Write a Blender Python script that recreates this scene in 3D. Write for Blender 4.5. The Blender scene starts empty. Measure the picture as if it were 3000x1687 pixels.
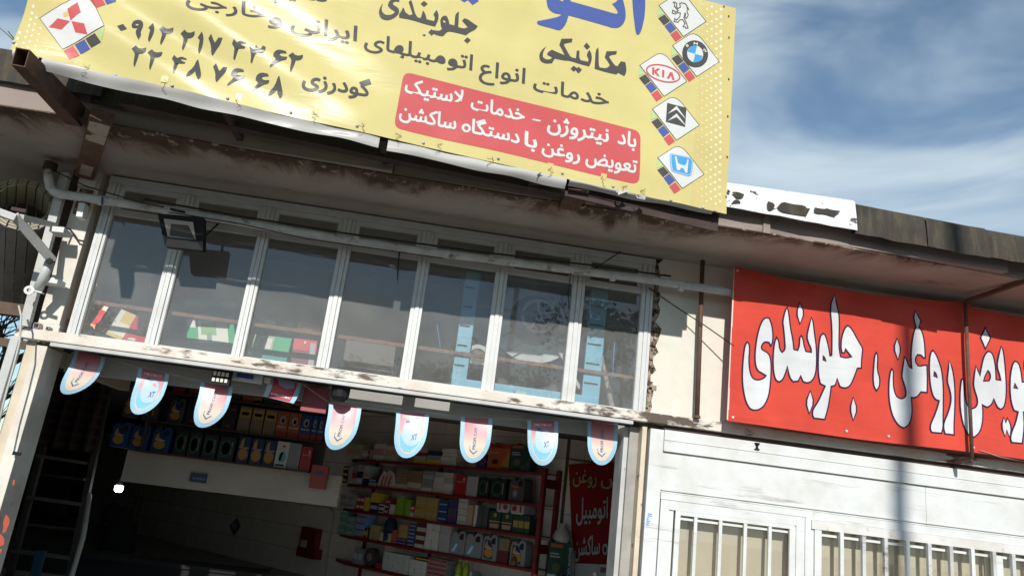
import bpy, bmesh, math, random
from mathutils import Vector, noise
from math import sin, cos, pi, radians as rad
random.seed(7)
SC = bpy.context.scene
COL = SC.collection

# ------------------------------------------------------------------ camera
CAM_POS = Vector((0.0, -7.4, 1.6))
YAW, PIT, ROL = rad(5.10), rad(16.15), rad(6.985)
FPX = 2267.0
_f = Vector((sin(YAW)*cos(PIT), cos(YAW)*cos(PIT), sin(PIT)))
_r = Vector((cos(YAW), -sin(YAW), 0)); _u = _r.cross(_f)
RIGHT = _r*cos(ROL) + _u*sin(ROL); UP = -_r*sin(ROL) + _u*cos(ROL); FWD = _f
from mathutils import Matrix
cam = bpy.data.cameras.new('camera'); co = bpy.data.objects.new('camera', cam); COL.objects.link(co)
m = Matrix((RIGHT, UP, -FWD)).transposed().to_4x4(); m.translation = CAM_POS
co.matrix_world = m
cam.sensor_width = 36; cam.lens = FPX/3000*36; cam.clip_start = .05; cam.clip_end = 3000
SC.camera = co

# ------------------------------------------------------------------ light
SUN_EL, SUN_AZ = rad(26.8), rad(7.0)          # azimuth: degrees towards -x from the street normal
TO_SUN = Vector((-sin(SUN_AZ)*cos(SUN_EL), -cos(SUN_AZ)*cos(SUN_EL), sin(SUN_EL)))
world = bpy.data.worlds.new('World'); SC.world = world; world.use_nodes = True
nt = world.node_tree; N = nt.nodes; L = nt.links; N.clear()
def wn(t, **k):
    n = N.new(t)
    for a, b in k.items(): setattr(n, a, b)
    return n
sky = wn('ShaderNodeTexSky', sky_type='NISHITA', sun_disc=False, sun_elevation=SUN_EL, sun_rotation=pi+SUN_AZ)
sky.air_density = 1.1; sky.dust_density = .25; sky.ozone_density = .6; sky.altitude = 1200
tc = wn('ShaderNodeTexCoord')
mp = wn('ShaderNodeMapping'); mp.inputs['Scale'].default_value = (.8, 1.2, 3.0); mp.inputs['Rotation'].default_value = (0.0, rad(-40), rad(20))
n1 = wn('ShaderNodeTexNoise'); n1.inputs['Scale'].default_value = 2.3; n1.inputs['Detail'].default_value = 5; n1.inputs['Roughness'].default_value = .5
n1.inputs['Distortion'].default_value = .5
cr = wn('ShaderNodeValToRGB'); cr.color_ramp.elements[0].position = .44; cr.color_ramp.elements[1].position = .70
cr.color_ramp.elements[0].color = (0.06, .06, .06, 1); cr.color_ramp.elements[1].color = (.95, .95, .95, 1)
cr.color_ramp.interpolation = 'EASE'
mx = wn('ShaderNodeMix', data_type='RGBA'); mx.inputs[7].default_value = (5.5, 6.6, 7.3, 1)
bg = wn('ShaderNodeBackground'); bg.inputs[1].default_value = .112
ow = wn('ShaderNodeOutputWorld')
L.new(tc.outputs['Generated'], mp.inputs[0]); L.new(mp.outputs[0], n1.inputs['Vector']); L.new(n1.outputs[0], cr.inputs[0])
L.new(cr.outputs[0], mx.inputs[0]); tint = wn('ShaderNodeMix', data_type='RGBA', blend_type='MULTIPLY'); tint.inputs[0].default_value = 1; tint.inputs[7].default_value = (.82, 1.0, 1.08, 1)
L.new(sky.outputs[0], tint.inputs[6]); L.new(tint.outputs[2], mx.inputs[6]); L.new(mx.outputs[2], bg.inputs[0]); L.new(bg.outputs[0], ow.inputs[0])
sun = bpy.data.lights.new('sun', 'SUN'); sun.energy = 4.3; sun.angle = rad(.53); sun.color = (1, .965, .91)
so = bpy.data.objects.new('sun', sun); COL.objects.link(so)
so.rotation_euler = TO_SUN.to_track_quat('Z', 'Y').to_euler()
SC.view_settings.view_transform = 'Standard'; SC.view_settings.look = 'None'; SC.view_settings.gamma = 1
SC.view_settings.exposure = 0.0
SC.view_settings.use_curve_mapping = False
SC.cycles.max_bounces = 8; SC.cycles.transparent_max_bounces = 12

# ------------------------------------------------------------------ picture <-> place
def ray(px, py):
    return RIGHT*((px-1500)/FPX) - UP*((py-843.5)/FPX) + FWD
def at_y(px, py, Y=0.0):
    d = ray(px, py); return CAM_POS + d*((Y-CAM_POS.y)/d.y)
def at_z(px, py, Z):
    d = ray(px, py); return CAM_POS + d*((Z-CAM_POS.z)/d.z)
def at_x(px, py, X):
    d = ray(px, py); return CAM_POS + d*((X-CAM_POS.x)/d.x)
def at_pl(px, py, p0, n):
    d = ray(px, py); return CAM_POS + d*((p0-CAM_POS).dot(n)/d.dot(n))
S7 = 750/2575
def Z(rx, ry, pts):                      # picture coordinates read off a 750-wide crop
    return [(rx+x*S7, ry+y*S7) for x, y in pts]

# ------------------------------------------------------------------ materials
MATS = {}
def mat(name, col, rough=.6, spec=.4, metal=0, var=.12, vscale=6, stain=None, st_lo=.55, st_hi=.7, st_scale=3, st_stretch=(1, 1, 1),
        bump=.15, bscale=40, grime=None, gscale=1.2, glow=None, sheen=0, translu=0):
    if name in MATS: return MATS[name]
    m = bpy.data.materials.new(name); m.use_nodes = True; t = m.node_tree; nn = t.nodes; ll = t.links
    b = nn['Principled BSDF']
    tcn = nn.new('ShaderNodeTexCoord')
    def noi(scale, det=4, rg=.55, stretch=None, off=0):
        n = nn.new('ShaderNodeTexNoise'); n.inputs['Scale'].default_value = scale; n.inputs['Detail'].default_value = det
        n.inputs['Roughness'].default_value = rg
        mpn = nn.new('ShaderNodeMapping'); mpn.inputs['Location'].default_value = (off, off*.7, off*1.3)
        if stretch: mpn.inputs['Scale'].default_value = stretch
        ll.new(tcn.outputs['Object'], mpn.inputs[0]); ll.new(mpn.outputs[0], n.inputs['Vector'])
        return n
    n = noi(vscale)
    mr = nn.new('ShaderNodeMapRange'); mr.inputs[1].default_value = .3; mr.inputs[2].default_value = .7
    mr.inputs[3].default_value = 1-var; mr.inputs[4].default_value = 1+var
    ll.new(n.outputs[0], mr.inputs[0])
    hsv = nn.new('ShaderNodeHueSaturation'); hsv.inputs['Color'].default_value = (*col, 1); ll.new(mr.outputs[0], hsv.inputs['Value'])
    cur = hsv.outputs[0]
    if grime:
        g = noi(gscale, 5, .6, None, 3.1); rp = nn.new('ShaderNodeMapRange'); rp.inputs[1].default_value = .45; rp.inputs[2].default_value = .75
        rp.inputs[4].default_value = .75
        ll.new(g.outputs[0], rp.inputs[0]); mm = nn.new('ShaderNodeMix'); mm.data_type = 'RGBA'; mm.inputs[7].default_value = (*grime, 1)
        ll.new(rp.outputs[0], mm.inputs[0]); ll.new(cur, mm.inputs[6]); cur = mm.outputs[2]
    if stain:
        g = noi(st_scale, 6, .65, st_stretch, 9.7); rp = nn.new('ShaderNodeMapRange'); rp.inputs[1].default_value = st_lo; rp.inputs[2].default_value = st_hi
        ll.new(g.outputs[0], rp.inputs[0]); mm = nn.new('ShaderNodeMix'); mm.data_type = 'RGBA'; mm.inputs[7].default_value = (*stain, 1)
        ll.new(rp.outputs[0], mm.inputs[0]); ll.new(cur, mm.inputs[6]); cur = mm.outputs[2]
    ll.new(cur, b.inputs['Base Color'])
    b.inputs['Roughness'].default_value = rough; b.inputs['Specular IOR Level'].default_value = spec; b.inputs['Metallic'].default_value = metal
    if bump:
        g = noi(bscale, 5, .6, None, 1.7); bn = nn.new('ShaderNodeBump'); bn.inputs['Strength'].default_value = bump; bn.inputs['Distance'].default_value = .01
        ll.new(g.outputs[0], bn.inputs['Height']); ll.new(bn.outputs[0], b.inputs['Normal'])
    if glow:
        b.inputs['Emission Color'].default_value = (*glow[0], 1); b.inputs['Emission Strength'].default_value = glow[1]
    if translu:
        tr = nn.new('ShaderNodeBsdfTranslucent'); ll.new(cur, tr.inputs[0]); ms = nn.new('ShaderNodeMixShader'); ms.inputs[0].default_value = translu
        ll.new(b.outputs[0], ms.inputs[1]); ll.new(tr.outputs[0], ms.inputs[2]); ll.new(ms.outputs[0], nn['Material Output'].inputs[0])
    MATS[name] = m
    return m
def cmat(c, rough=.5, **k):
    return mat('paint_%03d_%03d_%03d_%d' % (*[int(v*999) for v in c], int(rough*10)), c, rough, var=.05, bump=0, **k)
def vinyl(name, col, bd=.012):
    """printed banner cloth: weave and fine creases come from bump, same field for cloth and print"""
    if name in MATS: return MATS[name]
    m = bpy.data.materials.new(name); m.use_nodes = True; t = m.node_tree; nn = t.nodes; ll = t.links; b = nn['Principled BSDF']
    tcn = nn.new('ShaderNodeTexCoord')
    n = nn.new('ShaderNodeTexNoise'); n.inputs['Scale'].default_value = 2.2; n.inputs['Detail'].default_value = 4
    n2 = nn.new('ShaderNodeTexNoise'); n2.inputs['Scale'].default_value = 1.3; n2.inputs['Detail'].default_value = 5; n2.inputs['Distortion'].default_value = .6
    mpn = nn.new('ShaderNodeMapping'); mpn.inputs['Rotation'].default_value = (0, rad(38), 0); mpn.inputs['Scale'].default_value = (.5, 1, 3.4)
    ll.new(tcn.outputs['Object'], n.inputs['Vector']); ll.new(tcn.outputs['Object'], mpn.inputs[0]); ll.new(mpn.outputs[0], n2.inputs['Vector'])
    mr = nn.new('ShaderNodeMapRange'); mr.inputs[1].default_value = .3; mr.inputs[2].default_value = .7; mr.inputs[3].default_value = .93 if bd < .02 else .84; mr.inputs[4].default_value = 1.05 if bd < .02 else 1.07
    ll.new(n.outputs[0], mr.inputs[0])
    hsv = nn.new('ShaderNodeHueSaturation'); hsv.inputs['Color'].default_value = (*col, 1); ll.new(mr.outputs[0], hsv.inputs['Value'])
    ll.new(hsv.outputs[0], b.inputs['Base Color'])
    bn = nn.new('ShaderNodeBump'); bn.inputs['Strength'].default_value = .5; bn.inputs['Distance'].default_value = bd
    ll.new(n2.outputs[0], bn.inputs['Height']); ll.new(bn.outputs[0], b.inputs['Normal'])
    b.inputs['Roughness'].default_value = .22; b.inputs['Specular IOR Level'].default_value = .065
    MATS[name] = m
    return m
def glass(name='window_glass', dust=.07, tint=(.93, .95, .94)):
    if name in MATS: return MATS[name]
    m = bpy.data.materials.new(name); m.use_nodes = True; t = m.node_tree; nn = t.nodes; ll = t.links; nn.remove(nn['Principled BSDF'])
    tr = nn.new('ShaderNodeBsdfTransparent'); tr.inputs[0].default_value = (*tint, 1)
    gl = nn.new('ShaderNodeBsdfGlossy'); gl.inputs['Roughness'].default_value = 0.012
    df = nn.new('ShaderNodeBsdfDiffuse'); df.inputs[0].default_value = (.55, .55, .52, 1)
    fr = nn.new('ShaderNodeFresnel'); fr.inputs[0].default_value = 1.75
    m1 = nn.new('ShaderNodeMixShader'); m2 = nn.new('ShaderNodeMixShader')
    n = nn.new('ShaderNodeTexNoise'); n.inputs['Scale'].default_value = 3; n.inputs['Detail'].default_value = 6
    n3 = nn.new('ShaderNodeTexNoise'); n3.inputs['Scale'].default_value = 55; n3.inputs['Detail'].default_value = 2
    tcn = nn.new('ShaderNodeTexCoord'); ll.new(tcn.outputs['Object'], n.inputs['Vector']); ll.new(tcn.outputs['Object'], n3.inputs['Vector'])
    mr = nn.new('ShaderNodeMapRange'); mr.inputs[1].default_value = .35; mr.inputs[2].default_value = .75; mr.inputs[3].default_value = dust*.85; mr.inputs[4].default_value = dust*1.3
    mr2 = nn.new('ShaderNodeMapRange'); mr2.inputs[1].default_value = .755; mr2.inputs[2].default_value = .79; mr2.inputs[4].default_value = .5
    ad = nn.new('ShaderNodeMath'); ad.operation = 'ADD'; ad.use_clamp = True
    ll.new(n.outputs[0], mr.inputs[0]); ll.new(n3.outputs[0], mr2.inputs[0]); ll.new(mr.outputs[0], ad.inputs[0]); ll.new(mr2.outputs[0], ad.inputs[1])
    fm = nn.new('ShaderNodeMath'); fm.operation = 'MULTIPLY'; fm.inputs[1].default_value = 1.25; fm.use_clamp = True; ll.new(fr.outputs[0], fm.inputs[0]); ll.new(fm.outputs[0], m1.inputs[0]); ll.new(tr.outputs[0], m1.inputs[1]); ll.new(gl.outputs[0], m1.inputs[2])
    ll.new(ad.outputs[0], m2.inputs[0]); ll.new(m1.outputs[0], m2.inputs[1]); ll.new(df.outputs[0], m2.inputs[2])
    ll.new(m2.outputs[0], nn['Material Output'].inputs[0])
    MATS[name] = m
    return m

# ------------------------------------------------------------------ mesh helpers
class MB:
    def __init__(s): s.v = []; s.f = []
    def quad(s, *p):
        i = len(s.v); s.v += [Vector(q) for q in p]; s.f.append(tuple(range(i, i+len(p)))); return s
    def box(s, x0, x1, y0, y1, z0, z1):
        return s.hexa([(x0, y0, z0), (x1, y0, z0), (x1, y1, z0), (x0, y1, z0), (x0, y0, z1), (x1, y0, z1), (x1, y1, z1), (x0, y1, z1)])
    def hexa(s, p):
        i = len(s.v); s.v += [Vector(q) for q in p]
        for f in ((0, 3, 2, 1), (4, 5, 6, 7), (0, 1, 5, 4), (1, 2, 6, 5), (2, 3, 7, 6), (3, 0, 4, 7)): s.f.append(tuple(i+k for k in f))
        return s
    def prism(s, poly, off):
        """poly: list of 3D points (front face), extruded by vector off"""
        i = len(s.v); n = len(poly); off = Vector(off); s.v += [Vector(q) for q in poly] + [Vector(q)+off for q in poly]
        s.f.append(tuple(range(i, i+n))); s.f.append(tuple(reversed(range(i+n, i+2*n))))
        for k in range(n): s.f.append((i+k, i+n+k, i+n+(k+1) % n, i+(k+1) % n))
        return s
    def bar(s, a, b, w, h, up=(0, 0, 1)):
        a = Vector(a); b = Vector(b); d = (b-a).normalized(); u = Vector(up); sd = d.cross(u)
        if sd.length < 1e-4: u = Vector((0, 1, 0)); sd = d.cross(u)
        sd.normalize(); u = sd.cross(d).normalized()
        p = []
        for q in (a, b):
            p += [q-sd*w/2-u*h/2, q+sd*w/2-u*h/2, q+sd*w/2+u*h/2, q-sd*w/2+u*h/2]
        i = len(s.v); s.v += p
        for f in ((3, 2, 1, 0), (4, 5, 6, 7), (0, 1, 5, 4), (1, 2, 6, 5), (2, 3, 7, 6), (3, 0, 4, 7)): s.f.append(tuple(i+k for k in f))
        return s
    def tube(s, pts, r, n=8, cap=True):
        pts = [Vector(p) for p in pts]; rs = r if isinstance(r, (list, tuple)) else [r]*len(pts)
        i = len(s.v); ref = Vector((0, 0, 1))
        for k, p in enumerate(pts):
            d = (pts[min(k+1, len(pts)-1)]-pts[max(k-1, 0)]).normalized()
            if abs(d.dot(ref)) > .95: rf = Vector((1, 0, 0))
            else: rf = ref
            a = d.cross(rf).normalized(); b = d.cross(a)
            for j in range(n): s.v.append(p+(a*cos(2*pi*j/n)+b*sin(2*pi*j/n))*rs[k])
        for k in range(len(pts)-1):
            for j in range(n):
                s.f.append((i+k*n+j, i+k*n+(j+1) % n, i+(k+1)*n+(j+1) % n, i+(k+1)*n+j))
        if cap:
            s.f.append(tuple(reversed(range(i, i+n)))); s.f.append(tuple(range(i+(len(pts)-1)*n, i+len(pts)*n)))
        return s
    def lathe(s, c, prof, n=14, axis=(0, 0, 1)):
        c = Vector(c); ax = Vector(axis).normalized(); a = ax.orthogonal().normalized(); b = ax.cross(a); i = len(s.v); m = len(prof)
        for r, h in prof:
            for j in range(n): s.v.append(c+ax*h+(a*cos(2*pi*j/n)+b*sin(2*pi*j/n))*max(r, 1e-4))
        for k in range(m-1):
            for j in range(n): s.f.append((i+k*n+j, i+k*n+(j+1) % n, i+(k+1)*n+(j+1) % n, i+(k+1)*n+j))
        s.f.append(tuple(reversed(range(i, i+n)))); s.f.append(tuple(range(i+(m-1)*n, i+m*n)))
        return s
WLOC = {}
def wloc(o):
    return WLOC.get(o.name, Vector((0, 0, 0)))
def mesh_obj(name, mb, material, parent=None, loc=None, smooth=False, bevel=0):
    me = bpy.data.meshes.new(name)
    base = wloc(parent) if parent else Vector((0, 0, 0))
    org = Vector(loc) if loc is not None else base
    me.from_pydata([v-org for v in mb.v], [], mb.f); me.update()
    if smooth:
        for p in me.polygons: p.use_smooth = True
    if bevel:
        bm = bmesh.new(); bm.from_mesh(me)
        bmesh.ops.bevel(bm, geom=[e for e in bm.edges], offset=bevel, segments=2, affect='EDGES', profile=.6)
        bm.to_mesh(me); bm.free()
    me.materials.append(material)
    o = bpy.data.objects.new(name, me); COL.objects.link(o)
    o.location = org-base
    if parent: o.parent = parent
    WLOC[o.name] = org
    return o
def tag(o, label=None, cat=None, group=None, kind=None):
    if label: o['label'] = label
    if cat: o['category'] = cat
    if group: o['group'] = group
    if kind: o['kind'] = kind
    return o
def thing(name, label, cat, loc, group=None):
    o = bpy.data.objects.new(name, None); COL.objects.link(o); o.location = Vector(loc); o.empty_display_size = .1
    WLOC[o.name] = Vector(loc)
    return tag(o, label, cat, group)
def single(name, mb, material, label, cat, group=None, kind=None, smooth=False, bevel=0):
    lo = Vector((min(v.x for v in mb.v), min(v.y for v in mb.v), min(v.z for v in mb.v)))
    hi = Vector((max(v.x for v in mb.v), max(v.y for v in mb.v), max(v.z for v in mb.v)))
    return tag(mesh_obj(name, mb, material, None, ((lo.x+hi.x)/2, (lo.y+hi.y)/2, lo.z), smooth, bevel), label, cat, group, kind)

# ------------------------------------------------------------------ flat print
def smooth_poly(p, ang=52, it=1):
    for _ in range(it):
        out = []; n = len(p)
        for i in range(n):
            a, b, c = Vector(p[i-1]), Vector(p[i]), Vector(p[(i+1) % n])
            d1, d2 = (b-a), (c-b)
            if d1.length < 1e-6 or d2.length < 1e-6: continue
            t = math.degrees(d1.angle(d2, 0))
            if t > ang: out.append(tuple(b))
            else: out += [tuple(b-d1*.25), tuple(b+d2*.25)]
        p = out; ang = 60
    return p
def offset_poly(p, d):
    n = len(p); area = sum(p[i-1][0]*p[i][1]-p[i][0]*p[i-1][1] for i in range(n)); sg = 1 if area > 0 else -1
    out = []
    for i in range(n):
        a, b, c = Vector(p[i-1]), Vector(p[i]), Vector(p[(i+1) % n])
        e1 = (b-a); e2 = (c-b)
        if e1.length < 1e-6 or e2.length < 1e-6: out.append(tuple(b)); continue
        e1.normalize(); e2.normalize()
        n1 = Vector((e1.y, -e1.x)); n2 = Vector((e2.y, -e2.x)); q = n1+n2
        if q.length < .3: q = n1
        else: q = q/max(q.length_squared/2, .45)
        out.append(tuple(b+q*d*sg))
    return out
def fill2d(polys):
    """even-odd filled triangles of closed outlines -> (verts2d, faces)"""
    c = bpy.data.curves.new('tmp', 'CURVE'); c.dimensions = '2D'; c.fill_mode = 'BOTH'
    for p in polys:
        sp = c.splines.new('POLY'); sp.points.add(len(p)-1)
        for i, q in enumerate(p): sp.points[i].co = (q[0]*.01, -q[1]*.01, 0, 1)
        sp.use_cyclic_u = True
    o = bpy.data.objects.new('tmp', c); COL.objects.link(o); bpy.context.view_layer.update()
    me = o.to_mesh(); vs = [(v.co.x*100, -v.co.y*100) for v in me.vertices]; fs = [tuple(p.vertices) for p in me.polygons]
    o.to_mesh_clear(); bpy.data.objects.remove(o); bpy.data.curves.remove(c)
    return vs, fs
FORMS = {'ا': (0xFE8D, 2), 'ب': (0xFE8F, 4), 'ت': (0xFE95, 4), 'ج': (0xFE9D, 4), 'خ': (0xFEA5, 4), 'د': (0xFEA9, 2), 'ر': (0xFEAD, 2), 'ز': (0xFEAF, 2),
         'ژ': (0xFB8A, 2), 'س': (0xFEB1, 4), 'ش': (0xFEB5, 4), 'ض': (0xFEBD, 4), 'ع': (0xFEC9, 4), 'غ': (0xFECD, 4), 'ک': (0xFB8E, 4), 'گ': (0xFB92, 4),
         'ل': (0xFEDD, 4), 'م': (0xFEE1, 4), 'ن': (0xFEE5, 4), 'ه': (0xFEE9, 4), 'و': (0xFEED, 2), 'ی': (0xFBFC, 4)}
def shape_word(w):
    out = []; i = 0; prev = False
    while i < len(w):
        ch = w[i]
        if ch == 'ل' and i+1 < len(w) and w[i+1] == 'ا':
            out.append(chr(0xFEFC if prev else 0xFEFB)); prev = False; i += 2; continue
        if ch not in FORMS: out.append(ch); prev = False; i += 1; continue
        base, k = FORMS[ch]; nxt = i+1 < len(w) and w[i+1] in FORMS
        if k == 2: out.append(chr(base+(1 if prev else 0))); prev = False
        else:
            out.append(chr(base+(3 if prev and nxt else 1 if prev else 2 if nxt else 0))); prev = nxt
        i += 1
    return ''.join(reversed(out)).replace(chr(0xFEE9), chr(0x06D5))
_alef = {}
def text2d(s, bold=0.0, rtl=True, res=2):
    def mk(body):
        c = bpy.data.curves.new('tmp', 'FONT'); c.body = body; c.resolution_u = res
        o = bpy.data.objects.new('tmp', c); COL.objects.link(o); bpy.context.view_layer.update()
        me = o.to_mesh(); vs = [(v.co.x, v.co.y) for v in me.vertices]; fs = [tuple(p.vertices) for p in me.polygons]
        o.to_mesh_clear(); bpy.data.objects.remove(o); bpy.data.curves.remove(c)
        return vs, fs
    if 'a' not in _alef: _alef['a'] = max(v[1] for v in mk(chr(0xFE8D))[0]); _alef['H'] = max(v[1] for v in mk('H')[0])
    ring = rtl and len(s) > 1 and s.endswith('اه')      # the isolated heh is drawn here as a ring
    vs, fs = mk(shape_word(s[:-1] if ring else s) if rtl else s)
    if ring:
        w_ = max(v[0] for v in vs)-min(v[0] for v in vs); cx, cy, rx, ry = min(v[0] for v in vs)-w_*.12, .19, w_*.085, .20; k = len(vs); n_ = 20
        for f_ in (1, .66):
            vs = vs+[(cx+rx*f_*cos(2*pi*j/n_), cy+ry*f_*sin(2*pi*j/n_)+(f_-1)*.02) for j in range(n_)]
        fs = fs+[(k+j, k+(j+1) % n_, k+n_+(j+1) % n_, k+n_+j) for j in range(n_)]
    if bold:      # embolden: union of the glyph and a band along its outline
        weld = {}; idx = []
        for v in vs: idx.append(weld.setdefault((round(v[0], 4), round(v[1], 4)), len(weld)))
        wv = list(weld.keys()); wf = [tuple(idx[i] for i in f) for f in fs]; wf = [f for f in wf if len(set(f)) == len(f)]
        ec = {}
        for f in wf:
            for i in range(len(f)): e = tuple(sorted((f[i-1], f[i]))); ec[e] = ec.get(e, 0)+1
        V = [Vector(v) for v in wv]; F = [list(f) for f in wf]; bvs = set()
        for (a, b), n in ec.items():
            if n != 1: continue
            d = V[b]-V[a]
            if d.length < 1e-5: continue
            q = Vector((-d.y, d.x)).normalized()*bold; k = len(V); V += [V[a]+q, V[b]+q, V[b]-q, V[a]-q]; F.append([k, k+1, k+2, k+3]); bvs |= {a, b}
        for a in bvs:
            k = len(V); V += [V[a]+Vector((cos(pi*j/4+.2), sin(pi*j/4+.2)))*bold for j in range(8)]; F.append(list(range(k, k+8)))
        for f in F:
            ar = sum(V[f[i-1]].x*V[f[i]].y-V[f[i]].x*V[f[i-1]].y for i in range(len(f)))
            if ar < 0: f.reverse()
        from mathutils.geometry import delaunay_2d_cdt
        r = delaunay_2d_cdt(V, [], F, 1, 1e-5); vs = [(v.x, v.y) for v in r[0]]; fs = [tuple(f) for f, og in zip(r[2], r[5]) if og]
    x0 = min(v[0] for v in vs); x1 = max(v[0] for v in vs)
    k = _alef['a'] if rtl else _alef['H']
    return [((x-x0)/(x1-x0), y/k) for x, y in vs], fs
def word(s, Lp, Rp, H, bold=.02, rtl=True, up=(.10, -1)):
    """letters of s between two baseline points (picture coordinates), cap height H"""
    vs, fs = text2d(s, bold, rtl)
    return [(Lp[0]+(Rp[0]-Lp[0])*x+up[0]*H*y, Lp[1]+(Rp[1]-Lp[1])*x+up[1]*H*y) for x, y in vs], fs
def merge2d(lst):
    V = []; F = []
    for vs, fs in lst:
        b = len(V); V += vs; F += [tuple(i+b for i in f) for f in fs]
    return V, F
def printed(name, tri, surf, off, material, parent, step=30, label=None):
    """lay flat 2D shapes onto a surface: cut along the cloth's own grid, then map"""
    vs, fs = tri
    def clip(poly, ax, c, sgn):
        out = []; n = len(poly)
        for i in range(n):
            a, b = poly[i-1], poly[i]; da, db = (a[ax]-c)*sgn, (b[ax]-c)*sgn
            if (da >= 0) != (db >= 0):
                t = da/(da-db); q = [a[0]+(b[0]-a[0])*t, a[1]+(b[1]-a[1])*t]; q[ax] = c; out.append(tuple(q))
            if db >= 0: out.append(b)
        return out
    def strips(poly, ax):
        lo = min(p[ax] for p in poly); hi = max(p[ax] for p in poly); k0, k1 = math.floor(lo/step), math.floor((hi-1e-9)/step)
        if k1 <= k0: return [poly]
        res = []
        for k in range(k0, k1+1):
            q = poly
            if k > k0: q = clip(q, ax, k*step, 1)
            if k < k1 and len(q) > 2: q = clip(q, ax, (k+1)*step, -1)
            if len(q) > 2: res.append(q)
        return res
    base = wloc(parent); bm = bmesh.new(); vc = {}
    for f in fs:
        for a in strips([vs[i] for i in f], 0):
            for q in strips(a, 1):
                ids = []
                for x, y in q:
                    key = (round(x, 3), round(y, 3))
                    if key not in vc: vc[key] = bm.verts.new(surf(x, y, off)-base)
                    if vc[key] not in ids: ids.append(vc[key])
                if len(ids) > 2:
                    try: bm.faces.new(ids)
                    except ValueError: pass
    if not bm.faces: bm.free(); return None
    bm.normal_update()
    for f in bm.faces:
        f.smooth = True
        c = f.calc_center_median()+base
        if f.normal.dot(CAM_POS-c) < 0: f.normal_flip()
    me = bpy.data.meshes.new(name); bm.to_mesh(me); bm.free(); me.materials.append(material)
    o = bpy.data.objects.new(name, me); COL.objects.link(o); o.parent = parent; WLOC[o.name] = base.copy()
    if label: o['label'] = label
    return o
def rrect(x0, y0, x1, y1, r, n=4):
    out = []
    for cx, cy, a in ((x1-r, y0+r, -90), (x1-r, y1-r, 0), (x0+r, y1-r, 90), (x0+r, y0+r, 180)):
        for k in range(n+1): t = rad(a+90*k/n); out.append((cx+r*cos(t), cy+r*sin(t)))
    return out
def ellipse(cx, cy, rx, ry, n=28, rot=0):
    return [(cx+rx*cos(2*pi*k/n)*cos(rot)-ry*sin(2*pi*k/n)*sin(rot), cy+rx*cos(2*pi*k/n)*sin(rot)+ry*sin(2*pi*k/n)*cos(rot)) for k in range(n)]
def stroke(pts, w, closed=False):
    """2D polyline with width -> triangles"""
    V = []; F = []; n = len(pts)
    for i in range(n):
        a = Vector(pts[i-1] if (i or closed) else pts[0]); c = Vector(pts[(i+1) % n] if (i < n-1 or closed) else pts[-1]); b = Vector(pts[i])
        e1 = (b-a); e2 = (c-b)
        if e1.length < 1e-6: e1 = e2
        if e2.length < 1e-6: e2 = e1
        e1 = e1.normalized(); e2 = e2.normalized(); q = Vector((e1.y, -e1.x))+Vector((e2.y, -e2.x))
        q = q/max(q.length_squared/2, .5)
        V += [tuple(b+q*w/2), tuple(b-q*w/2)]
    for i in range(n if closed else n-1):
        j = (i+1) % n; F.append((2*i, 2*i+1, 2*j+1, 2*j))
    return V, F

# ------------------------------------------------------------------ palette
M_white = mat('white_enamel_paint', (.68, .69, .67), .45, .5, var=.06, stain=(.36, .34, .31), st_lo=.60, st_hi=.74, st_scale=3, st_stretch=(.35, 1, 4), grime=(.52, .50, .45), gscale=2.2, bump=.12)
M_beam = mat('beam_paint_rusted', (.68, .64, .57), .5, .4, var=.08, stain=(.10, .07, .05), st_lo=.535, st_hi=.59, st_scale=2.3, st_stretch=(.7, 1, 2.2), grime=(.55, .42, .30), gscale=3, bump=.4)
M_steel_white = mat('painted_steel_grey_white', (.50, .50, .48), .5, .5, var=.08, stain=(.22, .13, .08), st_lo=.66, st_hi=.74, st_scale=6, grime=(.36, .34, .31), gscale=3)
M_column = mat('column_cream_paint', (.70, .66, .58), .6, .3, var=.07, stain=(.26, .16, .10), st_lo=.62, st_hi=.72, st_scale=2.5, grime=(.45, .38, .30), gscale=2)
M_wall = mat('cream_plaster', (.70, .66, .57), .85, .2, var=.05, stain=(.45, .36, .26), st_lo=.68, st_hi=.8, st_scale=2, bump=.2, bscale=60)
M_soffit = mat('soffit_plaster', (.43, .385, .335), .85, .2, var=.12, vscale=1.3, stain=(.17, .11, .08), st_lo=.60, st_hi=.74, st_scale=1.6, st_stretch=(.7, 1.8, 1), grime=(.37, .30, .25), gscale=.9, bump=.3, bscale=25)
M_soot = mat('water_stain_soffit_edge', (.16, .10, .065), .9, .1, var=.3, vscale=8, stain=(.40, .31, .23), st_lo=.52, st_hi=.62, st_scale=9, st_stretch=(1, .6, 1), bump=.5)
M_fascia = mat('fascia_plaster', (.30, .245, .215), .85, .2, var=.08, vscale=2, stain=(.18, .14, .12), st_lo=.55, st_hi=.7, st_scale=2.5, st_stretch=(.4, 1, 3), bump=.25)
M_tar = mat('bitumen_sheet', (.052, .045, .036), .8, .25, var=.3, vscale=2.5, stain=(.10, .082, .05), st_lo=.48, st_hi=.7, st_scale=6, st_stretch=(3, 1, .5), bump=.5, bscale=18)
M_silver = mat('silver_roof_paint', (.78, .79, .78), .4, .5, var=.05, grime=(.55, .60, .61), gscale=6, stain=(.07, .06, .05), st_lo=.585, st_hi=.60, st_scale=5, st_stretch=(1, 1, 1.6), bump=.6, bscale=14)
M_rust = mat('rusty_steel_tube', (.12, .068, .045), .75, .3, var=.25, vscale=9, stain=(.20, .10, .05), st_lo=.55, st_hi=.7, st_scale=8, bump=.3)
M_darksteel = mat('dark_brown_steel', (.055, .035, .03), .7, .3, var=.2, bump=.2)
M_pipe = mat('white_pipe', (.56, .56, .54), .4, .5, var=.08, stain=(.16, .12, .09), st_lo=.57, st_hi=.68, st_scale=5, st_stretch=(1.2, 1, 2), grime=(.33, .30, .27), gscale=5)
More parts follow.
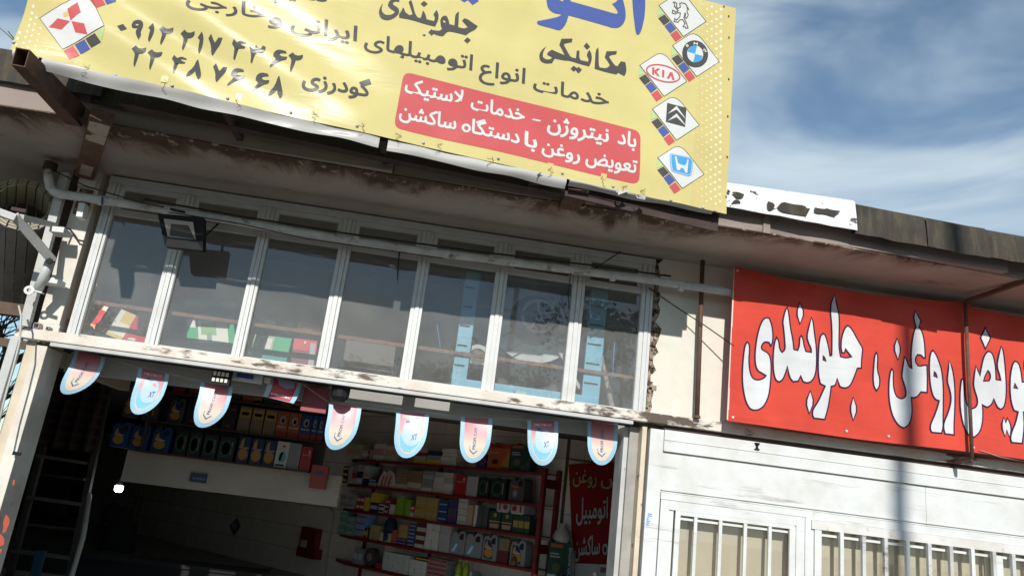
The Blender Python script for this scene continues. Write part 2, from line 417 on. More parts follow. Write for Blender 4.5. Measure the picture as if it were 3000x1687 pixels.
M_black = mat('black_cast_metal', (.014, .014, .016), .7, .25, var=.1, bump=.05)
M_cable = mat('black_cable', (.03, .025, .02), .6, .3, bump=0)
M_intwall = mat('room_back_wall', (.46, .38, .29), .9, .1, var=.12, vscale=2)
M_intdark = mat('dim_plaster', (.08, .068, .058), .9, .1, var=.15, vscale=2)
M_tile = mat('glazed_wall_tile', (.80, .75, .68), .22, .5, var=.05, vscale=1.5, grime=(.66, .61, .54), gscale=1.2, bump=.05, bscale=6)
M_tile_shade = mat('glazed_wall_tile_shaded', (.62, .54, .46), .35, .5, var=.06, vscale=1.5, grime=(.48, .41, .35), gscale=1.2, bump=.05, bscale=6)  # same tile, darker and browner: shade high on the wall put into the colour
M_grout = mat('dark_tile_grout', (.09, .07, .055), .9, .1)
M_red = mat('red_shelf_paint', (.17, .012, .014), .45, .5, var=.15, stain=(.07, .01, .01), st_lo=.58, st_hi=.7, st_scale=6)
M_curtain = mat('beige_blind', (.56, .50, .38), .9, .1, var=.05, vscale=4, bump=.1, bscale=90)
M_blue = mat('light_blue_cooler_paint', (.20, .50, .66), .45, .5, var=.06, stain=(.30, .42, .45), st_lo=.6, st_hi=.7, st_scale=6)
M_galv = mat('galvanised_sheet', (.52, .53, .52), .5, .5, metal=.05, var=.15, vscale=9)
M_alu = mat('window_frame_enamel', (.60, .61, .60), .42, .5, var=.05, stain=(.40, .30, .22), st_lo=.69, st_hi=.76, st_scale=6, st_stretch=(2, 1, .6), grime=(.52, .50, .46), gscale=4)
M_glass = glass('window_glass', .18); M_lens = glass('lens_glass', .02)
M_glass2 = glass('door_glass', .07)
M_ceil = mat('pale_ceiling', (.75, .72, .66), .9, .1)
M_asphalt = mat('asphalt', (.07, .068, .065), .95, .2, var=.2, vscale=3, bump=.3)
M_pave = mat('paving_concrete', (.17, .158, .14), .9, .2, var=.12, vscale=2, bump=.2)
M_flat = mat('rusty_flat_bar', (.24, .12, .075), .7, .3, var=.25, vscale=12, bump=.2)
M_bulb = mat('lit_bulb', (.9, .9, .9), .5, glow=((.85, .92, 1), 22), bump=0)

# ------------------------------------------------------------------ ground, road, pavement
def struct(name, mb, m, **k):
    o = mesh_obj(name, mb, m, **k); o['kind'] = 'structure'; return o
struct('ground', MB().quad((-300, -300, -.02), (300, -300, -.02), (300, 300, -.02), (-300, 300, -.02)), mat('dry_soil', (.12, .10, .075), .95, .1, var=.2, vscale=1))
struct('road', MB().quad((-300, -24, 0), (300, -24, 0), (300, -9, 0), (-300, -9, 0)), M_asphalt)
struct('pavement', MB().box(-60, 60, -9, 6, -.02, .12), M_pave)
struct('pavement', MB().box(-60, 60, -28, -24, -.02, .12), M_pave)

# ------------------------------------------------------------------ the building
ZB0, ZB1, ZS = 2.60, 2.695, 4.30
bld = thing('shop_building', 'single storey garage shop with glazed upper front and rust stained white beam', 'building', (0, 0, .12))
def P(name, mb, m, parent=bld, **k): return mesh_obj(name, mb, m, parent, **k)
# front wall right of the glazing, with a broken plaster edge towards the window
def soffit_beam():
    a = at_y(236, 556, -.04); b = at_z(300, 338, 4.25); a.z = 4.245; b.z = 4.245; d = (b-a).normalized()
    P('soffit_beam', MB().bar(a, b, .17, .10), M_rust, bevel=.006)
    P('paint_patch', MB().bar(b-d*.50+Vector((0, 0, -.053)), b-d*.04+Vector((0, 0, -.053)), .15, .003), mat('flaking_white_paint', (.46, .42, .34), .7, .3, var=.1, stain=(.10, .06, .04), st_lo=.50, st_hi=.56, st_scale=7, bump=.4))
    P('paint_patch', MB().bar(a+d*.12+Vector((0, 0, -.053)), a+d*.42+Vector((0, 0, -.053)), .10, .003), mat('faded_cream_paint', (.36, .30, .24), .7, .3, var=.15))
soffit_beam()
def strip_wall():
    mb = MB(); random.seed(3)
    n = 26; zs = [ZB1+(ZS-ZB1)*i/n for i in range(n+1)]
    xs = [2.165+random.uniform(-.03, .035)+(.04 if 12 < i < 15 else 0) for i in range(n+1)]
    for i in range(n):
        mb.quad((xs[i], .0, zs[i]), (9.5, .0, zs[i]), (9.5, .0, zs[i+1]), (xs[i+1], .0, zs[i+1]))
        mb.quad((xs[i], .0, zs[i]), (xs[i+1], .0, zs[i+1]), (xs[i+1], .05, zs[i+1]), (xs[i], .05, zs[i]))
    mb.box(2.2, 9.5, .05, .22, ZB1, ZS)
    return mb
P('front_wall', strip_wall(), M_wall)
# crumbled mortar between window frame and wall
def rubble():
    mb = MB(); random.seed(11)
    mb.box(2.112, 2.215, .035, .2, ZB1, ZS)
    for i in range(90):
        z = random.uniform(ZB1, ZS-.05); x = random.uniform(2.115, 2.19); s = random.uniform(.006, .022); y = random.uniform(.012, .035)
        mb.hexa([(x+dx*s+random.uniform(-.004, .004), y+dy*s*.8, z+dz*s*1.2+random.uniform(-.004, .004)) for dx, dy, dz in
                 ((-1, -1, -1), (1, -1, -1), (1, 1, -1), (-1, 1, -1), (-1, -1, 1), (1, -1, 1), (1, 1, 1), (-1, 1, 1))])
    return mb
rb = P('broken_mortar', rubble(), mat('broken_mortar', (.34, .27, .20), .95, .1, var=.4, vscale=20, stain=(.07, .05, .04), st_lo=.5, st_hi=.58, st_scale=14, bump=.8, bscale=60)); rb['kind'] = 'stuff'
# soffit slab, fascia
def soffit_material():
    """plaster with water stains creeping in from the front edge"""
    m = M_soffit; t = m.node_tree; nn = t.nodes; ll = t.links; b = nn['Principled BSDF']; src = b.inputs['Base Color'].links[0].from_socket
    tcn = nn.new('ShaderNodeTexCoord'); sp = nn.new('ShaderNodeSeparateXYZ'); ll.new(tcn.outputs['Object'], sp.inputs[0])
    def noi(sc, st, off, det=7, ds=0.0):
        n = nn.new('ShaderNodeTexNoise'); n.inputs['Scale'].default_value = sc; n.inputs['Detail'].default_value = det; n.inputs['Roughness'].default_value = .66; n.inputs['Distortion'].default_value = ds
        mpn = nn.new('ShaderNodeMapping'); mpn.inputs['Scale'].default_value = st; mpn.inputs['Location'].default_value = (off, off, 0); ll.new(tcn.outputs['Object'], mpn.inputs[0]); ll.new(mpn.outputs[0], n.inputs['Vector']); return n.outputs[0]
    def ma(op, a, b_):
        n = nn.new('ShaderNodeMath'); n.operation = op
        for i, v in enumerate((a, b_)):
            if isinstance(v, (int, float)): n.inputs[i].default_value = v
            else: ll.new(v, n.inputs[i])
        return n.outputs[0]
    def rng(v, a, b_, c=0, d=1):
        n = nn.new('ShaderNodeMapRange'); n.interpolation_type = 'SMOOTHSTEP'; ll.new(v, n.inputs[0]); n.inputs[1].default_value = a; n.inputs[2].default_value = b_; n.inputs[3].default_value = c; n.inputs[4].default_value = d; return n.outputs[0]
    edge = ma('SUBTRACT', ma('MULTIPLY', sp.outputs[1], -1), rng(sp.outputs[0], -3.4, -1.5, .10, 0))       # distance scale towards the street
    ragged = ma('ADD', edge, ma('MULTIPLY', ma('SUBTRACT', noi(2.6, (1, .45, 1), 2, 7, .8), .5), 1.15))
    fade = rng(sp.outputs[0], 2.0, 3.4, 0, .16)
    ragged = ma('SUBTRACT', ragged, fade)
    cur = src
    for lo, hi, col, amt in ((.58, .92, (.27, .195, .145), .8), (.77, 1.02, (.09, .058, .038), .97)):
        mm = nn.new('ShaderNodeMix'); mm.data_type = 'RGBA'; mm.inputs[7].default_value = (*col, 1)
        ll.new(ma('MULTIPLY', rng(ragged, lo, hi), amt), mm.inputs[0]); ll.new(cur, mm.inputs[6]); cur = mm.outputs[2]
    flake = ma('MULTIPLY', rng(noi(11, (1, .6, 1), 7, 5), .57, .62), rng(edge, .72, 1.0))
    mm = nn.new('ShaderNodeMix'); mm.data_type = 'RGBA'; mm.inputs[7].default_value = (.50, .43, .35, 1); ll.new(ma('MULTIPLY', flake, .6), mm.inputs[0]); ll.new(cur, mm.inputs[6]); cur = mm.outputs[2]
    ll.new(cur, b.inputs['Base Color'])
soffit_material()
def soffit():
    mb = MB()
    xs = [-9, -3.9, -3.3, -2.5, -1.8, -.6, .5, 1.6, 2.8, 4.1, 5.4, 9.5]; ys = [-1.2, -1.2, -1.22, -1.15, -1.09, -1.06, -1.04, -1.06, -1.08, -1.02, -.95, -.9]
    for i in range(len(xs)-1):
        n = 6
        for j in range(n):
            a, b = j/n, (j+1)/n
            mb.quad((xs[i], ys[i]*(1-a), ZS), (xs[i], ys[i]*(1-b), ZS), (xs[i+1], ys[i+1]*(1-b), ZS), (xs[i+1], ys[i+1]*(1-a), ZS))
        mb.quad((xs[i], ys[i], ZS), (xs[i+1], ys[i+1], ZS), (xs[i+1], ys[i+1], ZS+.012), (xs[i], ys[i], ZS+.012))
    mb.box(-9, 9.5, 0.001, 8, ZS, ZS+.3); mb.box(-9, 9.5, -.85, .0, ZS+.2, ZS+.3)
    return mb
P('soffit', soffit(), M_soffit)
def edge_stain(x0, x1, seed, wmax=.2, m=M_soot):
    """flaked, water stained strip under the soffit's front edge"""
    random.seed(seed); mb = MB(); x = x0
    def yf(x): return -1.2 if x < -3.3 else (-1.22+(x+3.3)*.107 if x < -1.8 else -1.06)
    w = .08; n = int((x1-x0)/.015); pts = []
    for i in range(n+1):
        x = x0+(x1-x0)*i/n; t = noise.noise(Vector((x*2.1, seed, 0)))*.9+noise.noise(Vector((x*9, seed, 3)))*.5
        pts.append((x, yf(x), max(.02, wmax*(.45+t*.9+.35*noise.noise(Vector((x*25, seed, 7)))))))
    for i in range(n):
        (xa, ya, wa), (xb, yb, wb) = pts[i], pts[i+1]
        mb.quad((xa, ya+.004, ZS-.004), (xa, ya+wa, ZS-.003), (xb, yb+wb, ZS-.003), (xb, yb+.004, ZS-.004))
    return mb
M_smear = mat('brown_smear', (.20, .145, .11), .9, .1, var=.3, vscale=5, stain=(.33, .27, .225), st_lo=.47, st_hi=.6, st_scale=3.5, st_stretch=(1.6, .35, 1), bump=.3)

M_stain2 = mat('thin_brown_stain', (.27, .18, .14), .9, .1, var=.2, vscale=8, stain=(.40, .31, .27), st_lo=.45, st_hi=.6, st_scale=7, st_stretch=(1, .6, 1), bump=.4)
def fascia_piece(x0, x1, y, z1=4.62):
    return MB().box(x0, x1, y, y+.1, ZS+.012, z1)
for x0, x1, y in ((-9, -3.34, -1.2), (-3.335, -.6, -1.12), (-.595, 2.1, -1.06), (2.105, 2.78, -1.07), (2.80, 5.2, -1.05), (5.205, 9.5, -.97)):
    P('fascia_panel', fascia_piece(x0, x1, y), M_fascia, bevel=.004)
P('fascia_joint', MB().box(2.775, 2.84, -1.09, -1.06, ZS, 4.5), M_fascia)
# roofing felt folded over the edge, uneven overlapping sheets
def felt(x0, x1, y, zb0, zb1, zt0, zt1, lean=.03, seed=0):
    random.seed(seed); mb = MB(); n = max(2, int((x1-x0)/.12)); p = []
    for i in range(n+1):
        t = i/n; x = x0+(x1-x0)*t; zb = zb0+(zb1-zb0)*t+random.uniform(-.006, .006); zt = zt0+(zt1-zt0)*t; w = random.uniform(-.008, .008)
        p.append([(x, y-lean+w, zb), (x, y-lean*.6+w*.5, zb+(zt-zb)*.5), (x, y, zt-.03), (x, y+.03, zt), (x, y+.5, zt+.02), (x, y-lean+w+.012, zb), ])
    for i in range(n):
        a, b = p[i], p[i+1]
        for k in range(4): mb.quad(a[k], b[k], b[k+1], a[k+1])
        mb.quad(a[5], b[5], b[0], a[0]); mb.quad(a[3], b[3], (b[3][0], b[3][1], b[5][2]+.02), (a[3][0], a[3][1], a[5][2]+.02))
    return mb
def fz(px, py, Y): return at_y(px, py, Y)
P('roofing_sheet', felt(-9, -3.05, -1.24, 4.50, 4.50, 4.83, 4.81, .02, 1), M_tar, smooth=False)
P('roofing_sheet', felt(-3.16, 2.0, -1.16, 4.47, 4.45, 4.78, 4.74, .02, 7), M_tar)
P('roofing_sheet', felt(1.9, 3.61, -1.17, 4.455, 4.42, 4.70, 4.735, .03, 2), M_silver)
P('roofing_sheet', felt(3.60, 4.86, -1.15, 4.40, 4.355, 4.715, 4.675, .03, 3), M_tar)
P('roofing_sheet', felt(4.30, 4.90, -1.18, 4.375, 4.35, 4.66, 4.665, .02, 5), M_tar)
P('roofing_sheet', felt(4.89, 9.5, -1.15, 4.375, 4.30, 4.67, 4.60, .03, 4), M_tar)
def silver_surf(px, py, off):
    p = at_y(px, py, -1.205-off); return p
holes = [Z(1500, 422, [(2205, 480), (2260, 472), (2335, 500), (2325, 545), (2255, 545), (2225, 510)]),
         Z(1500, 422, [(2168, 455), (2200, 480), (2190, 500), (2166, 480)]),
         Z(1500, 422, [(2240, 560), (2290, 575), (2300, 600), (2250, 590), (2205, 608), (2215, 575)]),
         Z(2250, 422, [(150, 570), (230, 600), (380, 612), (385, 640), (420, 650), (385, 735), (240, 710), (130, 680), (100, 630)]),
         Z(2250, 422, [(470, 640), (560, 655), (600, 645), (620, 665), (728, 680), (680, 705), (685, 722), (570, 695), (510, 705), (470, 680)]),
         Z(2250, 422, [(0, 570), (60, 590), (72, 640), (30, 665), (0, 650)])]
random.seed(5)
for h in holes:
    h = smooth_poly([(x+random.uniform(-2, 2), y+random.uniform(-2, 2)) for x, y in h], 70)
    printed('torn_patch', fill2d([h]), silver_surf, .006, M_tar, bld, 40)
# main front beam: hollow section with a lower lip
P('front_beam', MB().box(-3.765, 9.5, -.07, .03, ZB0, ZB1), M_beam, bevel=.008)
P('beam_lip', MB().box(-3.45, 1.98, -.055, .015, 2.562, 2.597), M_steel_white)
P('beam_shade_strip', MB().box(2.30, 9.5, -.01, .02, 2.555, 2.597), M_darksteel)  # dark strip: the shade under the ledge is put into its colour
# tube ends lying on the beam's left end
tt = MB()
for x, s in ((-3.60, .05), (-3.70, .022), (-3.50, .03)):
    for (a, b, c, d) in ((-s/2, s/2, 0, .004), (-s/2, s/2, s-.004, s), (-s/2, -s/2+.004, 0, s), (s/2-.004, s/2, 0, s)):
        tt.box(x+a, x+b, -.08, .1, ZB1+.002+c, ZB1+.002+d)
P('tube_offcut', tt, M_steel_white)
# left column above the beam, square tube posts, brackets
P('column', MB().box(-3.635, -3.445, .0, .2, ZB1+.07, ZS), M_column, bevel=.004)
P('column_foot', MB().box(-3.655, -3.43, -.012, .2, ZB1+.002, ZB1+.068), M_column, bevel=.006)
P('column_patch', MB().box(-3.60, -3.48, -.022, -.002, 3.84, 4.10), M_soot)
P('column_head', MB().box(-3.63, -3.47, -.03, -.003, 4.12, 4.298), M_column)
P('door_guide_post', MB().hexa([(-3.72, -.13, ZB1+.002), (-3.64, -.13, ZB1+.002), (-3.64, -.07, ZB1+.002), (-3.72, -.07, ZB1+.002), (-3.765, -.13, 4.2), (-3.685, -.13, 4.2), (-3.685, -.07, 4.2), (-3.765, -.07, 4.2)]), M_steel_white, bevel=.003)
P('wall_return', MB().box(-3.72, -3.64, .02, .3, ZB1, ZS), M_darksteel)
def bracket(mb, px0, py0, px1, py1, Y, w, dep):
    a = at_y(px0, py0, Y); b = at_y(px1, py1, Y); mb.bar(a, b, w, dep, (0, 1, 0)); return mb
br = MB()
P('bracket_stub', MB().box(*[f(*v) for f, v in ()] or (0, 0, 0, 0, 0, 0)) if False else bracket(MB(), 157, 678, 198, 682, -.22, .05, .16), M_white)
P('bracket_stub', bracket(MB(), 128, 822, 180, 830, -.2, .05, .16), M_white)
P('bracket_stub', bracket(MB(), 246, 600, 238, 640, -.18, .055, .1), M_white)
arm = thing('shutter_bracket_arm', 'white square steel tube arm with open end bolted beside the rolled shutter', 'bracket', at_y(145, 765, -.3))
mesh_obj('brace', MB().bar(at_y(42, 632, -.80), at_y(154, 764, -.40), .07, .06, (0, 1, 0)), M_steel_white, arm, bevel=.004)
mesh_obj('tube', MB().bar(at_y(-30, 612, -.84), at_y(48, 640, -.80), .06, .06, (0, 1, 0)).bar(at_y(60, 636, -.76), at_y(160, 660, -.20), .055, .05, (0, 1, 0)), M_steel_white, arm, bevel=.003)
mesh_obj('tube_mouth', MB().lathe(at_y(146, 766, -.44), [(.028, 0), (.028, .02)], 12, (0, -1, 0)), M_black, arm)
mesh_obj('round_leg', MB().tube([at_y(146, 768, -.34), at_y(128, 812, -.3), at_y(110, 850, -.25)], .042, 12), M_steel_white, arm, smooth=True)
eye = MB(); c = at_y(86, 850, -.3)
ring = []
for k in range(18):
    t = 2*pi*k/18; ring.append((cos(t), sin(t)))
for k in range(18):
    a, b = ring[k], ring[(k+1) % 18]
    for y in (-.006, .006):
        eye.quad((c.x+a[0]*.02, c.y+y, c.z+a[1]*.02), (c.x+a[0]*.045, c.y+y, c.z+a[1]*.04), (c.x+b[0]*.045, c.y+y, c.z+b[1]*.04), (c.x+b[0]*.02, c.y+y, c.z+b[1]*.02))
    eye.quad((c.x+a[0]*.045, c.y-.006, c.z+a[1]*.04), (c.x+b[0]*.045, c.y-.006, c.z+b[1]*.04), (c.x+b[0]*.045, c.y+.006, c.z+b[1]*.04), (c.x+a[0]*.045, c.y+.006, c.z+a[1]*.04))
eye.bar((c.x+.04, c.y, c.z), (c.x+.12, c.y, c.z-.01), .012, .05, (0, 1, 0))
mesh_obj('lug', eye, M_white, arm)
# left column and door guide below the beam
P('column', MB().box(-3.60, -3.49, .0, .33, .12, ZB0-.04), M_column, bevel=.006)
P('column_web', MB().box(-3.69, -3.605, .03, .2, .12, ZB0), mat('ochre_plaster', (.62, .54, .42), .85, .2, var=.1))
P('door_guide_post', MB().box(-3.775, -3.70, -.1, -.02, .12, ZB0-.002), M_steel_white, bevel=.004)
P('latch_stub', MB().bar(at_y(37, 1326, -.05), at_y(62, 1330, -.03), .03, .03, (0, 1, 0)), M_black)
def lsurf(px, py, off): return at_y(px, py, -.004-off)
for pl in ([(60, 825), (98, 870), (92, 930), (70, 960), (62, 1000), (20, 1015), (35, 960), (30, 900)], [(5, 1020), (45, 1070), (40, 1130), (0, 1150), (-40, 1120), (-30, 1040)], [(-10, 1180), (20, 1170), (10, 1215), (-10, 1225)], [(130, 480), (150, 478), (145, 530), (122, 535)]):
    printed('lettering', fill2d([smooth_poly(Z(0, 1265, pl))]), lsurf, .003, mat('red_brush_paint', (.42, .08, .05), .6, .3, var=.1, bump=0), bld, 200)
# brown beam of the neighbour's canopy at far left
single('canopy_beam', MB().bar((-9, .8, 2.95), (-3.9, .6, 2.95), .12, .12).bar((-9, .8, 2.62), (-3.95, .6, 2.62), .06, .08), mat('brown_timber', (.12, .085, .06), .8, .2, var=.2), 'weathered brown timber beams of the neighbouring canopy behind the rolled shutter', 'beam')
# ---- glazing
win = P('window_band', MB().box(-3.37, 2.112, .0, .09, 4.215, 4.285), M_alu, bevel=.004)
win['label'] = 'long glazed band of seven tall panes with small transom lights above'
mull = [(-3.368, -3.255), (-2.672, -2.545), (-1.884, -1.768), (-1.095, -.970), (-.303, -.185), (.480, .605), (1.270, 1.400), (1.985, 2.110)]
for i, (a, b) in enumerate(mull):
    mb = MB().box(a, b, .012, .08, ZB1+.001, 4.214)
    mm = mesh_obj('mullion', mb, M_alu, win, bevel=.004)
    w = b-a
    g = MB().box(a+.004, a+w*.33, .0, .012, ZB1+.002, 4.21).box(a+w*.38, b-w*.30, -.008, .012, ZB1+.002, 4.21).box(b-w*.25, b-.004, .0, .012, ZB1+.002, 4.21)
    mesh_obj('sash_edge', g, M_alu, win)
for i in range(7):
    a = mull[i][1]; b = mull[i+1][0]
    mesh_obj('transom_rail', MB().box(a, b, .014, .07, 3.90, 3.965), M_alu, win, bevel=.003)
    for (x0, x1, z0, z1) in ((a+.002, b-.002, 4.165, 4.213), (a+.002, a+.045, 3.967, 4.163), (b-.045, b-.002, 3.967, 4.163), (a+.002, b-.002, 2.697, 2.715)):
        mesh_obj('sash', MB().box(x0, x1, .022, .06, z0, z1), M_alu, win)
    mesh_obj('pane', MB().quad((a, .045, 3.965), (b, .045, 3.965), (b, .045, 4.17), (a, .045, 4.17)), M_glass, win)
    random.seed(20+i); t = random.uniform(-.006, .006); u = random.uniform(-.005, .005)
    mesh_obj('pane', MB().quad((a, .042+t, 2.705), (b, .042+t+u, 2.705), (b, .042-t+u, 3.905), (a, .042-t, 3.905)), M_glass, win)
# ---- upper room behind the glazing
P('upper_back_wall', MB().box(-3.6, 2.3, 2.2, 2.26, 2.585, 4.3), M_intwall)
P('upper_side_wall', MB().box(-3.62, -3.5, .22, 2.2, 2.45, 4.3), M_intwall)
P('upper_side_wall', MB().box(2.2, 2.32, .22, 2.2, 2.45, 4.3), M_intwall)
P('sun_blocking_board', MB().box(-3.49, -1.0, .04, .46, 2.598, 2.615), M_intdark)  # unseen board added to keep the sun off the inner beam's left part
P('upper_floor', MB().box(-3.5, 2.2, .52, 2.2, 2.585, 2.60), M_intdark)
P('inner_beam', MB().hexa([(-3.5, .46, 2.40), (2.05, .46, 2.455), (2.05, .52, 2.455), (-3.5, .52, 2.40), (-3.5, .46, 2.60), (2.05, .46, 2.60), (2.05, .52, 2.60), (-3.5, .52, 2.60)]), mat('grey_white_steel_plate', (.50, .48, .45), .6, .3, var=.12, vscale=3))
P('shelf_rail', MB().box(-3.37, 2.11, .12, .15, 3.03, 3.065), M_flat)
P('shelf_rail', MB().box(-3.37, -1.1, .16, .20, 3.05, 3.06), mat('old_shelf_board', (.30, .20, .14), .7, .3, var=.15))
P('shelf_rail', MB().box(.1, 2.11, .30, .33, 3.58, 3.615), M_flat)
# ---- workshop interior
LWX = lambda y: -3.64-.5*(y-.36)
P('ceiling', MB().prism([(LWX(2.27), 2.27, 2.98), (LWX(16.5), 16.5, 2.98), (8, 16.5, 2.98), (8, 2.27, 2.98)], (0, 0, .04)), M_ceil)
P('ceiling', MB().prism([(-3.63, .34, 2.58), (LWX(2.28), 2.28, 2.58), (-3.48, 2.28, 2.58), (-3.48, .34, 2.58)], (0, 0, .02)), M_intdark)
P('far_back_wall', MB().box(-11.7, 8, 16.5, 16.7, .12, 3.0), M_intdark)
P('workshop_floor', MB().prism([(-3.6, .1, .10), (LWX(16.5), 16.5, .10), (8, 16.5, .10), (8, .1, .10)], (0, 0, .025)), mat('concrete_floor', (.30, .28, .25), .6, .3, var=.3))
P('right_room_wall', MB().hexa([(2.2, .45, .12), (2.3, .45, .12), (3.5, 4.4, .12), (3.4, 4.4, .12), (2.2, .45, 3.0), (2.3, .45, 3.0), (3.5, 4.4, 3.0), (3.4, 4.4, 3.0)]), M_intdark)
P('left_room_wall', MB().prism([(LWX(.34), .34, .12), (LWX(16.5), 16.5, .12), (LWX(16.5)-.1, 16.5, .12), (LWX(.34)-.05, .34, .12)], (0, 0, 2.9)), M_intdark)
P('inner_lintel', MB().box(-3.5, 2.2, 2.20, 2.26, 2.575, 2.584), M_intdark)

# ---- right door post
P('door_post', MB().box(2.092, 2.137, .0, .33, .12, 2.56), mat('chipped_cream_post', (.64, .54, .40), .7, .3, var=.1, stain=(.14, .10, .07), st_lo=.60, st_hi=.66, st_scale=9))
P('door_post', MB().box(2.0, 2.090, .12, .40, .12, 2.56), mat('grey_post', (.34, .32, .29), .7, .3, var=.15))
P('door_guide_post', MB().box(1.955, 1.998, .16, .45, .12, 2.555), M_steel_white)
# ---- white sheet metal front right of the opening
P('door_jamb_frame', MB().box(2.165, 2.30, -.03, .1, .12, 2.55), M_white, bevel=.005)
P('sheet_panel', MB().box(2.302, 9.5, -.045, .05, 2.348, 2.553), M_white, bevel=.004)
P('panel_seam', MB().box(2.302, 9.5, -.052, -.046, 2.455, 2.462), M_white)
P('sheet_panel', MB().box(2.302, 5.0, -.012, .05, 1.965, 2.345), M_white, bevel=.003)
P('sheet_panel', MB().box(5.003, 9.5, -.012, .05, 1.965, 2.345), M_white, bevel=.003)
P('drip_edge', MB().box(2.302, 9.5, -.03, -.013, 1.985, 1.994), M_white)

def wframe(x0, x1, z1, depth, w, y0, parent, name='frame', z0=.5, m=M_white):
    mb = MB().box(x0, x0+w, y0, y0+depth, z0, z1).box(x1-w, x1, y0, y0+depth, z0, z1).box(x0+w, x1-w, y0, y0+depth, z1-w, z1)
    return mesh_obj(name, mb, m, parent, bevel=.003)
sw = P('barred_window', MB().box(2.302, 2.36, -.02, .05, .3, 1.963), M_white, label=None) if False else P('barred_window', MB().box(2.305, 3.76, -.035, .04, 1.90, 1.962), M_white, bevel=.004)
sw['label'] = 'sliding barred window with beige blind beside the door post'
wframe(2.31, 3.74, 1.898, .05, .085, -.03, sw)
wframe(2.40, 3.66, 1.865, .04, .045, -.012, sw)
wframe(2.46, 3.64, 1.825, .03, .05, -.028, sw)
for i in range(4):
    x = 2.66+i*.245
    mesh_obj('bar', MB().box(x-.016, x+.016, -.03, .0, .5, 1.774), M_white, sw, bevel=.003)
mesh_obj('inner_rail', MB().box(2.51, 3.59, .012, .03, 1.735, 1.757), M_white, sw)
mesh_obj('pane', MB().quad((2.50, .035, .5), (3.60, .035, .5), (3.60, .035, 1.78), (2.50, .035, 1.78)), M_glass2, sw)
mesh_obj('blind', MB().quad(*[(x, .165+.004*(i % 2), z) for i, (x, z) in enumerate(((2.45, .5), (3.70, .5), (3.70, 1.80), (2.45, 1.80)))]), M_curtain, sw)
wf2 = P('barred_window', MB().box(3.80, 9.5, -.055, .04, 1.80, 1.885), mat('rust_spotted_rail', (.66, .65, .61), .5, .4, var=.06, stain=(.38, .20, .10), st_lo=.60, st_hi=.72, st_scale=8, grime=(.55, .50, .43), gscale=4), bevel=.004)
wf2['label'] = 'wide barred window with beige blind at the right edge'
mesh_obj('frame', MB().box(3.745, 3.83, -.03, .05, .5, 1.963), M_white, wf2, bevel=.004)
mesh_obj('frame', MB().box(3.832, 9.5, -.03, .05, 1.887, 1.962), M_white, wf2, bevel=.003)
mesh_obj('frame', MB().box(3.832, 3.90, -.05, .0, .5, 1.798), M_white, wf2, bevel=.003)
mesh_obj('inner_rail', MB().box(3.90, 9.5, .01, .03, 1.745, 1.772), M_white, wf2)
mesh_obj('pane', MB().quad((3.85, .035, .5), (9.5, .035, .5), (9.5, .035, 1.82), (3.85, .035, 1.82)), M_glass2, wf2)
mesh_obj('blind', MB().quad((3.85, .17, .5), (9.5, .17, .5), (9.5, .17, 1.84), (3.85, .17, 1.84)), M_curtain, wf2)
for i in range(14):
    x = 4.095+i*.2235
    if i == 8: x -= .02
    mesh_obj('bar', MB().box(x-.018, x+.018, -.07, -.03, .5, 1.80), M_pipe if i % 3 else M_white, wf2, bevel=.003)
mesh_obj('centre_stile', MB().box(5.70, 5.80, .0, .032, .5, 1.77), M_white, wf2, bevel=.003)
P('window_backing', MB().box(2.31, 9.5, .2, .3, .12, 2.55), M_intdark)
P('lower_front_wall', MB().box(2.31, 9.5, -.01, .19, .12, .49), M_wall)
# little black clip under the beam
single('clip_hook', MB().lathe(at_y(2218, 1297, -.05), [(.03, 0), (.012, -.03), (.012, -.05), (.03, -.06)], 10), M_black, 'small black hook fixing under the white ledge by the red banner', 'hook')
def stk(px, py, off): return at_y(px, py, -.031-off)
stl = thing('sticker', 'small torn blue and white sticker on the white door frame', 'sticker', at_y(1900, 1525, -.032))
printed('backing', fill2d([Z(1500, 1265, [(1362, 808), (1420, 820), (1385, 945), (1330, 942)])]), stk, .001, cmat((.62, .70, .78)), stl, 500)
random.seed(2)
for k in range(7):
    t = k/7; x = 1365-28*t; y = 815+125*t; w = random.uniform(20, 48)
    printed('print_mark', fill2d([Z(1500, 1265, [(x+4, y), (x+w, y+8), (x+w-3, y+17), (x+1, y+10)])]), stk, .003, cmat((.10, .26, .60)), stl, 500)

# ------------------------------------------------------------------ pipe, cables, floodlight, rods
pipe = thing('drain_pipe', 'long white pipe with elbow running across the glazing under the canopy', 'pipe', (-3.8, -.2, 3.9))
pp = [at_y(143, 500, -.20), at_y(143, 528, -.20), at_y(147, 548, -.20), at_y(158, 562, -.20), at_y(178, 569, -.20), (-3.30, -.2, 3.955), (-2.6, -.2, 3.955), (-1.5, -.2, 3.935), (-.4, -.2, 3.925), (.7, -.2, 3.955), (1.9, -.2, 3.985), (3.4, -.2, 3.985)]
mesh_obj('pipe_run', MB().tube(pp, .042, 12), M_pipe, pipe, smooth=True)
for x in (-3.32, -.93, .38, 1.6, 2.3):
    z = 3.955 if x < 0 else 3.965
    mesh_obj('collar', MB().tube([(x, -.2, z-.004), (x+.05, -.2, z-.004)], .047, 12), M_pipe, pipe)
mesh_obj('wall_socket', MB().lathe(at_y(146, 492, -.20), [(.06, -.02), (.06, .05)], 14), M_darksteel, pipe)
mesh_obj('tie', MB().tube([at_y(300, 577, -.245), at_y(299, 600, -.25)], .009, 6), cmat((.03, .08, .2)), pipe)
def cable(name, pts, r, label, m=M_cable, group=None):
    return single(name, MB().tube(pts, r, 6), m, label, 'cable', group, smooth=True)
cable('cable', [at_y(152, 497, -.22), at_y(250, 545, -.25), at_y(400, 590, -.27), at_y(480, 607, -.28)], .006, 'thin dark cable running from the pipe elbow down to the floodlight')
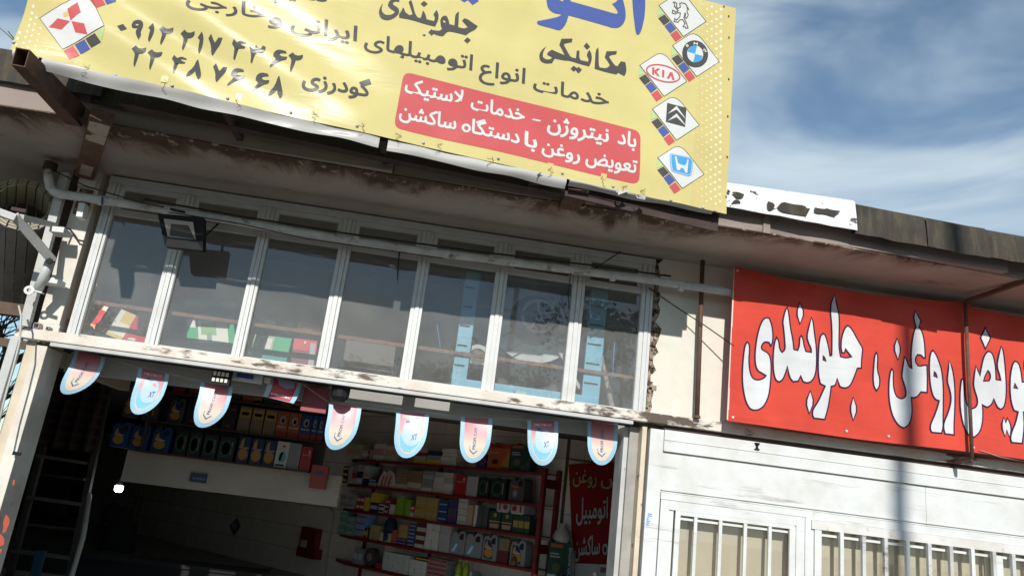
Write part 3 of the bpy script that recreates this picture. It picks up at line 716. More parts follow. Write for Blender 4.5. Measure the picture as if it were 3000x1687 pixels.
cable('cable', [(-2.9, -.25, 4.01), (-2.0, -.25, 3.985), (-1.0, -.25, 3.975), (.2, -.25, 3.99), (1.4, -.25, 4.03), (2.2, -.25, 4.04)], .010, 'dark cable lying along the top of the white pipe')
cable('cable', [at_y(494, 622, -.3), at_y(560, 632, -.27), at_y(700, 655, -.25), at_y(900, 700, -.245), at_y(1300, 757, -.24)], .005, 'thin black cable under the white pipe left of the middle panes')
cable('cable', [at_y(1171, 719, -.06), at_y(1170, 740, -.06), at_y(1166, 780, -.06), at_y(1164, 820, -.06)], [.011, .009, .006, .003], 'short dark drip stained wire hanging in front of the fourth pane')
cable('cable', [at_y(1817, 738, -.1), at_y(1780, 762, -.15), at_y(1742, 788, -.2)], .006, 'black wire sloping from the soffit to the pipe by the last transom')
cable('cable', [at_y(1672, 800, -.22), at_y(1664, 860, -.1), at_y(1668, 906, -.06)], .005, 'black wire loop hanging on the mullion before the last pane')
cable('cable', [at_y(175, 663, -.2), at_y(205, 672, -.06), at_y(220, 690, -.05), at_y(228, 703, -.05), at_y(245, 707, -.05)], .009, 'black cable across the left column beside the bracket stub')
cable('cable', [at_y(1900, 843, -.05), at_y(1990, 905, -.1), at_y(2060, 950, -.18), at_y(2150, 1013, -.27)], .006, 'dark wire stretched from the window corner to the red banner')
cable('cable', [at_y(2870, 1318, -.28), at_y(2930, 1338, -.25), at_y(3010, 1353, -.22)], .004, 'thin pale wire hanging below the red banner at the right edge', cmat((.35, .3, .25)))
cable('cable', [at_y(55, 895, -.3), at_y(62, 925, -.3), at_y(58, 1000, -.3), at_y(38, 1080, -.3), at_y(10, 1180, -.3), at_y(-10, 1270, -.3)], .009, 'grey conduit running down outside the left door guide', M_steel_white)
# floodlight
fl = thing('floodlight', 'black square floodlight hanging below the white pipe in front of the first panes', 'floodlight', at_y(530, 680, -.4))
def flp(pts, ya, yb):
    y0 = min(p[1] for p in pts); y1 = max(p[1] for p in pts)
    return [at_y(x, y, ya+(yb-ya)*(y-y0)/(y1-y0)) for x, y in pts]
outer = Z(0, 422, [(1590, 705), (2050, 745), (2045, 1075), (1665, 1035)]); inner = Z(0, 422, [(1650, 755), (1945, 790), (1972, 965), (1690, 935)])
o3 = flp(outer, -.50, -.40); i3 = flp(inner, -.495, -.42)
hb = MB().prism(o3, (0, .09, 0.01)); mesh_obj('housing', hb, M_black, fl, bevel=.004)
rm = MB(); yv = Vector((0, -.03, 0))
for k in range(4):
    a, b = o3[k]+yv*.6, o3[(k+1) % 4]+yv*.6; c, d = i3[(k+1) % 4]+yv*.1, i3[k]+yv*.1
    rm.quad(a, b, c, d); rm.quad(o3[k], o3[(k+1) % 4], b, a)
mesh_obj('rim', rm, M_black, fl)
refl = mat('floodlight_reflector', (.62, .58, .50), .25, .5, metal=.6, var=.05, bump=0)
cc = sum((Vector(p) for p in i3), Vector((0, 0, 0)))/4+Vector((0, .05, 0)); rf = MB()
for k in range(4):
    a, b = Vector(i3[k]), Vector(i3[(k+1) % 4]); a2 = cc+(a-cc)*.25; b2 = cc+(b-cc)*.25; rf.quad(a+yv*.0-Vector((0, .012, 0)), b-Vector((0, .012, 0)), b2-Vector((0, .02, 0)), a2-Vector((0, .02, 0)))
rf.quad(*[cc+(Vector(p)-cc)*.25-Vector((0, .02, 0)) for p in i3]); mesh_obj('reflector', rf, refl, fl)
mesh_obj('led_chip', MB().box(cc.x-.02, cc.x+.02, cc.y-.03, cc.y-.022, cc.z-.008, cc.z+.012), cmat((.55, .42, .05)), fl)
mesh_obj('lens', MB().quad(*[Vector(p)-Vector((0, .016, 0)) for p in i3]), M_lens, fl)
mesh_obj('yoke', MB().bar(at_y(592, 640, -.36), at_y(585, 700, -.36), .02, .01, (0, 1, 0)).bar(at_y(497, 612, -.22), at_y(540, 622, -.36), .02, .02), M_black, fl)
mesh_obj('lead', MB().tube([at_y(590, 703, -.35), at_y(610, 683, -.22), at_y(640, 655, -.08)], .009, 6), M_cable, fl)
# rods holding the red banner
def rod(px_top, px_bot, label, yt=-.15):
    a = at_y(*px_top, -.17); b = at_y(*px_bot, -.12); t = thing('support_rod', label, 'rod', (b.x, b.y, 2.70), 'rods between soffit and beam')
    mesh_obj('rod', MB().tube([(a.x, -.13, ZS+.01), (b.x, -.11, 2.69)], .023, 10), M_rust, t, smooth=True)
    mesh_obj('foot', MB().lathe((b.x, -.11, 2.695), [(.035, 0), (.03, .025)], 10), M_rust, t)
    return t
rod((2063, 750), (2043, 1222), 'dark steel rod between soffit and beam left of the red banner')
r2 = thing('support_rod', 'dark steel rod standing in front of the red banner with a slanting brace', 'rod', (5.43, -.30, 2.70), 'rods between soffit and beam')
ra, rbm = at_y(2828, 885, -.34), at_y(2848, 1342, -.34)
mesh_obj('rod', MB().tube([ra, rbm], .018, 10), M_rust, r2, smooth=True)
mesh_obj('brace', MB().bar(ra, at_z(3010, 822, ZS-.01), .04, .03), M_rust, r2)
mesh_obj('brace', MB().bar(at_y(2834, 876, -.34), at_z(2990, 822, ZS-.01), .012, .012), M_rust, r2)
mesh_obj('foot', MB().bar(rbm, (rbm.x+.01, -.03, rbm.z-.02), .03, .03), M_rust, r2)
# rolled up shutter at far left
rs = thing('rolled_shutter', 'rolled up bundle of grey shutter slats hanging at the far left', 'roller shutter', at_y(40, 880, -.1))
ca = at_y(68, 600, -.05); vv_ = ray(68, 602).normalized(); ax = (vv_*.85-UP*.53-RIGHT*.04).normalized(); cb = ca+ax*1.7
e1 = ax.orthogonal().normalized(); e2 = ax.cross(e1)
M_slat = mat('shutter_slat_grey', (.28, .275, .265), .55, .4, var=.15, vscale=3, grime=(.12, .10, .085), gscale=3)
M_slatend = mat('shutter_slat_end', (.36, .33, .24), .6, .3, var=.2)
R0 = .29; NS = 20
for k in range(NS):
    t0, t1 = 2*pi*k/NS+.012, 2*pi*(k+1)/NS-.012; mb = MB(); p = []
    for base in (ca+ax*.0, cb):
        p += [base+(e1*cos(t0)+e2*sin(t0))*(R0-.012), base+(e1*cos(t1)+e2*sin(t1))*(R0-.012), base+(e1*cos(t1)+e2*sin(t1))*R0, base+(e1*cos(t0)+e2*sin(t0))*R0]
    mb.hexa(p); mesh_obj('slat', mb, M_slat, rs)
for j, (r, n) in enumerate(((.278, 20), (.250, 18), (.222, 16))):
    for k in range(n):
        t0, t1 = 2*pi*k/n+.03+j*.1, 2*pi*(k+1)/n-.03+j*.1; p = []
        for base in (ca-ax*(.012+.001*j), ca+ax*.3):
            p += [base+(e1*cos(t0)+e2*sin(t0))*(r-.013), base+(e1*cos(t1)+e2*sin(t1))*(r-.013), base+(e1*cos(t1)+e2*sin(t1))*(r+.010), base+(e1*cos(t0)+e2*sin(t0))*(r+.010)]
        mesh_obj('slat_end', MB().hexa(p), M_slatend, rs)
mesh_obj('core', MB().lathe(ca+ax*.7, [(.25, 0), (.25, .2)], 20, ax), M_black, rs)
mesh_obj('end_hook', MB().bar(at_y(35, 612, -.74), at_y(78, 620, -.74), .03, .03, (0, 1, 0)), M_darksteel, rs)

# ------------------------------------------------------------------ yellow banner on its steel frame
B0 = Vector((-3.6, -1.95, 0)); Bd = Vector((5.9, .55, 0)).normalized(); Bn = Vector((Bd.y, -Bd.x, 0))      # Bn points to the street
def wave(s, z):
    """cloth relief: creases fanning from the lower left, slack near the bottom"""
    l = math.exp(-((s-1.1)/1.2)**2)
    d = .010*sin(s*1.3+.5)*sin(z*1.1)
    d += .020*l*sin((s*.62+z*1.35)*7.5)*math.exp(-((z-4.9)/.5)**2)
    d += .008*math.exp(-((z-4.55)/.16)**2)*sin(s*5.1+.7*sin(s*2))
    d += .006*math.exp(-((z-4.6)/.5)**2)*sin((s*.5+z)*9)
    return d
def bsurf(px, py, off):
    p = at_pl(px, py, B0, Bn); s = (p-B0).dot(Bd)
    return p+Bn*(wave(s, p.z)+off)
ban = thing('sign_banner', 'large yellow vinyl shop banner with car logos and phone numbers above the canopy', 'banner', (-.6, -1.66, 4.25))
M_yel = vinyl('yellow_vinyl', (.61, .53, .225)); M_yel2 = vinyl('deep_yellow_vinyl', (.60, .50, .21)); M_pblk = vinyl('print_black', (.085, .082, .080)); M_pblue = vinyl('print_blue', (.085, .12, .33))
M_pred = vinyl('print_red', (.55, .11, .11)); M_pwht = vinyl('print_white', (.64, .64, .61)); M_hem = vinyl('white_vinyl_back', (.50, .485, .46)); M_pgrn = vinyl('print_green', (.42, .58, .28))
M_star = vinyl('print_star', (.80, .78, .58)); M_pcy = vinyl('print_cyan', (.08, .33, .62))
s_left, s_right = (at_pl(28, 155, B0, Bn)-B0).dot(Bd), (at_pl(2129, 630, B0, Bn)-B0).dot(Bd)
def zbot(s): t = (s-s_left)/(s_right-s_left); return 4.435+(4.285-4.435)*t-.02*sin(pi*t)
NZ = 44; NSX = 150; ZT = 6.36
def cloth(s0, s1, zb, zt, ns, nz, off=0):
    mb = MB()
    for i in range(ns+1):
        s = s0+(s1-s0)*i/ns
        for j in range(nz+1):
            z = zb(s)+(zt(s)-zb(s))*j/nz
            p = B0+Bd*s; mb.v.append(Vector((p.x, p.y, z))+Bn*(wave(s, z)+off))
    for i in range(ns):
        for j in range(nz):
            a = i*(nz+1)+j; mb.f.append((a, a+nz+1, a+nz+2, a+1))
    return mb
mesh_obj('cloth', cloth(s_left, s_right, zbot, lambda s: ZT, NSX, NZ), M_yel, ban, smooth=True)
mesh_obj('side_band', cloth(s_right-.33, s_right, lambda s: zbot(s)+.002, lambda s: ZT, 10, NZ, .0016), M_yel2, ban, smooth=True)
mesh_obj('side_band', cloth(s_left, s_left+.42, lambda s: zbot(s)+.002, lambda s: ZT, 10, NZ, .0016), M_yel2, ban, smooth=True)
# white hem hanging under the printed edge
def hem(sa, sb, h0, h1, curl=1):
    mb = MB(); n = max(4, int((sb-sa)/.05)); q = []
    for i in range(n+1):
        s = sa+(sb-sa)*i/n; h = h0+(h1-h0)*i/n+.006*sin(s*9); row = []
        for j in range(6):
            t = j/5; zz = zbot(s)-h*t; p = B0+Bd*s
            row.append(Vector((p.x, p.y, zz))+Bn*(wave(s, zbot(s))*(1-t*.3)+.014*sin(t*3.4+s*1.5)*curl-.03*t*t+.005*sin(s*14+t*2)))
        q.append(row)
    for r in q: mb.v += r
    for i in range(n):
        for j in range(5): a = i*6+j; mb.f.append((a, a+6, a+7, a+1))
    return mb
sx = lambda px, py: (at_pl(px, py, B0, Bn)-B0).dot(Bd)
for a, b, h0, h1 in ((s_left+.02, s_left+.2, .05, .10), (sx(118, 190), sx(1113, 405), .085, .085), (sx(1138, 410), sx(1660, 520), .095, .075), (sx(1668, 525), sx(2090, 620), .04, .012)):
    mesh_obj('hem', hem(a, b, h0, h1), M_hem, ban, smooth=True)
for px, py, r in ((1820, 566, .045), (1875, 582, .03), (1580, 515, .03)):      # torn flaps
    p = at_pl(px, py, B0, Bn); random.seed(px); mb = MB(); pts = [p+Vector((random.uniform(-1, 1)*r*1.5, -.02+random.uniform(-.03, .02), random.uniform(-1, 1)*r)) for _ in range(7)]
    for k in range(5): mb.quad(pts[k], pts[k+1], pts[k+2])
    mesh_obj('torn_flap', mb, M_hem, ban)
# bolts and wire ties
for px, py in ((41, 126), (184, 186), (336, 218), (505, 253), (667, 289), (852, 329), (1046, 372), (1240, 420), (1459, 466), (1647, 508), (1797, 545), (1966, 586), (2060, 608), (2096, 617), (1242, 103)):
    p = bsurf(px, py, .004); mesh_obj('bolt', MB().lathe(p, [(.013, 0), (.012, .008), (.006, .013)], 9, Bn), M_galv, ban, smooth=True)
for px, py in ((2118, 22), (2132, 50), (2133, 112), (2133, 233), (2131, 341), (2129, 460), (2128, 575)):
    p = bsurf(px, py, .002); mesh_obj('bolt', MB().lathe(p, [(.012, 0), (.011, .006), (.005, .012)], 8, Bd), M_darksteel, ban)
random.seed(8)
for px, py in ((247, 196), (483, 238), (700, 288), (923, 332), (1060, 368), (1165, 398), (1285, 424), (1435, 462), (1612, 492), (1770, 520), (1830, 545), (1885, 555)):
    p = bsurf(px, py-4, .003)
    a = Bd*.05; b = Vector((0, 0, .055)); mesh_obj('tape_patch', MB().quad(p-a*.5-b*.5, p+a*.5-b*.5, p+a*.5+b*.5, p-a*.5+b*.5), M_yel2, ban)
    q = bsurf(px, py+14, .008); pts = [q+Bd*random.uniform(-.03, .03)+Vector((0, 0, .05-.016*k)) for k in range(7)]
    mesh_obj('wire_tie', MB().tube(pts, .0018, 4), M_rust, ban)
# frame
fb = -Bn*.07
def fr_pt(s, z, d=.07): return B0+Bd*s-Bn*d+Vector((0, 0, z))
mesh_obj('frame_tube', MB().bar(fr_pt(s_left+.05, 4.47), fr_pt(s_right-.03, 4.33), .06, .06), M_darksteel, ban)
mesh_obj('frame_tube', MB().bar(fr_pt(s_left+.05, 6.3), fr_pt(s_right-.03, 6.3), .06, .06), M_darksteel, ban)
for k in range(6):
    s = s_left+.08+(s_right-s_left-.14)*k/5
    mesh_obj('frame_tube', MB().bar(fr_pt(s, 4.42-.02*k, .10), fr_pt(s, 6.3, .10), .05, .05), M_darksteel, ban)
for k, s in enumerate((1.7, 2.95, 4.2)):
    mesh_obj('frame_tube', MB().bar(fr_pt(s, 4.37), (fr_pt(s, 0).x, -.9, 4.40), .05, .05), M_darksteel, ban)
# side skirt of dark sheet at the right end, lower edge angle
mesh_obj('frame_angle', MB().bar(fr_pt(sx(1560, 520), 4.30, .12), fr_pt(s_right-.02, 4.235, .12), .02, .16), M_darksteel, ban)
mesh_obj('frame_angle', MB().bar(fr_pt(sx(300, 270), 4.40, .45), fr_pt(s_right-.05, 4.30, .30), .10, .06), M_darksteel, ban)
# hollow bracket tube at the left end
a0 = Vector((-3.66, -1.99, 4.40)); tubem = MB()
ua = at_y(60, 168, -2.14); ub = Vector((-3.27, -1.10, 4.36))
w_, h_ = .125, .17; d = (ub-ua).normalized(); sd = d.cross(Vector((0, 0, 1))).normalized(); uu = sd.cross(d)
def ringp(c, w, h): return [c-sd*w/2-uu*h/2, c+sd*w/2-uu*h/2, c+sd*w/2+uu*h/2, c-sd*w/2+uu*h/2]
o0, o1, q0, q1 = ringp(ua, w_*.75, h_*.8), ringp(ub, w_, h_), ringp(ua, w_*.66, h_*.73), ringp(ua+d*.7, w_*.66, h_*.73)
for k in range(4):
    j = (k+1) % 4; tubem.quad(o0[k], o0[j], o1[j], o1[k]); tubem.quad(o0[k], o0[j], q0[j], q0[k]); tubem.quad(q0[k], q1[k], q1[j], q0[j])
tubem.quad(*q1)
mesh_obj('bracket_tube', tubem, M_rust, ban)
for px, py, w in ((1683, 545, .055), (1712, 555, .04)):
    p = at_y(px, py, -1.42); mesh_obj('bracket_tube', MB().box(p.x-w, p.x+w*.9, -1.45, -1.0, p.z-w*.9, p.z+w), M_rust, ban)
    mesh_obj('tube_mouth', MB().quad(*[(p.x+a*w*.75, -1.452, p.z+b*w*.7) for a, b in ((-1, -1), (1, -1), (1, 1), (-1, 1))]), M_black, ban)
mesh_obj('wood_block', MB().bar(at_y(1728, 570, -1.35), at_y(1732, 590, -1.2), .09, .06), M_flat, ban)
# ---- printed artwork
def pr(polys, m, off=.003, smooth=True, name='lettering'):
    pol = [smooth_poly(p) if smooth else p for p in polys]
    return printed(name, fill2d(pol), bsurf, off, m, ban, 30)
Z1 = lambda p: Z(0, 0, p)
Z2 = lambda p: Z(750, 0, p)
Z3 = lambda p: Z(1500, 0, p)
Z7 = lambda p: Z(1500, 422, p)
sh = lambda p, dx, dy: [(x+dx, y+dy) for x, y in p]
pr([Z3([(1205, -60), (1338, -60), (1337, 150), (1310, 280), (1285, 345), (1265, 357), (1245, 345), (1232, 250), (1215, 120)])], M_pblue)
pr([Z3([(340, -80), (350, 50), (370, 100), (420, 138), (497, 150), (470, 172), (400, 190), (300, 210), (258, 215), (250, 235), (265, 255), (400, 290), (470, 312), (500, 300), (545, 240), (568, 160), (700, 195), (960, 270), (1000, 285), (1060, 288), (1110, 260), (1140, 200), (1142, 130), (1130, 60), (1095, -60), (1075, -10), (1040, 30), (1005, 45), (1050, 100), (1065, 135), (1045, 148), (900, 105), (590, 18), (560, -80)]),
    Z3([(470, -20), (480, 8), (512, 18), (522, -20)])], M_pblue)
pr([Z2([(2040, -10), (2095, 28), (2130, 5), (2178, 55), (2240, 15), (2215, -20)])], M_pblue, smooth=False)
pr([Z3([(1130, 768), (1065, 735), (1050, 752), (945, 730), (830, 695), (835, 610), (840, 510), (868, 480), (872, 560), (870, 640), (880, 682), (950, 692), (985, 660), (955, 610), (932, 580), (950, 520), (1055, 518), (1048, 550), (990, 560), (975, 575), (1030, 660), (1060, 670), (1095, 620), (1140, 630), (1152, 700), (1145, 740)])], M_pblk)
pr([Z3([(780, 505), (803, 560), (800, 620), (775, 672), (690, 650), (580, 615), (520, 612), (450, 598), (430, 592), (400, 640), (340, 645), (290, 625), (270, 580), (285, 520), (345, 468), (310, 530), (310, 580), (345, 605), (390, 600), (400, 580), (352, 555), (360, 530), (400, 505), (480, 540), (530, 560), (490, 480), (475, 460), (495, 395), (608, 393), (600, 430), (535, 440), (520, 455), (560, 530), (590, 580), (640, 592), (645, 570), (650, 515), (678, 512), (675, 580), (690, 610), (765, 625), (770, 600), (750, 560), (760, 530)])], M_pblk)
for q in ([(750, 432), (785, 475), (755, 505), (720, 468)], [(620, 665), (655, 690), (620, 725), (588, 695)], [(668, 675), (703, 705), (670, 742), (636, 708)]): pr([Z3(q)], M_pblk, smooth=False)
pr([Z2([(2040, 120), (2038, 200), (2033, 280), (2090, 295), (2130, 280), (2090, 235), (2072, 215), (2095, 190), (2130, 200), (2185, 240), (2230, 268), (2205, 305), (2150, 330), (2110, 362), (2060, 348), (1985, 330), (1930, 322), (1905, 345), (1880, 372), (1840, 368), (1790, 350), (1750, 320), (1770, 308), (1840, 320), (1870, 300), (1855, 260), (1852, 200), (1880, 165), (1915, 165), (1935, 200), (1945, 250), (1995, 262), (2000, 200), (2005, 150)]), Z2([(1885, 205), (1908, 222), (1902, 238), (1880, 228)])], M_pblk)
pr([Z2([(1275, 40), (1262, 90), (1270, 130), (1300, 155), (1350, 158), (1390, 140), (1395, 120), (1350, 95), (1325, 60), (1340, 15), (1380, -8), (1440, 0), (1443, 25), (1400, 20), (1375, 35), (1380, 55), (1430, 85), (1442, 120), (1425, 160), (1370, 200), (1310, 212), (1255, 190), (1233, 140), (1245, 85)])], M_pblk)
pr([Z2([(1815, 105), (1838, 150), (1832, 210), (1800, 275), (1700, 250), (1560, 205), (1440, 185), (1437, 150), (1460, 120), (1480, 80), (1492, 100), (1500, 130), (1545, 160), (1575, 150), (1545, 60), (1535, 25), (1560, 5), (1580, 60), (1595, 130), (1620, 180), (1655, 190), (1680, 110), (1705, 150), (1715, 200), (1790, 220), (1800, 190), (1785, 150)])], M_pblk)
for q in ([(1690, 15), (1727, 45), (1690, 75), (1655, 45)], [(1765, 300), (1800, 335), (1765, 366), (1732, 332)], [(2125, 382), (2160, 410), (2125, 445), (2090, 415)]): pr([Z2(q)], M_pblk, smooth=False)
D = {'0': [[(1238, 243), (1278, 295), (1218, 320), (1180, 270)]],
     '9': [[(1355, 190), (1400, 182), (1430, 205), (1435, 250), (1410, 320), (1420, 350), (1395, 405), (1370, 360), (1362, 310), (1380, 280), (1330, 280), (1318, 255), (1330, 210)], [(1362, 228), (1395, 232), (1378, 250), (1358, 245)]],
     '1': [[(1530, 213), (1547, 260), (1535, 340), (1500, 425), (1485, 400), (1495, 330), (1505, 290), (1485, 265)]],
     '2': [[(1635, 240), (1655, 265), (1690, 275), (1738, 262), (1735, 300), (1700, 325), (1665, 325), (1655, 360), (1618, 448), (1605, 430), (1615, 370), (1625, 320), (1592, 275)]],
     '7': [[(2125, 345), (2145, 400), (2160, 430), (2200, 385), (2240, 390), (2215, 450), (2170, 500), (2135, 550), (2120, 530), (2120, 450), (2095, 385)]],
     '4': [[(2355, 405), (2385, 440), (2400, 432), (2430, 420), (2480, 440), (2478, 455), (2430, 450), (2425, 465), (2470, 485), (2460, 500), (2400, 500), (2385, 540), (2360, 605), (2345, 590), (2355, 530), (2360, 490), (2335, 450)]],
     '3': [[(2510, 478), (2535, 500), (2555, 510), (2580, 465), (2600, 500), (2625, 505), (2645, 470), (2675, 485), (2665, 530), (2635, 550), (2595, 540), (2570, 555), (2550, 600), (2535, 645), (2520, 630), (2528, 570), (2520, 530)]],
     '6': [[(2815, 505), (2875, 520), (2885, 545), (2825, 545), (2810, 560), (2837, 580), (2890, 580), (2880, 610), (2825, 625), (2780, 650), (2715, 690), (2720, 660), (2765, 620), (2775, 600), (2750, 575), (2755, 540), (2780, 515)]],
     '8': [[(1990, 588), (2005, 650), (2028, 770), (1995, 810), (1970, 760), (1965, 720), (1920, 765), (1872, 785), (1885, 740), (1945, 680), (1975, 600)]]}
for dch, dx, dy in (('0', 0, 0), ('9', 0, 0), ('1', 0, 0), ('2', 0, 0), ('2', 218, 48), ('1', 500, 105), ('7', 0, 0), ('4', 0, 0), ('3', 0, 0), ('6', 0, 0), ('2', 1310, 290),
                    ('2', -265, 225), ('2', -105, 262), ('4', -605, 145), ('8', 0, 0), ('7', 45, 280), ('6', -430, 175), ('6', -180, 228), ('8', 820, 182)):
    pr([Z1(sh(q, dx, dy)) for q in D[dch]], M_pblk)
def wd(s, Lp, Rp, H, m=M_pblk, bold=.02, up=(.10, -1), rtl=True, surf=None, par=None, off=.003, step=30):
    return printed('lettering', word(s, Lp, Rp, H, bold, rtl, up), surf or bsurf, off, m, par or ban, step)
wd('خدمات', (1560, 266), (1783, 312), 42, bold=.016)
wd('انواع', (1403, 220), (1537, 247), 44, bold=.016)
wd('اتومبیلهای', (1066, 138), (1383, 208), 44, bold=.016)
wd('ایرانی', (850, 84), (1045, 124), 44, bold=.016)
wd('و', (785, 66), (826, 74), 40, bold=.03)
wd('خارجی', (545, 14), (778, 56), 42, bold=.016)
wd('گودرزی', (884, 250), (1084, 286), 44, bold=.028)
wd('تنظیم'.replace('ظ', 'ع'), (800, -14), (960, 8), 40)
red = [(1183, 213), (1878, 384), (1873, 541), (1153, 376)]
def roundq(q, r=.05, n=5):
    out = []
    for i in range(4):
        a, b, c = Vector(q[i-1]), Vector(q[i]), Vector(q[(i+1) % 4]); R = 24; d1 = (a-b).normalized()*R; d2 = (c-b).normalized()*R
        for k in range(n+1): t = k/n; out.append(tuple((b+d1)*(1-t)**2+b*2*t*(1-t)+(b+d2)*t*t))
    return out
pr([roundq(red)], M_pred, .0022, False, 'red_panel')
for s, Lp, Rp, H in (('باد', (1808, 420), (1863, 433), 42), ('نیتروژن', (1602, 378), (1782, 418), 42), ('خدمات', (1377, 322), (1536, 356), 40), ('لاستیک', (1184, 272), (1355, 310), 42),
                     ('تعویض', (1716, 474), (1864, 508), 40), ('روغن', (1586, 444), (1700, 472), 38), ('با', (1533, 428), (1572, 437), 42), ('دستگاه', (1351, 386), (1520, 424), 40), ('ساکشن', (1168, 344), (1335, 382), 40)):
    wd(s, Lp, Rp, H, M_pwht, .024, off=.0045)
pr([Z3([(205, 1197), (287, 1212), (285, 1228), (203, 1212)])], M_pwht, .0045, False)
# logo cards
def card(q, m=M_pwht):
    pr([q], m, .0026, False, 'logo_card'); printed('card_outline', stroke(q, 1.6, True), bsurf, .0036, M_pblk, ban, 30)
def cap(l, t, r, b, k=.32):
    """left corner, rounded top, right, bottom"""
    l, t, r, b = map(Vector, (l, t, r, b)); a = t+(l-t)*k; c = t+(r-t)*k; out = [tuple(l)]
    for i in range(7): u = i/6; out.append(tuple(a*(1-u)**2+t*2*u*(1-u)+c*u*u))
    return out+[tuple(r), tuple(b)]
CH = {'kia': (0, 0), 'bmw': (328, -197), 'lion': (191, -597), 'cit': (128, 438), 'hon': (181, 927)}
for k, (dx, dy) in CH.items():
    card(Z3(sh(cap((1285, 660), (1512, 512), (1757, 822), (1530, 970)), dx, dy)))
    for q, m in (([(1277, 787), (1340, 750), (1395, 815), (1335, 858)], M_pblk), ([(1340, 865), (1400, 823), (1457, 892), (1398, 940)], M_pblue), ([(1400, 950), (1460, 907), (1516, 980), (1453, 1023)], M_pred), ([(1276, 670), (1335, 742), (1272, 770)], M_pgrn)):
        pr([Z3(sh(q, dx, dy))], m, .003, False, 'colour_square')
card(Z1(cap((393, 178), (890, -80), (1053, 270), (620, 485), .25)))
for q, m in (([(630, 500), (725, 448), (790, 540), (690, 588)], M_pred), ([(742, 438), (845, 392), (900, 482), (802, 532)], M_pblue), ([(855, 388), (955, 340), (1015, 425), (910, 472)], M_pblk), ([(978, 325), (1058, 290), (1022, 410)], M_pgrn),
             ([(900, 0), (935, -60), (1000, -60), (1058, 40), (965, 85)], M_pred), ([(1045, -5), (1040, -60), (1150, -60), (1160, 0), (1070, 38)], M_pblue)):
    pr([Z1(q)], m, .003, False, 'colour_square')
for q in ([(712, 215), (683, 105), (785, 35), (818, 135)], [(705, 220), (612, 295), (485, 268), (580, 188)], [(722, 222), (850, 248), (880, 350), (755, 325)]):
    pr([Z1(q)], M_pred, .0045, False, 'three_diamond_emblem')
E3 = lambda *a, **k: Z3(ellipse(*a, **k))
# oval emblem
printed('oval_emblem', stroke(E3(1520, 742, 172, 78, rot=rad(15)), 4.2, True), bsurf, .0045, M_pred, ban, 30)
for q in ([(1410, 680), (1432, 684), (1430, 757), (1408, 752)], [(1432, 712), (1465, 690), (1490, 697), (1452, 728), (1488, 772), (1460, 766), (1434, 735)], [(1510, 705), (1532, 710), (1530, 783), (1508, 778)], [(1590, 728), (1612, 733), (1636, 812), (1612, 806), (1600, 762), (1578, 796), (1556, 790)]):
    pr([Z3(q)], M_pred, .0045, False, 'oval_emblem')
# roundel
pr([E3(1840, 548, 128, 138, rot=rad(-30)), E3(1840, 548, 80, 86, rot=rad(-30))], M_pblk, .0045, False, 'roundel')
for k, m in ((0, M_pwht), (1, M_pcy), (2, M_pwht), (3, M_pcy)):
    a0 = rad(-76+90*k); q = [(1840, 548)]+[(1840+79*cos(a0+rad(90)*j/8), 548+85*sin(a0+rad(90)*j/8)) for j in range(9)]
    pr([Z3(q)], m, .0045, False, 'roundel')
for ch, x, y, x2, y2 in (('B', 1757, 482, 1778, 470), ('M', 1822, 456, 1862, 462), ('W', 1912, 508, 1945, 540)):
    a, b = Z3([(x, y)])[0], Z3([(x2, y2)])[0]
    e = Vector((b[0]-a[0], b[1]-a[1])).normalized()
    wd(ch, a, b, 7, M_star, .02, (e.y, -e.x), False, off=.006)
# chevrons
pr([Z3([(1560, 1037), (1755, 1087), (1742, 1278), (1548, 1226)])], M_pblk, .0045, False, 'chevron_emblem')
for dy in (0, 75):
    pr([Z3([(1655, 1068+dy), (1735, 1180+dy*.9), (1745, 1200+dy*.9), (1655, 1105+dy), (1562, 1148+dy*.95), (1575, 1138+dy*.95)])], M_pwht, .006, False, 'chevron_emblem')
# H badge
hb_ = [(1592, 100), (1610, 90), (1800, 130), (1822, 150), (1828, 180), (1812, 300), (1795, 322), (1770, 325), (1620, 285), (1600, 265), (1588, 180)]
pr([Z7(hb_)], M_pcy, .0045, True, 'letter_badge')
printed('letter_badge', stroke(smooth_poly(Z7([(1705+(x-1705)*.92, 208+(y-208)*.92) for x, y in hb_])), 1.8, True), bsurf, .006, M_pwht, ban, 30)
pr([Z7([(1640, 122), (1660, 127), (1668, 190), (1690, 205), (1738, 215), (1755, 205), (1768, 150), (1780, 155), (1770, 240), (1764, 292), (1742, 288), (1730, 250), (1700, 240), (1684, 268), (1656, 262), (1650, 200)])], M_pwht, .006, True, 'letter_badge')
# rampant lion outline
lion = [(1615, 30), (1640, 32), (1655, 50), (1648, 72), (1665, 95), (1690, 80), (1682, 45), (1700, 38), (1735, 45), (1755, 70), (1760, 100), (1778, 110), (1765, 85), (1755, 120), (1770, 160), (1750, 195), (1735, 180), (1745, 150), (1735, 140), (1725, 190), (1745, 225), (1768, 290), (1745, 292), (1735, 275), (1718, 280), (1725, 262), (1738, 245), (1712, 205), (1680, 210), (1668, 232), (1640, 228), (1625, 222), (1635, 195), (1650, 212), (1685, 175), (1690, 140), (1662, 135), (1640, 150), (1608, 140), (1612, 112), (1632, 120), (1640, 132), (1668, 118), (1650, 95), (1628, 72), (1632, 48)]
printed('lion_emblem', stroke(Z3(lion), 2.6, True), bsurf, .0045, M_pblk, ban, 30)
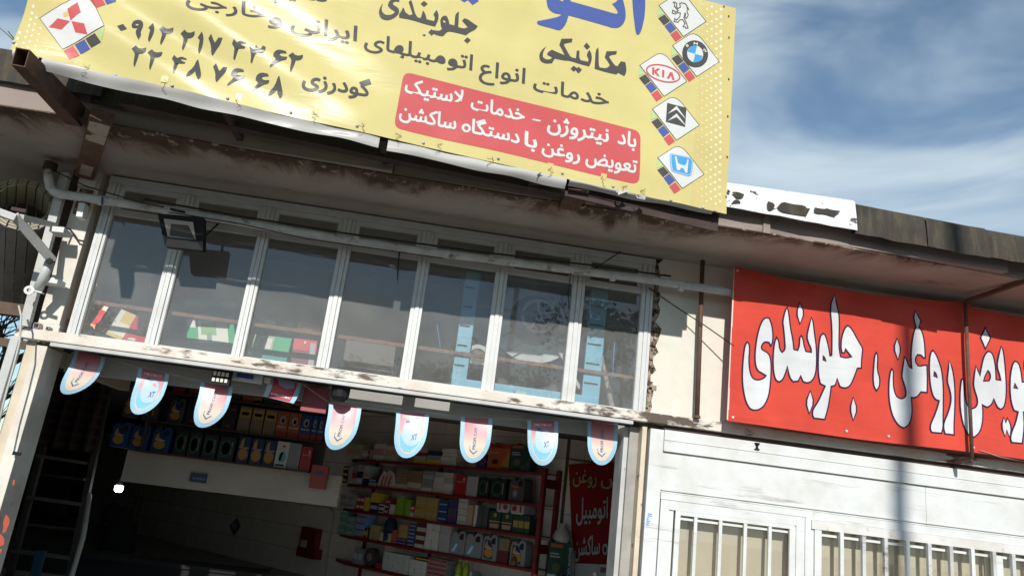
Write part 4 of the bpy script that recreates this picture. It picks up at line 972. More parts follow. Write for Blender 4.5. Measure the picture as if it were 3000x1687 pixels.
# stars
random.seed(12)
def star(cx, cy, r):
    a0 = random.uniform(0, 1.2); return [(cx+(r if k % 2 == 0 else r*.42)*cos(a0+pi*k/5), cy+(r if k % 2 == 0 else r*.42)*sin(a0+pi*k/5)) for k in range(10)]
SV = []
for i in range(27):
    for j in range(7):
        x = 2111-j*13.5+(6.5 if i % 2 else 0)*0; y = 30+i*21.5+(11 if j % 2 else 0)-j*3.6+ (0)
        r = 6.6-j*.85
        if j == 6 and i % 2: continue
        bad = False
        for cx, cy in ((2034, 160), (1943, 222), (1986, 345), (1997, 488), (2000, 30)):
            if abs(x-cx)+abs(y-cy)*.9 < 68: bad = True
        if not bad and y < 600: SV.append(star(x, y, r))
for i in range(14):
    for j in range(6):
        x = 80-i*4.6+j*17; y = 6+i*18+(9 if j % 2 else 0)+j*4
        if x < 38 or y > 150 or (x > 118 and y < 140): continue
        if x > 112+(y-50)*.42+0 and y < 150: continue
        if x < 100-y*.46: continue
        if y > 120 and x > 190: continue
        SV.append(star(x, y, 6.8-j*.55))
for q in SV: printed('star', ([*q, (sum(a for a, _ in q)/10, sum(b for _, b in q)/10)], [(k, (k+1) % 10, 10) for k in range(10)]), bsurf, .003, M_star, ban, 200)
printed('seam', stroke([(2121, 20), (2117, 320), (2110, 620)], 1.2), bsurf, .0035, M_yel, ban, 30)

# ------------------------------------------------------------------ red banner
RB = thing('red_banner', 'long red cloth banner with outlined white lettering tied under the canopy', 'banner', (4.4, -.26, 2.72))
def rwave(x, z): return .016*sin(x*2.3)*sin((z-2.7)*2)+.006*sin((x*1.7+z*.9)*3.1)*sin(z*5)+.010*math.exp(-((z-4.15)/.1)**2)*sin(x*7)+.010*math.exp(-((x-5.35)/.12)**2)+.006*sin((x*.8+z*2.2)*4)*math.exp(-((x-3.0)/.5)**2-((z-3.9)/.5)**2)
def rsurf(px, py, off):
    p = at_y(px, py, -.26); return Vector((p.x, p.y-rwave(p.x, p.z)-off, p.z))
M_rb = vinyl('red_vinyl', (.62, .075, .05), .04); M_rw = vinyl('banner_white', (.64, .65, .65), .04); M_ro = vinyl('banner_outline', (.05, .02, .05), .04)
mbr = MB(); nx, nz = 90, 26
def rtop(x): return 4.245-.075*sin(pi*min(1, max(0, (x-2.845)/(5.42-2.845)))) if x < 5.42 else 4.19-.03*(x-5.42)
def rbot(x): return 2.688+.02*(x-2.85)/3-.015*sin(pi*(x-2.85)/2.57)**2
for i in range(nx+1):
    x = 2.845+(9.3-2.845)*(i/nx)
    for j in range(nz+1):
        z = rbot(x)+(rtop(x)-rbot(x))*j/nz
        mbr.v.append(Vector((x, -.26-rwave(x, z), z)))
for i in range(nx):
    for j in range(nz): a = i*(nz+1)+j; mbr.f.append((a, a+nz+1, a+nz+2, a+1))
mesh_obj('cloth', mbr, M_rb, RB, smooth=True)
mesh_obj('edge_hem', MB().quad(*[(x, -.258-rwave(x, z), z) for x, z in ((2.832, 2.70), (2.85, 2.69), (2.85, 4.23), (2.838, 4.24))]), cmat((.72, .55, .48)), RB)
for px, py in ((2147, 1222), (2603, 1277), (2158, 795), (2480, 1262), (2850, 1310)):
    p = rsurf(px, py, .004); mesh_obj('eyelet', MB().lathe(p, [(.014, 0), (.012, .006)], 10, (0, -1, 0)), M_galv, RB)
R4 = lambda p: Z(2250, 844, p)
ra_ = 220/797
RA = lambda p: [(2140+x*ra_, 860+y*ra_) for x, y in p]
rc_ = 400/1610
RC = lambda p: [(2600+x*rc_, 1000+y*rc_) for x, y in p]
glyphs = [
 [RA([(375, 258), (405, 268), (430, 330), (445, 430), (440, 520), (422, 555), (405, 520), (365, 510), (335, 530), (318, 575), (330, 600), (395, 635), (418, 690), (424, 800), (415, 960), (400, 1080), (360, 1180), (310, 1225), (255, 1236), (205, 1220), (165, 1150), (135, 1030), (122, 900), (125, 750), (140, 600), (155, 540), (172, 518), (190, 535), (196, 600), (186, 700), (195, 810), (215, 880), (250, 915), (295, 920), (340, 905), (372, 872), (330, 845), (285, 820), (262, 770), (253, 680), (262, 560), (285, 430), (315, 330), (345, 275)])],
 [R4([(185, 200), (200, 260), (215, 400), (240, 520), (250, 620), (290, 630), (308, 580), (310, 500), (325, 485), (340, 510), (350, 580), (370, 640), (425, 650), (425, 610), (400, 560), (380, 495), (400, 400), (430, 300), (445, 340), (455, 450), (475, 600), (478, 750), (470, 860), (440, 930), (390, 955), (345, 940), (320, 880), (295, 935), (245, 940), (210, 900), (187, 780), (170, 850), (140, 920), (105, 943), (70, 925), (50, 850), (45, 750), (48, 650), (60, 550), (80, 500), (100, 530), (110, 620), (135, 650), (165, 620), (165, 560), (150, 400), (140, 340), (165, 230)])],
 [R4([(660, 70), (685, 170), (705, 250), (712, 330), (708, 500), (705, 600), (720, 690), (760, 702), (800, 702), (838, 690), (775, 612), (762, 650), (740, 650), (728, 600), (735, 500), (770, 400), (800, 378), (840, 410), (900, 520), (952, 600), (950, 640), (940, 720), (938, 800), (895, 805), (860, 900), (820, 985), (770, 1005), (720, 990), (688, 905), (670, 975), (628, 988), (622, 1060), (600, 1200), (565, 1318), (455, 1305), (440, 1270), (445, 1220), (500, 1140), (570, 985), (520, 960), (500, 880), (495, 750), (500, 600), (515, 490), (545, 460), (570, 480), (600, 600), (612, 685), (632, 680), (635, 600), (638, 400), (620, 190)]), R4([(542, 682), (560, 700), (573, 738), (543, 725)])],
 [R4([(315, 150), (358, 255), (312, 362), (278, 252)])], [R4([(418, 1035), (456, 1150), (408, 1260), (372, 1150)])], [R4([(855, 1100), (900, 1215), (857, 1325), (825, 1210)])],
 [R4([(1097, 648), (1110, 680), (1103, 820), (1128, 900), (1125, 980), (1095, 1028), (1068, 990), (1060, 900), (1068, 800), (1080, 670)])],
 [R4([(1303, 505), (1343, 610), (1315, 715), (1270, 600)])], [R4([(1482, 228), (1542, 325), (1512, 422), (1470, 310)])],
 # roghan: ghayn + noon
 [RC([(360, -180), (400, -150), (430, -60), (445, 60), (448, 190), (430, 190), (400, 155), (360, 152), (335, 190), (335, 240), (365, 285), (400, 290), (435, 280), (468, 282), (475, 450), (472, 598), (400, 590), (370, 635), (330, 660), (285, 655), (292, 800), (280, 900), (250, 980), (190, 1018), (130, 990), (70, 900), (35, 780), (20, 640), (25, 480), (45, 350), (62, 322), (80, 350), (75, 450), (80, 560), (105, 640), (150, 675), (200, 668), (228, 630), (225, 560), (200, 480), (178, 405), (195, 280), (210, 178), (235, 220), (265, 300), (295, 315), (285, 200), (290, 60), (310, -80), (335, -160)])],
 [RC([(540, 105), (575, 150), (610, 240), (640, 340), (658, 500), (662, 700), (658, 900), (655, 1020), (635, 1078), (520, 1068), (503, 1030), (510, 970), (560, 870), (600, 760), (615, 695), (570, 680), (535, 620), (510, 500), (498, 350), (500, 220), (515, 130)]), RC([(555, 355), (575, 375), (590, 425), (550, 405)])],
 [RC([(732, 225), (765, 320), (785, 450), (795, 600), (795, 800), (785, 1000), (785, 1098), (680, 1085), (663, 1020), (670, 950), (720, 840), (750, 730), (752, 640), (735, 560), (705, 470), (718, 350)])],
 # sad + noon-like bowl, ya tooth
 [RC([(1038, 292), (1060, 340), (1088, 415), (1100, 330), (1130, 190), (1160, 135), (1190, 118), (1225, 140), (1250, 200), (1270, 330), (1275, 450), (1330, 460), (1320, 400), (1285, 295), (1300, 180), (1332, 62), (1355, 120), (1370, 240), (1385, 400), (1395, 560), (1385, 700), (1360, 780), (1325, 798), (1285, 770), (1248, 670), (1225, 740), (1170, 775), (1110, 745), (1118, 850), (1110, 980), (1080, 1070), (1020, 1125), (960, 1112), (905, 1020), (870, 880), (852, 720), (855, 560), (870, 450), (882, 442), (895, 470), (898, 600), (915, 700), (945, 775), (985, 797), (1030, 780), (1055, 735), (1052, 670), (1025, 590), (1005, 515), (1018, 400)]), RC([(1182, 342), (1205, 370), (1215, 420), (1195, 465), (1130, 468), (1145, 410)])],
 [R4([(2180, 400), (2230, 505), (2182, 608), (2132, 500)])],
 [RC([(1492, 235), (1530, 260), (1555, 340), (1572, 480), (1650, 492), (1700, 500), (1700, 830), (1590, 830), (1598, 1000), (1575, 1200), (1455, 1188), (1440, 1140), (1455, 1060), (1500, 960), (1530, 830), (1480, 810), (1450, 720), (1435, 560), (1440, 380), (1465, 265)]), RC([(1490, 490), (1520, 555), (1480, 548)])],
 [RC([(1360, 898), (1385, 960), (1405, 905), (1450, 1010), (1430, 1125), (1395, 1040), (1378, 1118), (1335, 1000)])],
 [RC([(1625, 180), (1680, 160), (1700, 380), (1625, 380), (1598, 330), (1600, 230)])],
]
for g in glyphs:
    sm = [smooth_poly(p, 48, 1) for p in g]
    outl = [offset_poly(sm[0], 2.8)]+[offset_poly(p, -2.4) for p in sm[1:]]
    inn = [offset_poly(sm[0], -1.8)]+[offset_poly(p, 1.8) for p in sm[1:]]
    printed('letter_outline', fill2d(outl), rsurf, .003, M_ro, RB, 24)
    printed('letter', fill2d(inn), rsurf, .0055, M_rw, RB, 24)

# ------------------------------------------------------------------ pennants
PN = [  # top left, top right, tip (picture), kind, sway
 ((218, 1026), (309, 1048), (189, 1154), 0), ((405, 1077), (496, 1095), (399, 1213), 1), ((588, 1118), (683, 1132), (588, 1252), 0), ((786, 1103), (884, 1124), (815, 1172), 2),
 ((964, 1180), (1059, 1193), (977, 1317), 0), ((1161, 1205), (1257, 1214), (1187, 1341), 1), ((1350, 1221), (1443, 1226), (1382, 1355), 0), ((1545, 1230), (1636, 1233), (1589, 1363), 1), ((1721, 1233), (1811, 1235), (1762, 1362), 0)]
PL = ['pink and sky blue bunting pennant at the left end, hanging before the plaid cloth', 'bunting pennant showing a jug, second from the left, left of the black grille', 'pink pennant with blue rim hanging just right of the black grille', 'short folded pennant showing its printed back in front of the oil tins',
      'pink pennant hanging over the gap between the two shelf units', 'jug pennant hanging above the white cartons on the red shelves', 'pink pennant hanging left of the big orange oil tin', 'jug pennant hanging above the right post of the red shelves', 'last pennant on the right, hanging in front of the inner red poster']
M_pb = cmat((.36, .58, .72), .35); M_pc = cmat((.75, .36, .40), .35); M_pcl = cmat((.84, .70, .58), .35); M_pinkred = cmat((.55, .08, .12), .35); M_jug = cmat((.47, .61, .66), .35); M_ink = cmat((.12, .16, .32), .4); M_sky = cmat((.25, .58, .78), .35)
def penn_mats(nm):
    """print that runs from red at the top to cream at the tip (object z)"""
    if nm in MATS: return MATS[nm]
    m = bpy.data.materials.new(nm); m.use_nodes = True; t = m.node_tree; b = t.nodes['Principled BSDF']; tcn = t.nodes.new('ShaderNodeTexCoord'); sp = t.nodes.new('ShaderNodeSeparateXYZ'); cr = t.nodes.new('ShaderNodeValToRGB')
    mr = t.nodes.new('ShaderNodeMapRange'); mr.inputs[1].default_value = 0; mr.inputs[2].default_value = -.42
    t.links.new(tcn.outputs['Object'], sp.inputs[0]); t.links.new(sp.outputs[2], mr.inputs[0]); t.links.new(mr.outputs[0], cr.inputs[0]); t.links.new(cr.outputs[0], b.inputs['Base Color'])
    e = cr.color_ramp.elements; e[0].color = (.50, .12, .16, 1); e[1].color = (.74, .64, .52, 1); e[1].position = .62; k = e.new(.35); k.color = (.66, .32, .33, 1)
    b.inputs['Roughness'].default_value = .35; MATS[nm] = m; return m
M_grad = penn_mats('pennant_print_red_to_cream')
for i, (tl, tr, tip, kd) in enumerate(PN):
    YP = .27
    A, B, T = at_y(*tl, YP), at_y(*tr, YP), at_y(*tip, YP)
    top = (A+B)/2; t = thing('pennant', PL[i], 'pennant', top, 'bunting pennants under the beam')
    mid = Vector(tl)*.5+Vector(tr)*.5; half = (Vector(tr)-Vector(tl))*.5; dn = Vector(tip)-mid
    random.seed(i); sway = random.uniform(-.05, .05)
    straight = Vector((-.12*dn.y*(0.4 if i > 4 else .9), dn.y))
    def psurf(u, v, off, half=half, mid=mid, dn=dn, sway=sway, kd=kd, i=i):
        u_, v_ = u/100, v/100     # u -1..1, v 0..1
        bend = dn*v_*v_+Vector((dn.x*.25, dn.y))*v_*(1-v_)
        q = mid+half*u_*(1-.06*v_)+bend+Vector((0, half.y*u_*0))
        y = YP-off-.05*v_*v_*(1 if i % 2 else -1)*u_-.03*sin(v_*2.6)-.012*u_*u_
        return at_y(q.x, q.y, y)
    if kd == 2:
        outline = [(-100, 0), (100, 0), (98, 100), (-100, 96)]; inner = [(-68, 0), (72, 0), (70, 97), (-70, 95)]
    else:
        outline = [(-100, 0), (-100, 48)]+[(-100*cos(a), 48+52*sin(a)) for a in [rad(12*k) for k in range(1, 15)]]+[(100, 48), (100, 0)]
        inner = [(-74, 0), (-74, 46)]+[(-74*cos(a), 46+45*sin(a)) for a in [rad(12*k) for k in range(1, 15)]]+[(74, 46), (74, 0)]
    # cloth of the pennant with a rear sheet so it has thickness
    printed('border', fill2d([outline]), psurf, 0, M_pb, t, 12)
    printed('backing', fill2d([outline]), psurf, -.0015, M_pb, t, 12)
    if kd == 2:
        printed('print', fill2d([inner]), psurf, .002, M_pinkred, t, 12)
        printed('jug_print', fill2d([[(-45, 0), (60, 0), (60, 30), (20, 40), (-30, 30)]]), psurf, .004, cmat((.45, .42, .60)), t, 12)
        printed('lettering', word('EVOLUTION', (-60, 80), (60, 85), 9, .02, False, (0, -1)), psurf, .004, cmat((.75, .70, .60)), t, 12)
    else:
        printed('print', fill2d([inner]), psurf, .002, M_grad, t, 12)
        for x in (-88, 87): printed('edge_print', merge2d([([(x-3, y-1), (x+3, y-1), (x+3, y+1), (x-3, y+1)], [(0, 1, 2, 3)]) for y in range(6, 52, 5)]), psurf, .003, cmat((.60, .74, .80)), t, 50)
        if kd == 1:
            printed('blue_field', fill2d([[(-68, 44), (-66, 60), (-50, 76), (-20, 87), (20, 87), (52, 74), (66, 60), (20, 70), (-30, 68)]]), psurf, .003, M_sky, t, 12)
            jug = [(-42, 24), (-14, 24), (-12, 28), (8, 22), (36, 22), (52, 32), (58, 52), (52, 68), (10, 76), (-40, 66), (-52, 50), (-48, 34)]
            hole = [(6, 29), (28, 27), (42, 34), (20, 36)]
            printed('jug_print', fill2d([smooth_poly(jug), hole]), psurf, .0045, M_jug, t, 12)
            printed('jug_outline', stroke(smooth_poly(jug), 2.2, True), psurf, .0055, M_sky, t, 12)
            printed('jug_cap', fill2d([[(-38, 17), (-14, 17), (-14, 24), (-38, 24)]]), psurf, .0045, M_ink, t, 12)
            printed('lettering', word('EVOLUTION XT', (-58, 12), (56, 12), 5, .02, False, (0, -1)), psurf, .0045, cmat((.85, .75, .70)), t, 12)
            printed('lettering', word('XT', (8, 60), (44, 57), 12, .03, False, (0, -1)), psurf, .006, M_ink, t, 12)
        else:
            s = 'PROFI CAR'; vs, fs = word(s, (-16, 74), (16, 14), 1, .03, False, (0, 0))
            v2, f2 = text2d(s, .03, False); vv = [(6-y*17, 70-x*50) for x, y in v2]
            printed('lettering', (vv, f2), psurf, .004, M_ink, t, 12)
            printed('swoosh', stroke([(-30, 62), (-28, 72), (0, 80), (22, 72)], 3), psurf, .004, M_ink, t, 12)
cs = thing('bunting_string', 'thin string carrying the row of pennants under the front beam', 'string', (0, .27, 2.4))
sp_ = []
for tl, tr, tip, kd in PN: sp_ += [at_y(tl[0], tl[1]-1, .272), at_y(tr[0], tr[1]-1, .272)]
mesh_obj('string', MB().tube(sp_, .003, 5), cmat((.5, .5, .5)), cs)

# ------------------------------------------------------------------ things behind the upper panes
def obox(name, p0, ex, ey, ez, m, label, cat='box', group=None):
    """oriented box from one corner and three edge vectors"""
    p0 = Vector(p0); ex, ey, ez = Vector(ex), Vector(ey), Vector(ez)
    t = thing(name, label, cat, p0+ex*.5+ey*.5, group)
    mesh_obj('body', MB().hexa([p0, p0+ex, p0+ex+ey, p0+ey, p0+ez, p0+ex+ez, p0+ex+ey+ez, p0+ey+ez]), m, t)
    t_data = (p0, ex, ey, ez)
    return t, t_data
def on_box(td, face, u0, v0, u1, v1, m, t, name='label_band', off=.002):
    p0, ex, ey, ez = td
    if face == 'front': o, a, b, n = p0, ex, ez, -ey.normalized()
    elif face == 'top': o, a, b, n = p0+ez, ex, ey, ez.normalized()
    elif face == 'left': o, a, b, n = p0+ey, -ey, ez, -ex.normalized()
    else: o, a, b, n = p0+ex, ey, ez, ex.normalized()
    q = [o+a*u+b*v+n*off for u, v in ((u0, v0), (u1, v0), (u1, v1), (u0, v1))]
    return mesh_obj(name, MB().quad(*q), m, t)
cR, cG, cY, cW, cT = cmat((.72, .05, .07)), cmat((.06, .45, .20)), cmat((.85, .60, .22)), cmat((.88, .84, .74)), cmat((.05, .30, .26))
# tilted red and white carton
q = lambda px, py, y: at_y(px, py, y)
c0 = q(355, 998, .42); ex = q(425, 1008, .42)-c0; ez = q(408, 902, .60)-c0; c0l = q(262, 957, .46)
fx_ = c0-c0l
t, td = obox('carton', c0l, fx_, Vector((.02, .14, -.05)), q(310, 885, .62)-c0l, cW, 'red and white filter carton lying tilted behind the first pane')
on_box(td, 'front', .0, 0, 1, .12, cY, t); on_box(td, 'front', 0, .12, .20, 1, cR, t); on_box(td, 'front', .66, .58, 1, 1, cY, t, 'label_band', .003); on_box(td, 'front', .03, .7, .17, .86, cW, t, 'label_line', .004); on_box(td, 'front', .3, .5, .58, .54, cmat((.5, .46, .4)), t, 'label_line', .004); on_box(td, 'front', .42, .18, .52, .42, cmat((.3, .38, .5)), t, 'barcode')
p0, ex_, ey_, ez_ = td
sr = p0+ex_; e2x = q(425, 1010, .46)-q(356, 997, .42)
t2, td2 = obox('carton', sr+Vector((.004, 0, 0)), e2x+Vector((.06, 0, 0)), Vector((.02, .14, -.05)), ez_, cR, 'red carton with a white emblem beside the first mullion')
on_box(td2, 'front', .30, .35, .42, .75, cW, t2, 'emblem', .003); on_box(td2, 'front', .42, .62, .62, .78, cW, t2, 'emblem', .003); on_box(td2, 'front', .42, .35, .5, .5, cW, t2, 'emblem', .003)
on_box(td2, 'front', .7, .3, .85, .5, cmat((.35, .38, .45)), t2, 'sticker_print', .003); on_box(td2, 'front', .15, .08, .4, .16, cW, t2, 'arrows', .003)
# green carton, standing
g0 = q(548, 1003, .50); t, td = obox('carton', g0, q(690, 1009, .50)-g0, (0, .3, .02), q(545, 922, .62)-g0, cG, 'green and white oil filter carton with barcode behind the second pane')
on_box(td, 'front', .24, .03, .86, .92, cW, t); on_box(td, 'front', .42, .06, .52, .38, cmat((.30, .36, .33)), t, 'barcode', .004); on_box(td, 'front', .3, .3, .62, .75, cmat((.30, .55, .24)), t, 'leaf_print', .003)
on_box(td, 'front', .02, .55, .2, .85, cW, t, 'sticker_print', .003)
g1 = q(545, 893, .72); t, td = obox('carton', g1, q(692, 900, .72)-g1, (0, .3, .0), q(543, 884, .72)+Vector((0, 0, .02))-g1, cG, 'flat green carton lying on top of the green filter carton')
on_box(td, 'front', .2, .1, .7, .9, cT, t)
# dark green engine oil carton and red carton in the third pane
g2 = q(725, 1062, .48); t, td = obox('carton', g2, q(835, 1075, .48)-g2, (0, .28, .02), q(748, 978, .58)-g2, cT, 'dark green engine oil carton with upside down lettering behind the third pane')
on_box(td, 'front', .0, .5, .55, .98, cmat((.45, .55, .35)), t); on_box(td, 'front', .56, .5, 1, .98, cG, t); on_box(td, 'front', .1, .62, .18, .92, cW, t, 'barcode', .004); on_box(td, 'front', .3, .55, .5, .9, cW, t, 'label_band', .004)
P0, EX, EY, EZ = td
def gs(px, py, off): p = at_pl(px, py, P0, (EX.cross(EZ)).normalized()); return p+(-EY.normalized())*off
printed('lettering', word('ENGINE', (800, 1030), (728, 1022), -12, .02, False, (0, -1)), gs, .006, cmat((.35, .42, .38)), t, 300)
g3 = q(850, 1078, .46); t, td = obox('carton', g3, q(920, 1086, .46)-g3, (0, .28, .02), q(862, 990, .56)-g3, cmat((.24, .05, .07)), 'dark red engine oil carton with a lighter top behind the third mullion')
on_box(td, 'front', 0, .62, 1, .98, cR, t); on_box(td, 'front', .72, .05, .95, .9, cmat((.50, .46, .48)), t, 'label_band', .004); on_box(td, 'front', .45, .86, .52, .93, cW, t, 'mark', .004)
g4 = q(868, 968, .62); t, td = obox('carton', g4, q(936, 980, .62)-g4, (0, .25, 0), q(874, 944, .62)-g4, cY, 'yellow and red carton lying on the shelf rail by the third mullion')
on_box(td, 'front', .25, .1, .95, .6, cW, t); on_box(td, 'front', .1, .65, .95, .98, cR, t)
g5 = q(762, 962, .64); t, td = obox('carton', g5, q(858, 975, .64)-g5, (0, .25, 0), q(765, 930, .64)-g5, cT, 'flat teal carton under the shelf rail behind the third pane')
on_box(td, 'front', .15, .1, .45, .8, cW, t); on_box(td, 'front', .72, .05, .98, .95, cG, t)
g6 = q(985, 1065, .5); t, td = obox('carton', g6, q(1150, 1092, .5)-g6, (0, .4, 0), q(997, 985, .5)-g6, cmat((.13, .11, .095)), 'dark brown carton behind the fourth pane', 'box')
# evaporative cooler with blue posts
Y0 = .155
cool = thing('air_cooler', 'light blue evaporative cooler frame with a fan wheel standing behind the right panes', 'air cooler', (1.0, 1.0, 2.6))
def CP(x0, x1, z0, z1, y0=Y0, y1=Y0+.06): return MB().box(x0, x1, y0, y1, z0, z1)
xl = .27; xr = 1.585; zt = 3.93; zb = 2.735
mesh_obj('post', CP(xl-.08, xl+.07, zb-.1, zt), M_blue, cool, bevel=.01); mesh_obj('post', CP(xr-.09, xr+.09, zb-.1, zt), M_blue, cool, bevel=.01)
mesh_obj('base_tray', CP(xl-.08, xr+.09, zb-.15, zb+.075, Y0-.01, Y0+.08), M_blue, cool, bevel=.02)
M_cooltop = mat('cooler_top_dark', (.045, .08, .11), .5, .4, var=.1)
mesh_obj('top_cover', MB().box(xl-.10, xr+.11, Y0-.02, Y0+.8, zt-.02, zt+.07), M_cooltop, cool, bevel=.02)
mesh_obj('back_panel', CP(xl, xr, zb, zt, Y0+.75, Y0+.8), mat('cooler_inside', (.10, .11, .11), .7, .2, var=.2), cool)
for k in range(6):
    for x, w in ((xl-.02, .05), (xr-.01, .07)):
        z = zb+.2+k*.2; mesh_obj('louvre', MB().bar((x-w, Y0-.004, z), (x+w, Y0-.004, z), .012, .012), M_darksteel, cool)
wc = at_y(1579, 925, Y0+.20); scroll = []
for k in range(30):
    a = 2*pi*k/30; r = .46+.05*sin(a); scroll.append((wc.x-.02+r*cos(a), Y0+.34, wc.z-.10+r*.92*sin(a)))
mesh_obj('fan_housing', MB().prism(scroll, (0, .25, 0)), M_galv, cool)
mesh_obj('fan_mouth', MB().lathe((wc.x-.02, Y0+.33, wc.z-.02), [(.27, 0), (.27, .01)], 30, (0, 1, 0)), M_black, cool)
wh = MB()
for k in range(30):
    a, b = 2*pi*k/30, 2*pi*(k+1)/30
    for y in (0, .03):
        wh.quad(*[(wc.x+r*cos(t_), Y0+.20+y, wc.z+r*sin(t_)) for r, t_ in ((.155, a), (.185, a), (.185, b), (.155, b))])
    wh.quad(*[(wc.x+.185*cos(t_), Y0+.20+y, wc.z+.185*sin(t_)) for y, t_ in ((0, a), (0, b), (.03, b), (.03, a))])
mesh_obj('pulley_rim', wh, M_galv, cool)
for k in range(5):
    a = rad(90+72*k+10); mesh_obj('spoke', MB().bar((wc.x, Y0+.21, wc.z), (wc.x+.16*cos(a), Y0+.21, wc.z+.16*sin(a)), .024, .02, (0, 1, 0)), M_galv, cool)
mesh_obj('hub', MB().lathe((wc.x, Y0+.18, wc.z), [(.03, 0), (.03, .05)], 14, (0, 1, 0)), M_galv, cool)
mc = at_y(1398, 1048, Y0+.2)
mesh_obj('motor', MB().lathe((mc.x, Y0+.15, mc.z), [(.10, 0), (.12, .05), (.12, .25)], 20, (0, 1, 0)), mat('motor_grey', (.16, .155, .14), .5, .4), cool)
mot = MB()
for k in range(24):
    a, b = 2*pi*k/24, 2*pi*(k+1)/24; mot.quad(*[(mc.x+r*cos(t_), Y0+.13, mc.z+r*sin(t_)) for r, t_ in ((.085, a), (.125, a), (.125, b), (.085, b))])
mesh_obj('motor_ring', mot, M_galv, cool)
mesh_obj('belt', MB().tube([(wc.x+.05, Y0+.18, wc.z-.18), (mc.x+.1, Y0+.22, mc.z-.02)], .008, 5).tube([(wc.x-.12, Y0+.18, wc.z-.13), (mc.x, Y0+.22, mc.z+.12)], .008, 5), M_black, cool)
mesh_obj('strut', MB().bar(at_y(1615, 985, Y0+.3), at_y(1700, 1140, Y0+.3), .035, .02, (0, 1, 0)), M_galv, cool)
mesh_obj('strut', MB().bar(at_y(1655, 965, Y0+.3), at_y(1625, 800, Y0+.3), .02, .02, (0, 1, 0)), M_galv, cool)
lb = at_y(1528, 1147, Y0-.02); mesh_obj('name_plate', MB().box(lb.x-.06, lb.x+.05, Y0-.014, Y0-.0105, zb-.05, zb+.02), cmat((.55, .58, .60)), cool)
mesh_obj('name_plate', MB().box(lb.x-.075, lb.x-.061, Y0-.014, Y0-.0105, zb-.05, zb+.02), cmat((.08, .15, .5)), cool)
single('leaning_pole', MB().tube([at_y(1762, 1045, .4), at_y(1795, 1200, .4)], [.02, .03], 8), mat('worn_wood', (.36, .31, .25), .8, .2, var=.3, vscale=14), 'pale wooden pole leaning behind the last pane', 'pole')
cable('cord', [at_y(1805, 940, .28), at_y(1800, 1000, .2), at_y(1795, 1100, .12), at_y(1770, 1120, .3)], .006, 'bright blue cord knotted over the shelf rail behind the last pane', cmat((.10, .28, .60)))
cable('cord', [at_y(1276, 870, .3), at_y(1262, 900, .28), at_y(1280, 950, .2), at_y(1291, 1025, .14)], .005, 'thin blue cord hanging behind the fifth pane', cmat((.10, .28, .60)))
# black grille and tube lamp under the beam
gr = thing('vent_grille', 'small black slotted lamp grille fixed under the beam by the third pennant', 'grille', at_y(650, 1105, .1))
p = at_y(650, 1102, .10)
mesh_obj('casing', MB().box(p.x-.09, p.x+.08, .10, .16, p.z-.08, p.z+.085), M_black, gr)
for r_ in range(2):
    for k in range(4): mesh_obj('lens_cell', MB().box(p.x-.08+k*.038, p.x-.055+k*.038, .09, .099, p.z-.0-.055*r_, p.z+.04-.06*r_), cmat((.75, .70, .60)), gr)
lt = thing('strip_lamp', 'white strip lamp with a blue label fixed under the beam right of the grille', 'lamp', at_y(730, 1108, .2))
a, b = at_y(676, 1098, .2), at_y(770, 1112, .2)
mesh_obj('tube', MB().bar(a, b, .05, .09, (0, 0, 1)), cmat((.60, .62, .62)), lt, bevel=.01)
mesh_obj('label_band', MB().bar(at_y(694, 1098, .165), at_y(742, 1105, .165), .004, .04, (0, 0, 1)), cmat((.04, .07, .35)), lt)
mesh_obj('socket', MB().lathe(at_y(782, 1122, .2), [(.03, 0), (.035, .05)], 12, (0, 0, 1)), cmat((.6, .58, .5)), lt)
single('hanging_bag', MB().lathe(at_y(993, 1175, .1), [(.05, 0), (.085, .04), (.09, .13), (.08, .17)], 12), M_black, 'small black box lamp hanging under the beam left of the lit plate', 'lamp')
single('carton', MB().box(at_y(895, 1120, .35).x, at_y(968, 1130, .35).x, .35, .44, 2.32, 2.56), cmat((.30, .06, .07)), 'faded red carton hanging on the inner beam beside the folded pennant', 'box')

# ------------------------------------------------------------------ workshop walls with tiles
DK = Vector((-.9, 1, 0)).normalized(); D0 = at_y(1575, 1500, 3.3); DN = Vector((-DK.y, DK.x, 0)); DN = DN if DN.y < 0 else -DN    # DK runs away to the left, DN faces the room
D0.z = 0
def dpt(px, py, off=0.0): return at_pl(px, py, D0+DN*off, DN)
def ds(p): return (p-D0).dot(DK)
SW = -.38        # wall plane behind the shelves
tile_wall = thing('tiled_wall', 'long diagonal tiled wall of the workshop behind the red shelves', 'wall', D0+DN*SW)
def D(s, off, z): return D0+DK*s+DN*off+Vector((0, 0, z))
mesh_obj('grout_bed', MB().hexa([D(-.15, SW-.1, .12), D(17, SW-.1, .12), D(17, SW, .12), D(-.15, SW, .12), D(-.15, SW-.1, 2.98), D(17, SW-.1, 2.98), D(17, SW, 2.98), D(-.15, SW, 2.98)]), M_grout, tile_wall)
tme = {}
